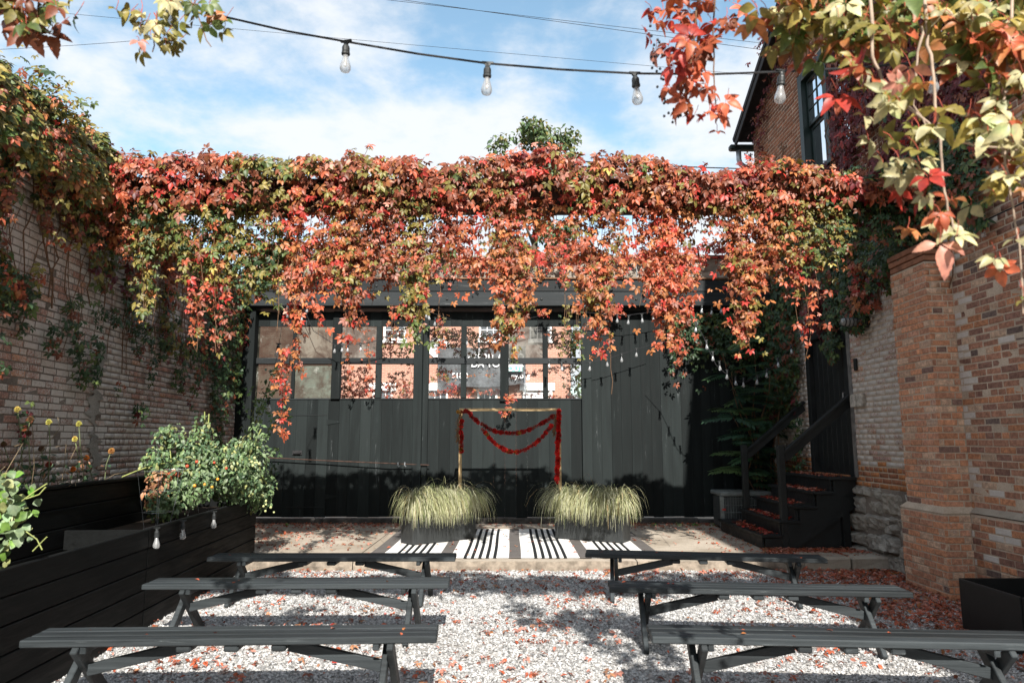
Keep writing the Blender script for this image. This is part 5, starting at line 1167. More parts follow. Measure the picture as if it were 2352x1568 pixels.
# hanging curtains: (u centre, half width, v top, v bottom, strands, leaves per strand, palette, seed, depth offset)
CUR = [(292, 18, 430, 612, 5, 26, ORNG, 2, 0), (335, 16, 470, 745, 3, 30, GRNS, 3, 0), (330, 12, 640, 740, 3, 14, GRNS, 3, 0), (380, 45, 470, 640, 10, 26, GRNS, 4, 0), (470, 60, 470, 690, 18, 30, GRNS, 5, .05), (480, 34, 520, 810, 6, 30, AUT, 6, 0), (452, 10, 680, 805, 2, 12, REDS, 6, 0), (570, 55, 470, 690, 17, 30, GRNS, 7, .1), (588, 36, 560, 722, 10, 28, GRNS, 8, .1), (640, 22, 470, 680, 7, 26, GRNS, 8, 0), (676, 20, 460, 700, 9, 34, REDS, 9, 0), (672, 14, 600, 860, 5, 34, REDS, 9, -.1), (662, 7, 800, 1000, 2, 36, REDS, 9, -.1), (760, 50, 460, 710, 18, 32, ORNG, 10, 0), (745, 24, 600, 780, 4, 24, REDS, 10, 0), (825, 42, 460, 745, 16, 32, ORNG, 11, 0), (812, 26, 620, 780, 4, 20, AUT, 11, 0), (900, 40, 460, 700, 15, 30, AUT, 12, 0), (960, 34, 460, 740, 13, 32, AUT, 13, 0), (965, 20, 600, 800, 5, 28, GRNS, 13, 0), (1045, 45, 460, 640, 11, 24, AUT, 14, 0), (1070, 20, 470, 690, 4, 24, REDS, 14, 0), (1160, 42, 460, 700, 15, 32, ORNG, 15, 0), (1172, 26, 560, 790, 8, 34, ORNG, 15, -.05), (1178, 12, 720, 832, 3, 18, GRNS, 15, -.05), (1250, 50, 460, 590, 7, 20, REDS, 16, .1), (1290, 30, 470, 660, 3, 18, REDS, 16, .1), (1368, 44, 480, 720, 15, 32, ORNG, 17, 0), (1380, 24, 600, 828, 8, 32, ORNG, 17, -.05), (1440, 40, 470, 620, 6, 18, REDS, 18, .05), (1530, 52, 480, 740, 18, 32, REDS, 19, 0), (1535, 36, 620, 812, 8, 26, REDS, 19, -.05), (1545, 10, 720, 830, 2, 12, REDS, 19, -.05), (1610, 40, 460, 590, 8, 18, ORNG, 20, 0), (1705, 48, 460, 700, 19, 34, ORNG, 21, 0), (1702, 26, 600, 810, 7, 30, ORNG, 21, -.05), (1700, 14, 720, 832, 3, 16, REDS, 21, -.05), (1790, 42, 450, 640, 14, 30, ORNG, 22, 0), (1835, 36, 440, 700, 12, 30, AUT, 23, 0), (1848, 18, 560, 760, 4, 20, REDS, 23, 0), (1866, 8, 720, 830, 1, 9, REDS, 23, 0), (1900, 40, 440, 640, 12, 28, GRNS, 24, 0), (1985, 52, 430, 590, 15, 28, DARK, 25, 0), (2050, 36, 430, 560, 8, 24, DARK, 26, 0)]
for u, hw, v0, v1, ns, nl, mx, sd, dy in CUR:
    for k in range(max(1, int(round(ns*.80)))):
        uu = u + random.uniform(-hw, hw); vb = v0 + (v1 - v0)*(random.uniform(.45, 1.0) if k else 1.0); Y = PY - 0.12 + dy + random.uniform(-.16, .16)
        p, q = at(uu + random.uniform(-8, 8), v0 - (random.uniform(0, 55) if v0 < 490 else 0), Y), at(uu + random.uniform(-6, 6), vb, Y); narrow = hw < 16
        strand(cv, p, q, int(nl*(0.75 + 0.5*random.random())), 0.070 if not narrow else 0.058, mx, sd, 0.035 if narrow else 0.075, stemr=0.0042, depth=0.05 if narrow else 0.10)
for u, v0, v1 in ((330, 620, 735), (495, 600, 810), (455, 700, 808), (1292, 620, 770), (1398, 700, 905), (1565, 640, 700), (1345, 640, 780), (1012, 640, 770), (640, 560, 760)):   # bare trailing tips
    p, q = at(u, v0, PY - .2), at(u + random.uniform(-12, 12), v1, PY - .2); m = [p.lerp(q, k/7) + Vector((random.uniform(-.012, .012), 0, 0)) for k in range(8)]; cv.stem(m, 0.0035, 4)
cv.finish(300)

# ------------------------------------------------------------------ creeper over the left wall
lv = Vine('creeper_vine', LO + LD*11 + Vector((0, 0, 3.4)), 'creeper heaped along the top of the left brick wall and trailing down it', 'climbing plant')
def lw_pt(s, d, z): q = LO + LD*s + LN*d; return np.stack([q.x + 0*z, q.y + 0*z, z], 1) if False else q
n = 6400; s_ = 12.6 - 5.0*RNG.random(n)**1.15 - 5.0*(RNG.random(n) < .26)*RNG.random(n); aa = RNG.random(n); topz = LTOP + 0.14 + 0.12*np.sin(s_*1.9) + 0.12*np.sin(s_*4.3 + 1) + 0.12*np.clip((9.9 - s_)/1.0, 0, 1)
ang = aa*2.6 - 0.4; d = 0.0 + 0.27*np.cos(ang)*np.where(np.cos(ang) < 0, 1.4, 1); z = LTOP - 0.25 + (topz - LTOP + 0.25)*np.clip(np.sin(ang) + .15, -.5, 1) + RNG.normal(0, .06, n)
P = np.stack([LO.x + LD.x*s_ + LN.x*d, LO.y + LD.y*s_ + LN.y*d, z], 1); O = np.stack([np.cos(ang)*.8, -0.75*np.ones(n), np.sin(ang) + .25], 1)
lv.leaves(P, frames(n, O, (0, 0, -1), .42, .6), 0.085*(0.6 + .65*RNG.random(n)), pick(P, [[('coral', 2), ('rust', 2), ('red', 1)], [('orange', 2), ('olive', 2)], [('olive', 3), ('green', 2), ('yellow', 1)], [('green', 2), ('olive', 2), ('rust', 1)]], 4.4))
# the green shrubby top at the far left of the picture
n = 700; s_ = 9.2 + 0.8*RNG.random(n); P = np.stack([LO.x + LD.x*s_ + RNG.normal(-.1, .22, n), LO.y + LD.y*s_, LTOP + 0.16 + np.abs(RNG.normal(0, .17, n))], 1)
lv.leaves(P, frames(n, np.tile((.3, -.7, .7), (n, 1)), (0, 0, -1), .5, .6), 0.08*(0.6 + .6*RNG.random(n)), pick(P, GRNS, 2))
def wall_creep(vn, n, s0, s1, z0, z1, O_, D_, N_, mixes, seed, size, thr, off=0.06, dens=2.0):
    k = 0; PP = []
    while k < n:
        m = 4000; s_ = s0 + (s1 - s0)*RNG.random(m); z = z0 + (z1 - z0)*RNG.random(m)
        f = sfv(np.stack([s_*dens, s_*0, z*dens*.6], 1), seed) + 0.9*(z - z0)/(z1 - z0) - 0.35
        g = f > thr; s_, z = s_[g], z[g]; d = off + np.abs(RNG.normal(0, .05, len(s_))); PP.append(np.stack([O_.x + D_.x*s_ + N_.x*d, O_.y + D_.y*s_ + N_.y*d, z], 1)); k += len(s_)
        if not len(s_): break
    P = np.concatenate(PP)[:n]; vn.leaves(P, frames(len(P), np.tile((N_.x + 0.0, N_.y - .4, .35), (len(P), 1)), (0, 0, -1), .4, .5), size*(.6 + .7*RNG.random(len(P))), pick(P, mixes, seed))
wall_creep(lv, 2400, 7.8, 15.8, 2.7, LTOP, LO, LD, LN, [[('dgreen', 2), ('rust', 2)], [('rust', 2), ('burg', 1), ('olive', 1)], [('green', 1), ('dgreen', 1), ('olive', 1)], [('orange', 1), ('coral', 1), ('rust', 1)]], 6.1, 0.075, 0.12)
wall_creep(lv, 900, 9.2, 15.8, 1.5, 3.0, LO, LD, LN, DARK, 7.7, 0.06, 0.42, dens=2.6)
for i in range(60):
    s_ = random.uniform(8.5, 15.5); z = LTOP - random.uniform(0, .4); pts = []
    for k in range(8):
        q = LO + LD*s_ + LN*0.035; pts.append((q.x, q.y, z)); s_ += random.uniform(-.12, .12); z -= random.uniform(.1, .32)
    lv.stem(pts, random.uniform(.003, .008), 4)
for i in range(26):    # runners swinging free of the wall
    s_ = random.uniform(8.3, 12.2); q = LO + LD*s_ + LN*random.uniform(.1, .3); L = random.uniform(.3, 1.1)
    strand(lv, (q.x, q.y, LTOP + .05), (q.x + random.uniform(-.1, .1), q.y, LTOP - L), int(26*L + 8), 0.062, AUT, 3.3, .05, (.5, -.8, .4))
lv.finish(300)

# ------------------------------------------------------------------ creeper on the right-hand building
rv = Vine('creeper_vine', (RX - 0.1, 9.0, 4.0), 'dark red and green creeper clinging to the brick building on the right', 'climbing plant')
RO = Vector((RX, 0, 0)); RD = Vector((0, 1, 0)); RN = Vector((-1, 0, 0))
wall_creep(rv, 2500, 6.2, 9.25, 4.2, 6.9, RO, RD, RN, BURG, 3.1, 0.085, -.25, 0.07); wall_creep(rv, 420, 9.5, 11.0, 4.3, 5.5, RO, RD, RN, BURG, 3.1, 0.08, -.2, 0.06)
wall_creep(rv, 520, 8.9, 12.4, 7.45, 8.7, RO, RD, RN, BURG, 9.4, 0.07, 0.55, 0.05)
wall_creep(rv, 2300, 6.3, 11.6, 3.55, 4.7, RO, RD, RN, DARK, 5.2, 0.09, -.3, 0.12)
wall_creep(rv, 1300, 7.6, 12.2, 2.5, 3.9, RO, RD, RN, DARK, 8.3, 0.075, 0.20, 0.08, 1.6)
for i in range(16):      # eave-edge sprigs along the rake
    y = random.uniform(9.2, 12.6); z = rake(y) - random.uniform(.05, .5); q = (RX - 0.12, y, z); strand(rv, q, (RX - .12, y + random.uniform(-.2, .2), z - random.uniform(.2, .6)), 16, 0.06, BURG, 2.2, .05, (-1, -.5, .3), depth=.03)
for i in range(70):
    y = random.uniform(6.5, 12); z = random.uniform(4.0, 6.6); pts = []
    for k in range(8): pts.append((RX - .03, y, z)); y += random.uniform(-.14, .14); z -= random.uniform(.05, .22)
    rv.stem(pts, random.uniform(.003, .009), 4)
for u, v0, v1, mx in ((1905, 560, 700, DARK), (1940, 560, 740, DARK), (1955, 620, 770, DARK), (2010, 560, 690, DARK), (2040, 560, 670, DARK), (1975, 600, 740, REDS), (2100, 480, 560, DARK), (1880, 640, 790, BURG), (1868, 700, 770, BURG), (2060, 520, 640, DARK)):
    p = atx(u, v0, RX - .15); q = atx(u, v1, RX - .15); q.y = p.y + (q.y - p.y)*.2
    for k in range(3): strand(rv, p + Vector((0, random.uniform(-.15, .15), 0)), (p.x, p.y + random.uniform(-.15, .15), q.z + random.uniform(0, .2)), 34, 0.075, mx, 1.1, .07, (-.8, -.8, .4), depth=.06)
rv.finish(300)

# ------------------------------------------------------------------ creeper along the parapet of the black wall
pv = Vine('creeper_vine', (0, FY - .2, pz1), 'small-leaved red creeper lying along the parapet of the black wall', 'climbing plant')
mass(pv, 2600, -4.6, 4.4, FY - .1, 0.26, lambda x: pz1 + 0.10 + 0.10*np.sin(x*2.1) + 0.08*np.sin(x*5.3 + 2) + 0.25*np.clip((-x - .8)/2, 0, 1), pz1 - 0.14, [[('red', 3), ('burg', 1)], [('red', 2), ('coral', 2)], [('rust', 2), ('coral', 1), ('olive', .7)], [('coral', 2), ('pink', 1)]], 5.5, 0.062)
for i in range(60):
    x = random.choice((random.uniform(-4.4, -1.0), random.uniform(-.6, 3.4))); strand(pv, (x, FY - .36, pz1), (x + random.uniform(-.1, .1), FY - .36, pz1 - random.uniform(.15, .62)), 14, .052, REDS if x > -1.5 else AUT, 4.1, .05, depth=.04)
for u, v0, v1, mx in ((800, 740, 905, REDS), (845, 740, 905, REDS), (905, 700, 800, AUT), (1010, 720, 800, ORNG), (1300, 700, 820, GRNS), (1325, 700, 830, GRNS), (1165, 900, 960, REDS), (1420, 700, 720, REDS), (1250, 715, 720, REDS)):
    for k in range(2): strand(pv, at(u + random.uniform(-8, 8), v0, FY - .33), at(u + random.uniform(-8, 8), v1, FY - .3), 18, .05, mx, 2.4, .05, depth=.03)
pv.finish(200)
# creeper beyond the panes, on wires behind the wall
bv = Vine('creeper_vine', (-0.8, FY + 1.1, 2.5), 'orange and yellow creeper trailing behind the clear window panes', 'climbing plant')
for u, v0, v1, nl, mx, Y in ((800, 836, 915, 40, REDS, 13.3), (830, 842, 915, 40, REDS, 13.5), (790, 860, 915, 26, ORNG, 13.2), (890, 755, 830, 46, REDS, 13.4), (925, 752, 835, 46, GRNS, 13.6), (900, 860, 915, 30, AUT, 13.6), (935, 850, 915, 40, AUT, 13.5), (1000, 756, 790, 40, ORNG, 13.3), (1030, 756, 800, 40, GRNS, 13.4), (1050, 760, 825, 34, AUT, 13.4), (1080, 756, 790, 30, GRNS, 13.3), (1110, 770, 815, 40, GRNS, 13.6), (1130, 765, 820, 26, REDS, 13.5), (1010, 845, 880, 22, ORNG, 13.4), (1050, 880, 912, 22, REDS, 13.4), (1280, 756, 800, 40, AUT, 13.4), (1300, 760, 820, 30, GRNS, 13.5), (1320, 756, 912, 60, GRNS, 13.6), (850, 870, 915, 30, REDS, 13.5)):
    for k in range(2): strand(bv, at(u + random.uniform(-14, 14), v0, Y), at(u + random.uniform(-14, 14), v1, Y), nl, .055, mx, 7.1, .09)
for p, q in (((990, 872), (1148, 858)), ((1170, 872), (1240, 850)), ((1060, 905), (1148, 895)), ((790, 905), (945, 880)), ((1262, 846), (1330, 842)), ((990, 905), (1055, 900)), ((1170, 905), (1330, 912))):
    strand(bv, at(*p, 13.3), at(*q, 13.3), 42, .045, ORNG if p[1] < 900 else REDS, 3.9, .05)
bv.finish(120)
# ------------------------------------------------------------------ creeper on the nearer beam, overhead, and its runners hanging into view
B2Z = bmz - 0.06; B2Y = 2.35
nv = Vine('creeper_vine', (0, B2Y, B2Z), 'creeper heaped on the beam overhead, close to the camera', 'climbing plant')
mass(nv, 2000, -4.3, 4.4, B2Y, 0.30, lambda x: B2Z + 0.44 + 0.12*np.sin(x*2.3 + 1) + 0.09*np.sin(x*5.9), B2Z + 0.06, AUT, 6.6, 0.11)
nv.finish(0)
def near_vine(lab, clusters, stems, seed, nj=.5):
    """clusters: (u, v, spread px, count, depth, leaf size, palette)"""
    v0 = at(clusters[0][0], clusters[0][1], clusters[0][4]); vn = Vine('hanging_vine', (v0.x, v0.y, B2Z), lab, 'climbing plant', 'creeper runners hanging close to the camera')
    for pts, r in stems:
        P = [at(u, v, Y) for u, v, Y in pts]; P2 = []
        for a, b_ in zip(P[:-1], P[1:]): P2 += [a.lerp(b_, k/4) + Vector((random.uniform(-.004, .004), random.uniform(-.004, .004), random.uniform(-.003, .003))) for k in range(4)]
        P2.append(P[-1]); vn.stem(P2, [r*(1.15 - .6*k/len(P2)) for k in range(len(P2))], 6)
    for u, v, spr, n, Y, size, mx in clusters:
        c = at(u, v, Y); k = spr/FPX*Y; P = np.array(c) + np.stack([RNG.normal(0, k, n), RNG.normal(0, .06, n), RNG.normal(0, k, n)], 1); R = frames(n, np.tile((0, -.8, .6), (n, 1)), (0, -.1, -1), nj, .45)
        S = size*(.65 + .55*RNG.random(n)); vn.leaves(P, R, S, pick(P, mx, seed))
        for i in range(n):    # red petiole back towards the runner
            a = Vector(P[i]) - vn.o; b_ = a + Vector((random.uniform(-.03, .03), random.uniform(0, .03), random.uniform(.03, .07))); vn.pe.tube([a, (a + b_)/2 + Vector((.004, 0, .004)), b_], .0013, 3, False)
    return vn
LT = [[('dgreen', 3), ('rust', 1)], [('green', 2), ('rust', 1)], [('rust', 1), ('olive', 1)], [('dgreen', 1), ('burg', 1)]]
near_vine('dark green and brown creeper leaves in the top left corner', [(20, 20, 34, 9, 2.3, .085, LT), (70, 15, 34, 10, 2.3, .085, LT), (100, 20, 20, 5, 2.3, .08, LT), (60, 75, 16, 5, 2.3, .075, LT), (160, 5, 12, 2, 2.4, .07, GRNS)], [([(30, -150, 2.35), (45, -40, 2.3), (50, 60, 2.3)], .004), ([(90, -150, 2.35), (95, -20, 2.3), (80, 50, 2.3)], .004)], 2.1).finish(60, True)
MIX1 = [[('pink', 2), ('coral', 1)], [('cream', 2), ('olive', 2)], [('olive', 2), ('cream', 1)], [('coral', 2), ('green', 1)]]
near_vine('small spray of pink and cream creeper leaves by the leftmost bulb', [(330, 25, 24, 8, 2.5, .065, MIX1), (390, 20, 24, 8, 2.5, .065, MIX1), (345, 75, 18, 7, 2.5, .06, MIX1), (455, 15, 22, 7, 2.5, .062, GRNS), (490, 40, 16, 5, 2.5, .06, GRNS), (375, 100, 14, 4, 2.5, .055, MIX1), (345, 130, 6, 1, 2.5, .07, [[('pink', 1)]]*4)], [([(370, -150, 2.55), (372, -20, 2.5), (360, 60, 2.5), (350, 120, 2.5)], .0035), ([(440, -150, 2.55), (445, -10, 2.5), (470, 90, 2.5), (485, 108, 2.5)], .003)], 3.3).finish(60, True)
MIX2 = [[('coral', 2), ('rust', 1)], [('red', 1), ('coral', 2)], [('rust', 2), ('pink', 1)], [('coral', 1), ('olive', 1)]]
cvn = near_vine('red creeper runner with dark berries hanging before the sky', [(1560, 10, 44, 14, 2.5, .075, MIX2), (1640, 15, 36, 12, 2.5, .075, MIX2), (1540, 70, 26, 8, 2.5, .075, MIX2), (1650, 75, 24, 8, 2.5, .07, MIX2), (1565, 130, 20, 6, 2.45, .085, [[('red', 2), ('coral', 1)]]*4), (1615, 110, 22, 6, 2.5, .07, MIX2), (1600, 180, 24, 8, 2.5, .07, MIX2), (1560, 215, 20, 7, 2.5, .07, MIX2), (1640, 225, 18, 6, 2.5, .07, MIX2), (1645, 262, 12, 4, 2.5, .07, [[('pink', 2), ('coral', 1)]]*4), (1575, 255, 12, 3, 2.5, .07, MIX2)], [([(1600, -150, 2.55), (1605, -10, 2.5), (1590, 120, 2.5), (1570, 250, 2.5)], .0045), ([(1650, -150, 2.55), (1640, 0, 2.5), (1640, 130, 2.5), (1645, 250, 2.5)], .004)], 4.5)
BERRY = plain('blue_black_berry', (0.008, 0.009, 0.014), 0.35, 0.5)
bm_ = MB(); bm_.lathe([(0.3, -1), (0.8, -.6), (1, 0), (0.8, .6), (0.3, 1)], (0, 0, 0), 7); berry_me = mesh_py('berry', bm_.V, bm_.F, BERRY, True)
for i in range(34):
    u, v = random.choice(((1503, 80), (1500, 140), (1512, 205), (1530, 235), (1520, 165), (1548, 258))); p = at(u + random.gauss(0, 9), v + random.gauss(0, 12), 2.5); ob('berry', berry_me, cvn.r, loc=p - cvn.o, scale=(.0055,)*3)
cvn.finish(110, True)
TR = [[('olive', 3), ('cream', 1)], [('cream', 1), ('yellow', 1), ('olive', 2)], [('olive', 2), ('green', 2)], [('orange', 1), ('coral', 1), ('olive', 1)]]
TRY = [[('yellow', 3), ('olive', 1)], [('orange', 2), ('coral', 1)], [('yellow', 2), ('orange', 1)], [('cream', 2), ('yellow', 1)]]
CRM = [[('cream', 3), ('pink', 1)], [('cream', 2), ('olive', 1)], [('cream', 2), ('coral', .6)], [('olive', 2), ('cream', 1)]]
near_vine('dense olive and cream creeper curtain across the top right of the picture', [(u, v, 42, 13, 2.2 + .1*(i % 3), .085, TR if i % 4 else TRY) for i, (u, v) in enumerate([(1800, 5), (1850, 10), (1900, 20), (1945, 5), (1985, 25), (2030, 10), (2075, 20), (1830, 45), (1885, 55), (1930, 60), (1790, 30), (2110, 30), (2170, 10), (2230, 20), (2290, 10), (2340, 30)])] + [(2010, 75, 30, 7, 2.2, .08, TR), (1950, 100, 26, 6, 2.2, .08, TRY), (2060, 90, 26, 6, 2.2, .08, TR)], [([(u, -150, 2.3), (u + 10, -20, 2.25), (u + random.uniform(-20, 20), 80, 2.2)], .004) for u in (1800, 1850, 1900, 1960, 2020, 2080, 2140)], 5.6).finish(290, True)
near_vine('long pale-stemmed runner with a pink leaf at its tip, right of centre', [(2010, 130, 26, 5, 2.1, .08, TR), (1985, 170, 20, 4, 2.1, .075, [[('coral', 2), ('orange', 1)]]*4), (1925, 190, 14, 2, 2.1, .105, [[('coral', 3), ('red', 1)]]*4), (1990, 245, 14, 4, 2.1, .07, CRM), (2070, 200, 18, 3, 2.1, .08, CRM), (2075, 240, 14, 3, 2.1, .07, TRY), (2190, 265, 12, 2, 2.1, .10, [[('yellow', 1)]]*4), (2060, 290, 20, 5, 2.1, .07, CRM), (2085, 330, 20, 5, 2.1, .075, CRM), (2080, 380, 18, 4, 2.1, .075, CRM), (2120, 380, 18, 4, 2.1, .07, CRM), (2110, 430, 16, 3, 2.1, .07, [[('red', 2), ('coral', 1)]]*4), (2210, 430, 14, 2, 2.1, .08, TRY), (2140, 510, 16, 4, 2.1, .075, TRY), (2175, 500, 14, 3, 2.1, .08, CRM), (2160, 560, 9, 2, 2.05, .105, [[('pink', 2), ('cream', 1)]]*4), (2115, 470, 12, 2, 2.1, .07, CRM)], [([(1990, -150, 2.2), (2000, 40, 2.1), (2005, 130, 2.1), (2035, 200, 2.1), (2110, 265, 2.1), (2160, 310, 2.1), (2240, 335, 2.1), (2350, 345, 2.1)], .0055), ([(2120, -150, 2.2), (2125, 20, 2.1), (2135, 130, 2.1), (2150, 240, 2.1), (2160, 320, 2.1), (2170, 440, 2.1), (2190, 530, 2.1)], .006), ([(2120, 60, 2.1), (2105, 140, 2.1), (2100, 240, 2.1), (2130, 300, 2.1)], .004)], 6.7, .6).finish(120, True, STEMP)
near_vine('yellow, orange and cream creeper hanging down the right edge', [(2270, 55, 42, 13, 2.1, .09, TRY), (2330, 60, 36, 12, 2.1, .09, TRY), (2200, 80, 34, 9, 2.15, .085, TR), (2290, 110, 26, 7, 2.1, .095, [[('coral', 1), ('orange', 2)]]*4), (2230, 120, 26, 6, 2.1, .085, TR), (2345, 140, 20, 5, 2.1, .08, TR), (2255, 170, 20, 4, 2.1, .08, TR), (2330, 185, 28, 9, 2.1, .085, TR), (2270, 230, 24, 10, 2.1, .06, CRM), (2330, 250, 24, 10, 2.1, .07, TRY), (2280, 275, 22, 6, 2.1, .065, CRM), (2335, 300, 20, 5, 2.1, .07, CRM), (2300, 330, 24, 8, 2.1, .075, CRM), (2340, 380, 20, 4, 2.1, .08, TRY), (2310, 400, 16, 3, 2.1, .08, TRY), (2285, 450, 14, 3, 2.1, .075, CRM), (2335, 440, 14, 3, 2.1, .07, TR), (2335, 570, 14, 4, 2.1, .065, CRM), (2345, 700, 8, 3, 2.1, .05, GRNS)], [([(2330, -150, 2.2), (2325, 60, 2.1), (2310, 180, 2.1), (2300, 320, 2.1), (2320, 440, 2.1), (2340, 560, 2.1), (2350, 720, 2.1)], .005)], 7.9, .55).finish(190, True, STEMP)
# ------------------------------------------------------------------ feathery tree-of-heaven shrub in the dark corner by the steps
def frond(seed):
    r = random.Random(seed); out = []; n = 11
    rach = leaflet(1.0, 0.006, 0, 0.25, 0)
    out.append(rach)
    for i in range(n):
        f = 0.12 + 0.84*i/(n - 1)
        for sd in (-1, 1):
            L = 0.30*(1 - 0.45*abs(f - .4)); v, F = leaflet(L, L*.17, sd*math.radians(62 - 22*f + r.uniform(-8, 8)), .3, .2)
            out.append(([(x, y + f, z - .25*f*f) for x, y, z in v], F))
    return compose(out)
FR = [frond(i) for i in range(4)]; FRME = [mesh_np('frond', v, f, None, 3, LEAF_O, True) for v, f in FR]
sh0 = Vector((4.0, 11.7, SLZ)); sh = root('feathery_shrub', sh0, 'dark green feathery-leaved sapling in the corner behind the steps', 'shrub')
mb = MB(); tips = []
for k in range(9):
    b0 = Vector((random.uniform(-.15, .35), random.uniform(-.1, .4), 0)); top = Vector((random.uniform(-.40, .50), random.uniform(-.65, .35), random.uniform(1.8, 3.3))); pts = [b0.lerp(top, i/8) + Vector((.05*math.sin(i*1.1 + k), .05*math.cos(i*1.3 + k), 0)) for i in range(9)]
    mb.tube(pts, [.018 - .0016*i for i in range(9)], 5)
    for i in range(3, 9): tips += [(pts[i], i)]*1
for u, v in ((1650, 1010), (1690, 990), (1700, 1040), (1660, 950), (1720, 960), (1680, 1080), (1850, 850), (1840, 880), (1640, 800), (1660, 770)): tips.append((at(u, v, 11.3) - sh0 + Vector((.25, .1, -.05)), 4))
stuff(mb.build('stems', STEM, sh, True))
for p, i in tips:
    for q in range(2):
        a = random.uniform(0, 6.283); d = Vector((math.cos(a) - .25, math.sin(a)*.8 - .45, random.uniform(-.15, .45))).normalized(); nrm = Vector((-.1, -.45, 1)); nrm = (nrm - d*nrm.dot(d)).normalized(); rr = d.cross(nrm); S = random.uniform(.30, .52)
        o = ob('frond', random.choice(FRME), sh); o.matrix_basis = Matrix(((rr.x*S, d.x*S, nrm.x*S, p.x), (rr.y*S, d.y*S, nrm.y*S, p.y), (rr.z*S, d.z*S, nrm.z*S, p.z), (0, 0, 0, 1)))
        c = random.choice(((.045, .095, .052), (.036, .080, .048), (.06, .12, .055), (.10, .16, .06))); o.color = (*c, 1)
# ivy-like creeper in that corner
iv = Vine('corner_ivy', (4.3, 11.9, 2.0), 'dark green ivy covering the corner beside the black door', 'climbing plant')
wall_creep(iv, 1600, 10.85, 12.2, 0.3, 3.9, RO, RD, RN, DARK, 2.9, .075, -.1, .10, 1.2)
P = np.stack([2.75 + 1.7*RNG.random(900), FY - .15 - .18*RNG.random(900), 3.75 - np.abs(RNG.normal(0, .45, 900))], 1); iv.leaves(P, frames(900, np.tile((0, -1, .3), (900, 1)), (0, 0, -1), .4, .5), .08*(.6 + .6*RNG.random(900)), pick(P, DARK, 1.2)*.9)
iv.finish(100)
# dark ivy at the left end of the black wall
iv = Vine('corner_ivy', (-4.5, 12.0, 2.0), 'dark ivy hanging in the corner where the left wall meets the black wall', 'climbing plant')
wall_creep(iv, 1100, 13.4, 15.7, 0.5, 4.2, LO, LD, LN, DARK, 4.9, .07, .05, .10, 1.4)
iv.finish(60)

# ------------------------------------------------------------------ kitchen plants of the raised planter
def simple_leaf(seed, W=.34, fine=False, notch=0):
    r = random.Random(seed); return compose([leaflet(1.0, W*r.uniform(.85, 1.15), 0, r.uniform(.1, .5), r.uniform(.1, .5), fine)])
OV = [simple_leaf(i, .27) for i in range(5)]; OVME = [mesh_np('leaf', v, f, None, 3, LEAF_O, True) for v, f in OV]
HEART = [simple_leaf(30 + i, .46, True) for i in range(3)]; HTME = [mesh_np('leaf', v, f, None, 3, LEAF_O, True) for v, f in HEART]
PAL.update({'tom': (0.15, 0.235, 0.10), 'tom2': (0.075, 0.14, 0.068), 'tomy': (0.32, 0.35, 0.14), 'dry': (0.40, 0.20, 0.11), 'mint': (0.22, 0.30, 0.17), 'vivid': (0.17, 0.31, 0.06)})
TOM = [[('tom', 3), ('tom2', 2)], [('tom', 2), ('mint', 2)], [('tom2', 2), ('tom', 1), ('tomy', .6)], [('mint', 1), ('tom', 2), ('tomy', .5)]]
t0 = pp(1.35, .38, .72); tv = Vine('tomato_plant', t0, 'bushy tomato plant with small fruits in the far end of the raised planter', 'tomato plant')
def blob(vn, u, v, Y, ru, rv_, n, mx, size, sd, dy=.22):
    c = np.array(at(u, v, Y)); k = Y/FPX; d = norm(RNG.normal(0, 1, (n, 3)))*(RNG.random((n, 1))**.45); P = c + d*np.array((ru*k, dy, rv_*k)); vn.leaves(P, frames(n, d*.6 + np.array((.1, -.7, .65)), (0, 0, -1), .5, .7), size*(.6 + .8*RNG.random(n)), pick(P, mx, sd))
for u, v, Y, ru, rv_, n in ((420, 1110, 7.5, 75, 60, 620), (480, 1070, 7.8, 90, 60, 760), (530, 1100, 8.2, 70, 60, 620), (440, 1040, 7.7, 70, 40, 380), (390, 1000, 7.6, 34, 30, 150), (465, 1000, 7.8, 24, 50, 150), (380, 1150, 7.3, 40, 46, 320), (570, 1060, 8.4, 46, 46, 300), (590, 1140, 8.7, 34, 40, 150), (610, 1120, 8.8, 24, 40, 90), (360, 1060, 7.3, 30, 40, 160), (590, 1010, 8.4, 26, 40, 80), (555, 1030, 8.3, 40, 30, 140)):
    blob(tv, u, v, Y, ru, rv_, int(n*1.35), TOM, .050, 2.2)
blob(tv, 355, 1120, 7.2, 26, 46, 90, [[('dry', 1)]]*4, .06, 1, .1); blob(tv, 385, 1085, 7.4, 30, 16, 60, [[('dry', 2), ('coral', 1)]]*4, .055, 1, .1)
for a, b_ in (((400, 1160, 7.4), (385, 985, 7.6)), ((470, 1150, 7.8), (470, 945, 7.8)), ((470, 1150, 7.8), (480, 950, 7.8)), ((540, 1140, 8.2), (600, 985, 8.4)), ((530, 1100, 8.2), (610, 1150, 8.8)), ((440, 1060, 7.7), (280, 1095, 6.9)), ((560, 1060, 8.3), (612, 1110, 8.7))):
    p, q = at(*a), at(*b_); tv.stem([p.lerp(q, k/6) + Vector((0, 0, .05*math.sin(math.pi*k/6))) for k in range(7)], .007, 5)
tv.finish(200, tmpl=OV, objme=OVME, stemmat=plain('green_stem', (0.25, 0.28, 0.09), .7))
FRT = m_objcol('fruit_skin', .3, 0, .1, .5); fm = MB(); fm.lathe([(0.25, -1), (0.8, -.6), (1, 0), (0.8, .6), (0.3, .95)], (0, 0, 0), 9); fr_me = mesh_py('tomato', fm.V, fm.F, FRT, True)
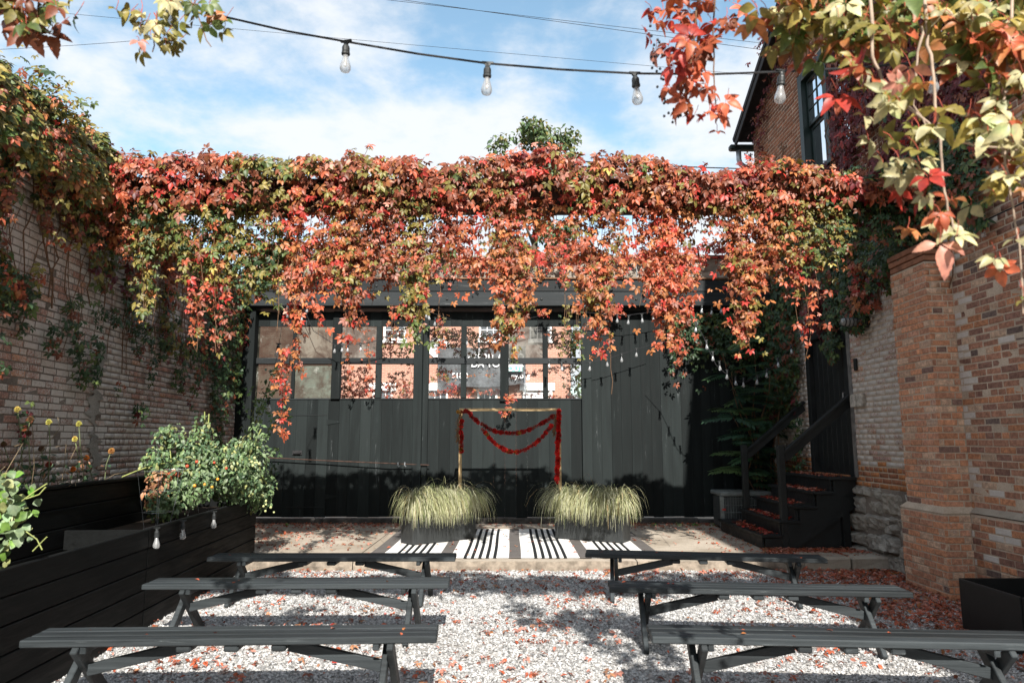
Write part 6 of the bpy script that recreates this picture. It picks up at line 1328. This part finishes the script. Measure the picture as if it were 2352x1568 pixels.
for u, v, Y, c in [(447, 1115, 7.35, 1), (487, 1118, 7.45, 1), (500, 1100, 7.5, 1), (470, 1112, 7.4, 1), (452, 1060, 7.4, 2), (492, 1062, 7.5, 2), (430, 1070, 7.3, 2), (520, 1075, 7.8, 2)] + [(600 + 3*i + random.uniform(-9, 9), 1135 + 6*i + random.uniform(-5, 5), 8.6, 0) for i in range(8)] + [(585 + random.uniform(-12, 12), 1056 + random.uniform(-14, 14), 8.3, 0) for i in range(6)]:
    o = ob('tomato', fr_me, tv.r, loc=at(u, v, Y - .2) - tv.o, scale=(random.uniform(.012, .018),)*3); o.color = ((.42, .45, .20, 1), (.62, .28, .03, 1), (.55, .07, .03, 1))[c]
# wire cages
for k, (s_, d_) in enumerate(((2.2, .3), (1.5, .4), (.7, .35))):
    c = pp(s_, d_, .72); w = root('tomato_cage', c, ('wire tomato cage at the near end of the tomato plants', 'wire tomato cage in the middle of the tomato plants', 'wire tomato cage at the far end of the planter')[k], 'plant support', 'wire cages among the tomatoes'); mb = MB()
    for j in range(4): a = j*math.pi/2 + .4; mb.tube([(0.10*math.cos(a), .10*math.sin(a), -.03), (.2*math.cos(a), .2*math.sin(a), .55)], .002, 4)
    mb.build('upright_wires', GALV, w); mb = MB()
    for z, r_ in ((.15, .122), (.35, .15), (.53, .177)): mb.tube([(r_*math.cos(a_*.5236), r_*math.sin(a_*.5236), z) for a_ in range(13)], .002, 4)
    mb.build('ring_wires', GALV, w)
# bright leafy vine at the left edge, inside the planter
gv = Vine('green_bean_vine', gd(30, 1250, .72), 'bright green leafy vine at the left edge inside the planter', 'bean plant')
for u, v, ru, rv_, n in ((10, 1130, 36, 40, 34), (20, 1180, 34, 40, 30), (30, 1225, 30, 30, 20), (5, 1240, 30, 40, 22), (45, 1110, 20, 20, 8)):
    c = np.array(at(u, v, 4.35)); k = 4.35/FPX; P = c + RNG.normal(0, 1, (n, 3))*np.array((ru*k*.6, .08, rv_*k*.6)); gv.leaves(P, frames(n, np.tile((.2, -.8, .6), (n, 1)), (0, 0, -1), .4, .5), .075*(.6 + .5*RNG.random(n)), pick(P, [[('vivid', 2), ('mint', 2)], [('vivid', 3), ('tom', 1)], [('mint', 2), ('tomy', 1)], [('vivid', 2), ('tom', 1)]], 3))
for pts in ([(20, 1260), (25, 1180), (5, 1100)], [(50, 1150), (80, 1128), (108, 1110)], [(60, 1145), (90, 1135), (105, 1118)], [(75, 1265), (100, 1240), (108, 1232)], [(60, 1220), (85, 1238), (97, 1262)]): gv.stem([at(u, v, 4.35) for u, v in pts], .004, 5)
gv.finish(140, True, plain('green_stem', (0.25, 0.28, 0.09), .7), HEART, HTME)
# zinnias of the back tier
ZP = [((112, 969, 6.0), 'y', 'yellow-green zinnia highest above the back planter at left'), ((181, 973, 6.3), 'y', 'large pale yellow zinnia standing before the left brick wall'), ((172, 1008, 6.3), 'y', 'small yellow zinnia just below the large pale one'), ((168, 1077, 6.2), 'o', 'bright orange zinnia low over the edge of the back planter'), ((199, 1051, 6.4), 'o', 'orange-red zinnia beside the low bright orange one'), ((112, 1066, 6.1), 'r', 'dull red zinnia left of the two orange ones'), ((256, 1035, 6.8), 'b', 'broad rusty orange zinnia head nearest the tomato plants'), ((70, 962, 5.9), 'd', 'faded brown zinnia head at the top left'), ((66, 995, 5.9), 'd', 'withered dark zinnia head under the faded brown one'), ((40, 940, 5.8), 'y', 'greenish yellow zinnia near the left edge of the picture'), ((95, 1030, 6.0), 'd', 'brown seed head zinnia amid bare stalks'), ((8, 1020, 5.8), 'd', 'withered zinnia cut by the left edge of the picture')]
ZC = {'y': (.48, .40, .10), 'o': (.60, .17, .03), 'r': (.34, .07, .04), 'b': (.36, .17, .05), 'd': (.14, .08, .04)}
GST = plain('green_stem', (0.25, 0.28, 0.09), .7); ZST = plain('dull_green_stem', (0.11, 0.13, 0.06), .8)
for (u, v, Y), c, lab in ZP:
    p = at(u, v, Y); base = Vector((p.x + random.uniform(-.08, .12), Y + random.uniform(-.05, .15), 1.02)); z = root('zinnia', base, lab, 'flower', 'zinnias in the back planter'); mb = MB(); q = p - base
    mb.tube([Vector((0, 0, 0)), q*.33 + Vector((random.uniform(-.03, .03), 0, .0)), q*.7 + Vector((random.uniform(-.02, .02), 0, 0)), q], .004, 5); mb.build('stem', ZST, z, True)
    for ly in range(3):
        o = ob('flower', BLOOM[ly], z); o.matrix_basis = Matrix.Translation(q + Vector((0, -.004*ly, .007*ly))) @ Vector((random.uniform(-.3, .3), -.7, .8)).to_track_quat('Z', 'Y').to_matrix().to_4x4() @ Matrix.Scale(.028*(1 - .22*ly)*(1.2 if c == 'b' else 1), 4); o.color = (*[x*random.uniform(.8, 1.15) for x in ZC[c]], 1)
    for k in range(5):
        f = random.uniform(.15, .88); a = random.uniform(0, 6.28); d = Vector((math.cos(a), math.sin(a) - .3, .1)).normalized(); nrm = Vector((0, -.3, 1)); nrm = (nrm - d*nrm.dot(d)).normalized(); rr = d.cross(nrm); S = random.uniform(.05, .085); o = ob('leaf', OVME[k], z); l_ = q*f
        o.matrix_basis = Matrix(((rr.x*S, d.x*S, nrm.x*S, l_.x), (rr.y*S, d.y*S, nrm.y*S, l_.y), (rr.z*S, d.z*S, nrm.z*S, l_.z), (0, 0, 0, 1))); o.color = (*random.choice(((.05, .11, .06), (.035, .085, .05))), 1)
dv = Vine('dry_stalks', pp(3.9, 1.0, 1.0), 'tangle of bare dry stalks among the zinnias on the left', 'dead plants')
for i in range(34):
    b0 = pp(random.uniform(2.4, 5.0), random.uniform(.8, 1.15), 1.0); a = Vector((random.uniform(-.2, .25), random.uniform(-.25, .3), random.uniform(.2, .65))); dv.stem([b0, b0 + a*.5 + Vector((random.uniform(-.05, .05), 0, .03)), b0 + a, b0 + a*1.15 + Vector((random.uniform(-.1, .1), 0, random.uniform(-.1, .02)))], .0025, 4)
n = 240; P = np.array([pp(random.uniform(2.2, 5.0), random.uniform(.8, 1.15), random.uniform(1.03, 1.35)) for _ in range(n)]); dv.leaves(P, frames(n, np.tile((.2, -.7, .7), (n, 1)), (0, 0, -1), .5, .8), .06*(.5 + .7*RNG.random(n)), pick(P, [[('tom2', 2), ('dry', 1)], [('tom2', 1)], [('dgreen', 1), ('dry', 1)], [('tom2', 1), ('olive', .5)]], 2)*.7)
dv.finish(100, tmpl=OV, objme=OVME, stemmat=plain('dry_stalk', (0.20, 0.15, 0.09), .9))
# climbing rose-like shoots at the end of the planter, before the black wall
sv_ = Vine('leafy_shoots', at(560, 1000, 9.6) - Vector((0, 0, .8)), 'slender green leafy shoots rising before the dark end of the wall', 'shrub')
for pts in ([(540, 1080), (575, 1000), (600, 930), (622, 870), (640, 850)], [(545, 1090), (600, 1010), (640, 960), (655, 940)], [(550, 1060), (580, 960), (590, 900)], [(560, 1090), (600, 1060), (640, 1030)]):
    Pw = [at(u, v, 9.5) for u, v in pts]; sv_.stem(Pw, .006, 5)
    for a, b_ in zip(Pw[:-1], Pw[1:]):
        n = 26; f = RNG.random((n, 1)); P = np.array(a)*(1 - f) + np.array(b_)*f + RNG.normal(0, .05, (n, 3)); sv_.leaves(P, frames(n, np.tile((.1, -.7, .6), (n, 1)), (.2, -.2, -.5), .5, .8), .075*(.6 + .6*RNG.random(n)), pick(P, [[('tom', 2), ('tom2', 1)]]*2 + [[('tom', 1), ('tomy', 1)]]*2, 2))
blob(sv_, 560, 1080, 9.4, 40, 50, 260, [[('tom2', 2), ('dgreen', 2)]]*4, .06, 2); blob(sv_, 600, 1085, 10.3, 40, 60, 200, [[('dgreen', 2)]]*4, .06, 2)
sv_.finish(150, tmpl=OV, objme=OVME, stemmat=ZST)
# weeds at the foot of the black wall
wd = Vine('weeds', gd(1590, 1212, SLZ), 'low green weeds at the foot of the black wall, right of the rug', 'weeds')
for u in (1500, 1590, 1600, 1560, 1640, 660): blob(wd, u, 1205, 12.0, 12, 6, 26, [[('vivid', 1), ('tom', 1)]]*4, .035, 1, .06)
wd.finish(60, tmpl=OV, objme=OVME)

# ------------------------------------------------------------------ tree beyond the house
T0 = Vector((at(1225, 500, 34).x, 34, 0)); tr = root('street_tree', T0, 'green tree rising behind the creeper-covered beam', 'tree'); mb = MB()
mb.tube([(0, 0, 0), (.1, 0, 4), (-.1, .1, 8), (.1, 0, 12), (0, 0, 16.5)], [.35, .3, .24, .15, .04], 8)
for k in range(14): z = 6 + .75*k; a = k*2.4; L = 2.4*(1 - (z - 6)/13); mb.tube([(0, 0, z), (L*.5*math.cos(a), L*.5*math.sin(a), z + .6), (L*math.cos(a), L*math.sin(a), z + 1.5)], [.1, .06, .02], 5)
mb.build('trunk', plain('tree_bark', (.10, .075, .055), .9), tr, True)
n = 9000; cl = RNG.normal(0, 1, (46, 3))*np.array((.85, .9, 0)); cz = 6 + 11.7*RNG.random(46)**.75; cl[:, :2] *= (1.35 - .75*((cz - 6)/12.2))[:, None]; cl[:, 2] = cz
i = RNG.integers(0, 46, n); P = cl[i] + norm(RNG.normal(0, 1, (n, 3)))*(RNG.random((n, 1))**.5)*np.array((.75, .75, .6)); P[:, 2] = np.minimum(P[:, 2], 18.4)
o = leaf_mesh('crown', P, frames(n, np.tile((0, -.6, .8), (n, 1)), (0, 0, -1), .6, .8), .26*(.6 + .6*RNG.random(n)), pick(P, [[('green', 2), ('tom', 1)], [('green', 2), ('tom2', 1)], [('tom', 1), ('olive', .6)], [('green', 1)]], 1)*.85, OV, LEAF_A, tr, (0, 0, 0))
# another crown beyond the right of the house, seen through the last panes
T1 = Vector((4.6, 24.5, 0)); t2 = root('street_tree', T1, 'dense green tree seen through the right-hand panes beside the house', 'tree'); mb = MB(); mb.tube([(0, 0, 0), (0, 0, 2), (.1, 0, 4.6)], [.2, .16, .05], 8)
for k in range(8): a = k*.8; mb.tube([(0, 0, 1.6 + .3*k), (.8*math.cos(a), .8*math.sin(a), 2.4 + .3*k), (1.5*math.cos(a), 1.5*math.sin(a), 3.2 + .25*k)], [.07, .05, .02], 5)
mb.build('trunk', plain('tree_bark', (.10, .075, .055), .9), t2, True); n = 5200; d = norm(RNG.normal(0, 1, (n, 3)))*(RNG.random((n, 1))**.4); P = np.array((0, 0, 3.5)) + d*np.array((2.2, 1.6, 2.3)) + .3*np.sin(d*9)
leaf_mesh('crown', P, frames(n, np.tile((0, -.6, .8), (n, 1)), (0, 0, -1), .6, .8), .2*(.6 + .6*RNG.random(n)), pick(P, [[('green', 1), ('tom2', 1)], [('dgreen', 1)], [('tom', 1)], [('green', 1)]], 2)*.8, OV, LEAF_A, t2, (0, 0, 0))

# ------------------------------------------------------------------ fallen leaves
def fallen():
    Ps = []
    def scat(n, x0, x1, y0, y1, z, prob):
        x = x0 + (x1 - x0)*RNG.random(n); y = y0 + (y1 - y0)*RNG.random(n); k = RNG.random(n) < prob(x, y); x, y = x[k], y[k]; Ps.append(np.stack([x, y, np.full(len(x), z) + .012*RNG.random(len(x))], 1))
    pr = lambda x, y: np.clip(.20 + .35*np.clip((x - 2.6)/1.3, 0, 1) + .38*np.clip((y - 7.4)/1.2, 0, 1) + .22*np.clip((-x - 1.6)/1.5, 0, 1) + .22*np.sin(x*2.3 + y*1.7)*np.sin(y*2.9 - x), .04, 1)
    scat(15000, -3.1, 4.5, 3.2, 8.6, .018, pr)
    scat(5200, 2.9, 4.5, 5.6, 8.6, .020, lambda x, y: np.clip((x - 2.8)/1.0, 0, 1)*.9)
    scat(2600, 3.25, 4.5, 8.75, 9.42, SLZ + .01, lambda x, y: 1 + 0*x)
    scat(1100, -3.2, 4.4, 8.75, 12.2, SLZ + .006, lambda x, y: .18 + 0*x)
    scat(3800, -4.4, 4.4, 11.2, 12.25, SLZ + .008, lambda x, y: np.clip((y - 11.2)/.9, 0, 1)**2*np.where(np.abs(x) < 1.6, .3, 1.0))
    scat(1200, -4.2, -1.9, 9.3, 12.2, SLZ + .008, lambda x, y: .5*np.clip((-x - 1.8)/1.5, 0, 1) + .1)
    scat(500, 2.6, 3.5, 9.0, 11.6, SLZ + .008, lambda x, y: np.clip((x - 2.5), 0, 1))
    scat(26, rx0, rx1, ry0, ry1, RZ + .016, lambda x, y: 1 + 0*x)
    P = np.concatenate(Ps); n = len(P); R = frames(n, np.tile((0, 0, 1), (n, 1)), RNG.normal(0, 1, (n, 3)), .28, .3); S = .022 + .036*RNG.random(n)
    C = pick(P, [[('pink', 2), ('coral', 2), ('orange', 1)], [('rust', 1), ('coral', 2), ('pink', 1)], [('pink', 3), ('coral', 1), ('dry', 1)], [('red', 1), ('rust', 1), ('dry', 2), ('coral', 1)]], 3.7)
    P[:, 2] += .3*S*.3
    fl = stuff(ob('fallen_leaves', None, loc=(0, 0, 0))); bpy.data.objects.remove(fl)
    o = leaf_mesh('fallen_leaves', P, R, S, C, OV + PALM[:2], LEAF_A, None, (0, 0, 0)); o['label'] = 'fallen red and orange leaves scattered over gravel and slab'; o['category'] = 'fallen leaves'
    # on the treads of the steps
    Ps.clear()
    for i in range(5):
        z = SLZ + rise*(i + 1) + .006; xa = sx0 + run*i; n2 = 200; Ps.append(np.stack([xa + .03 + (run - .05)*RNG.random(n2)*.95, 9.5 + 1.35*RNG.random(n2), np.full(n2, z) + .015*RNG.random(n2)], 1))
    P = np.concatenate(Ps); n = len(P); o = leaf_mesh('fallen_leaves', P, frames(n, np.tile((0, 0, 1), (n, 1)), RNG.normal(0, 1, (n, 3)), .3, .3), .03 + .035*RNG.random(n), pick(P, [[('coral', 2), ('pink', 2)]]*2 + [[('rust', 1), ('red', 1)]]*2, 1), OV + PALM[:2], LEAF_A, None, (0, 0, 0)); o['label'] = 'fallen red leaves lying on the treads of the black steps'; o['category'] = 'fallen leaves'
    # few on the bench tops
    Ps.clear()
    for c, a in BENCHES:
        for k in range(6): t = random.uniform(-1.05, 1.05); w = random.uniform(-.1, .1); Ps.append(np.array([[c.x + math.cos(a)*t - math.sin(a)*w, c.y + math.sin(a)*t + math.cos(a)*w, SZ + .006]]))
    P = np.concatenate(Ps); n = len(P); o = leaf_mesh('fallen_leaves', P, frames(n, np.tile((0, 0, 1), (n, 1)), RNG.normal(0, 1, (n, 3)), .25, .3), .025 + .02*RNG.random(n), pick(P, REDS, 1), OV, LEAF_A, None, (0, 0, 0)); o['label'] = 'a few fallen red leaves lying on the bench seats'; o['category'] = 'fallen leaves'
fallen()

# ------------------------------------------------------------------ strings of light bulbs
def m_bulb():
    b = NB('bulb_glass'); tr_ = b.n('ShaderNodeBsdfTransparent'); tr_.inputs[0].default_value = (.86, .87, .87, 1); gl = b.n('ShaderNodeBsdfGlossy'); gl.inputs['Roughness'].default_value = .06
    lw_ = b.n('ShaderNodeLayerWeight'); lw_.inputs[0].default_value = .55; mx = b.n('ShaderNodeMixShader'); b.t.links.new(b.math('ADD', b.math('MULTIPLY', lw_.outputs['Facing'], .62), .10, True), mx.inputs[0]); b.t.links.new(tr_.outputs[0], mx.inputs[1]); b.t.links.new(gl.outputs[0], mx.inputs[2])
    df = b.n('ShaderNodeBsdfDiffuse'); df.inputs[0].default_value = (.75, .76, .78, 1); m2 = b.n('ShaderNodeMixShader'); m2.inputs[0].default_value = .22; b.t.links.new(mx.outputs[0], m2.inputs[1]); b.t.links.new(df.outputs[0], m2.inputs[2]); return b.done(m2.outputs[0])
BULB = m_bulb(); SOCK = plain('black_rubber_socket', (.022, .024, .025), .45, .4); FIL = plain('lamp_mount_glass', (.45, .44, .42), .3, .5)
mb = MB(); mb.lathe([(.006, 0), (.009, -.012), (.012, -.016), (.016, -.022), (.0175, -.028), (.0175, -.048), (.0165, -.05), (.0195, -.053), (.0195, -.062), (.015, -.066)], (0, 0, 0), 12); mb.box((-.028, -.006, .0), (.028, .006, .010), .003); mb.prism([(-.016, -.005, 0), (.016, -.005, 0), (.005, -.005, -.016), (-.005, -.005, -.016)], (0, 1, 0), .010); SOCK_ME = mesh_py('socket', mb.V, mb.F, SOCK, False)
mb = MB(); mb.lathe([(.0125, -.066), (.013, -.075), (.0165, -.09), (.0225, -.108), (.0255, -.122), (.0245, -.134), (.019, -.144), (.008, -.149)], (0, 0, 0), 14); GLASS_ME = mesh_py('glass', mb.V, mb.F, BULB, True)
mb = MB(); mb.lathe([(.006, -.066), (.005, -.085), (.0085, -.105), (.006, -.118), (.002, -.122)], (0, 0, 0), 7); FIL_ME = mesh_py('filament_mount', mb.V, mb.F, FIL, True)
CABLE = plain('black_cable', (.02, .02, .022), .6)
def string_light(lab, pts, bulbs, scale=1.0, r=.005, tilt=.12, sag=0):
    """pts: cable points; bulbs: positions"""
    c = Vector(pts[0]); s_ = root('string_light', c, lab, 'string lights', 'strings of clear light bulbs'); mb = MB(); P = []
    for a, b_ in zip(pts[:-1], pts[1:]):
        for k in range(5): P.append(Vector(a).lerp(Vector(b_), k/5) - c)
    P.append(Vector(pts[-1]) - c); mb.tube(P, r, 5); mb.build('cable', CABLE, s_)
    for p in bulbs:
        t = tilt if isinstance(tilt, (int, float)) else 0
        so = ob('socket', SOCK_ME, s_, loc=Vector(p) - c, rot=(random.uniform(-t, t), random.uniform(-t, t), random.uniform(-.3, .3)), scale=(scale,)*3)
        g = ob('glass', GLASS_ME, so); ob('filament_mount', FIL_ME, so)
NY = 3.0
string_light('nearest string of large clear bulbs swooping across the sky', [at(u, v, NY) for u, v in ((300, -60), (405, 5), (520, 40), (660, 72), (795, 96), (960, 124), (1120, 146), (1290, 160), (1458, 169), (1630, 171), (1795, 165), (1980, 155), (2150, 140), (2360, 112), (2600, 70))], [at(u, v, NY) for u, v in ((402, 2), (795, 97), (1120, 147), (1458, 170), (1795, 165), (2147, 141))], 1.0, .0052, .13)
S1 = lambda *l, Y=11.9: [at(u, v, Y) for u, v in l]
string_light('string of small bulbs draped in a V before the feathery shrub', S1((1560, 700), (1600, 742), (1620, 782), (1632, 812), (1645, 838), (1665, 856), (1690, 874), (1710, 878), (1745, 862), (1775, 842), (1815, 800), (1850, 760), (1872, 700), Y=10.6), S1((1598, 742), (1622, 782), (1637, 808), (1652, 830), (1670, 850), (1689, 864), (1708, 868), (1740, 862), (1762, 846), (1786, 822), (1816, 792), (1840, 758), (1868, 702), Y=10.6), .95)
string_light('string of bulbs looping along under the eave beam on the right', S1((1330, 716), (1400, 722), (1440, 724), (1500, 716), (1560, 700), (1660, 690)), S1((1418, 722), (1444, 726), (1474, 722), (1500, 718), (1612, 700), (1635, 704), (1655, 700)), 1.0)
string_light('string of bulbs sagging across the right-hand boards and last window', S1((1240, 812), (1270, 828), (1316, 836), (1356, 832), (1394, 824), (1430, 812), (1500, 790)), S1((1262, 826), (1290, 832), (1318, 836), (1355, 832), (1394, 822), (1428, 812), (1462, 800)), 1.0)
string_light('string of bulbs crossing the left-hand window panes', S1((690, 690), (720, 760), (770, 792), (830, 790), (880, 780), (940, 740), (975, 712)), S1((704, 700), (694, 720), (770, 792), (786, 790), (800, 790), (828, 788), (1000, 730)), .95, .006)
string_light('string of bulbs crossing the middle window panes', S1((975, 712), (1060, 742), (1110, 752), (1180, 740), (1240, 725)), S1((978, 712), (985, 718), (1072, 775), (1100, 790), (985, 716)), .9, .004)
string_light('string of bulbs slanting up from the tomato plants to the eave', S1((560, 1060), (590, 985), (617, 910), (640, 800), (655, 690), (680, 640), Y=9.6), S1((590, 984), (617, 915), (575, 1040), (640, 790), (660, 700), (676, 640), (580, 1050), Y=9.6), 1.25, .003)
string_light('bulbs hanging along the top board of the raised planter', [pp(3.2, -.012, PH + .012), pp(2.9, -.014, PH + .01), pp(2.4, -.014, PH + .012), pp(1.7, -.014, PH + .012), pp(1.2, -.01, PH + .012)], [pp(2.98, -.03, PH - .012), pp(2.43, -.03, PH - .012), pp(1.62, -.03, PH - .012)], 1.1, .004, .08)
string_light('single hanging bulb on the cable along the near right brick wall', [atx(2200, 545, RX - .06), atx(2255, 510, RX - .06), atx(2352, 465, RX - .06), atx(2500, 400, RX - .06)], [atx(2255, 511, RX - .06)], 1.0, .008, .05)

for o in bpy.data.objects:
    if '_w' in o: del o['_w']
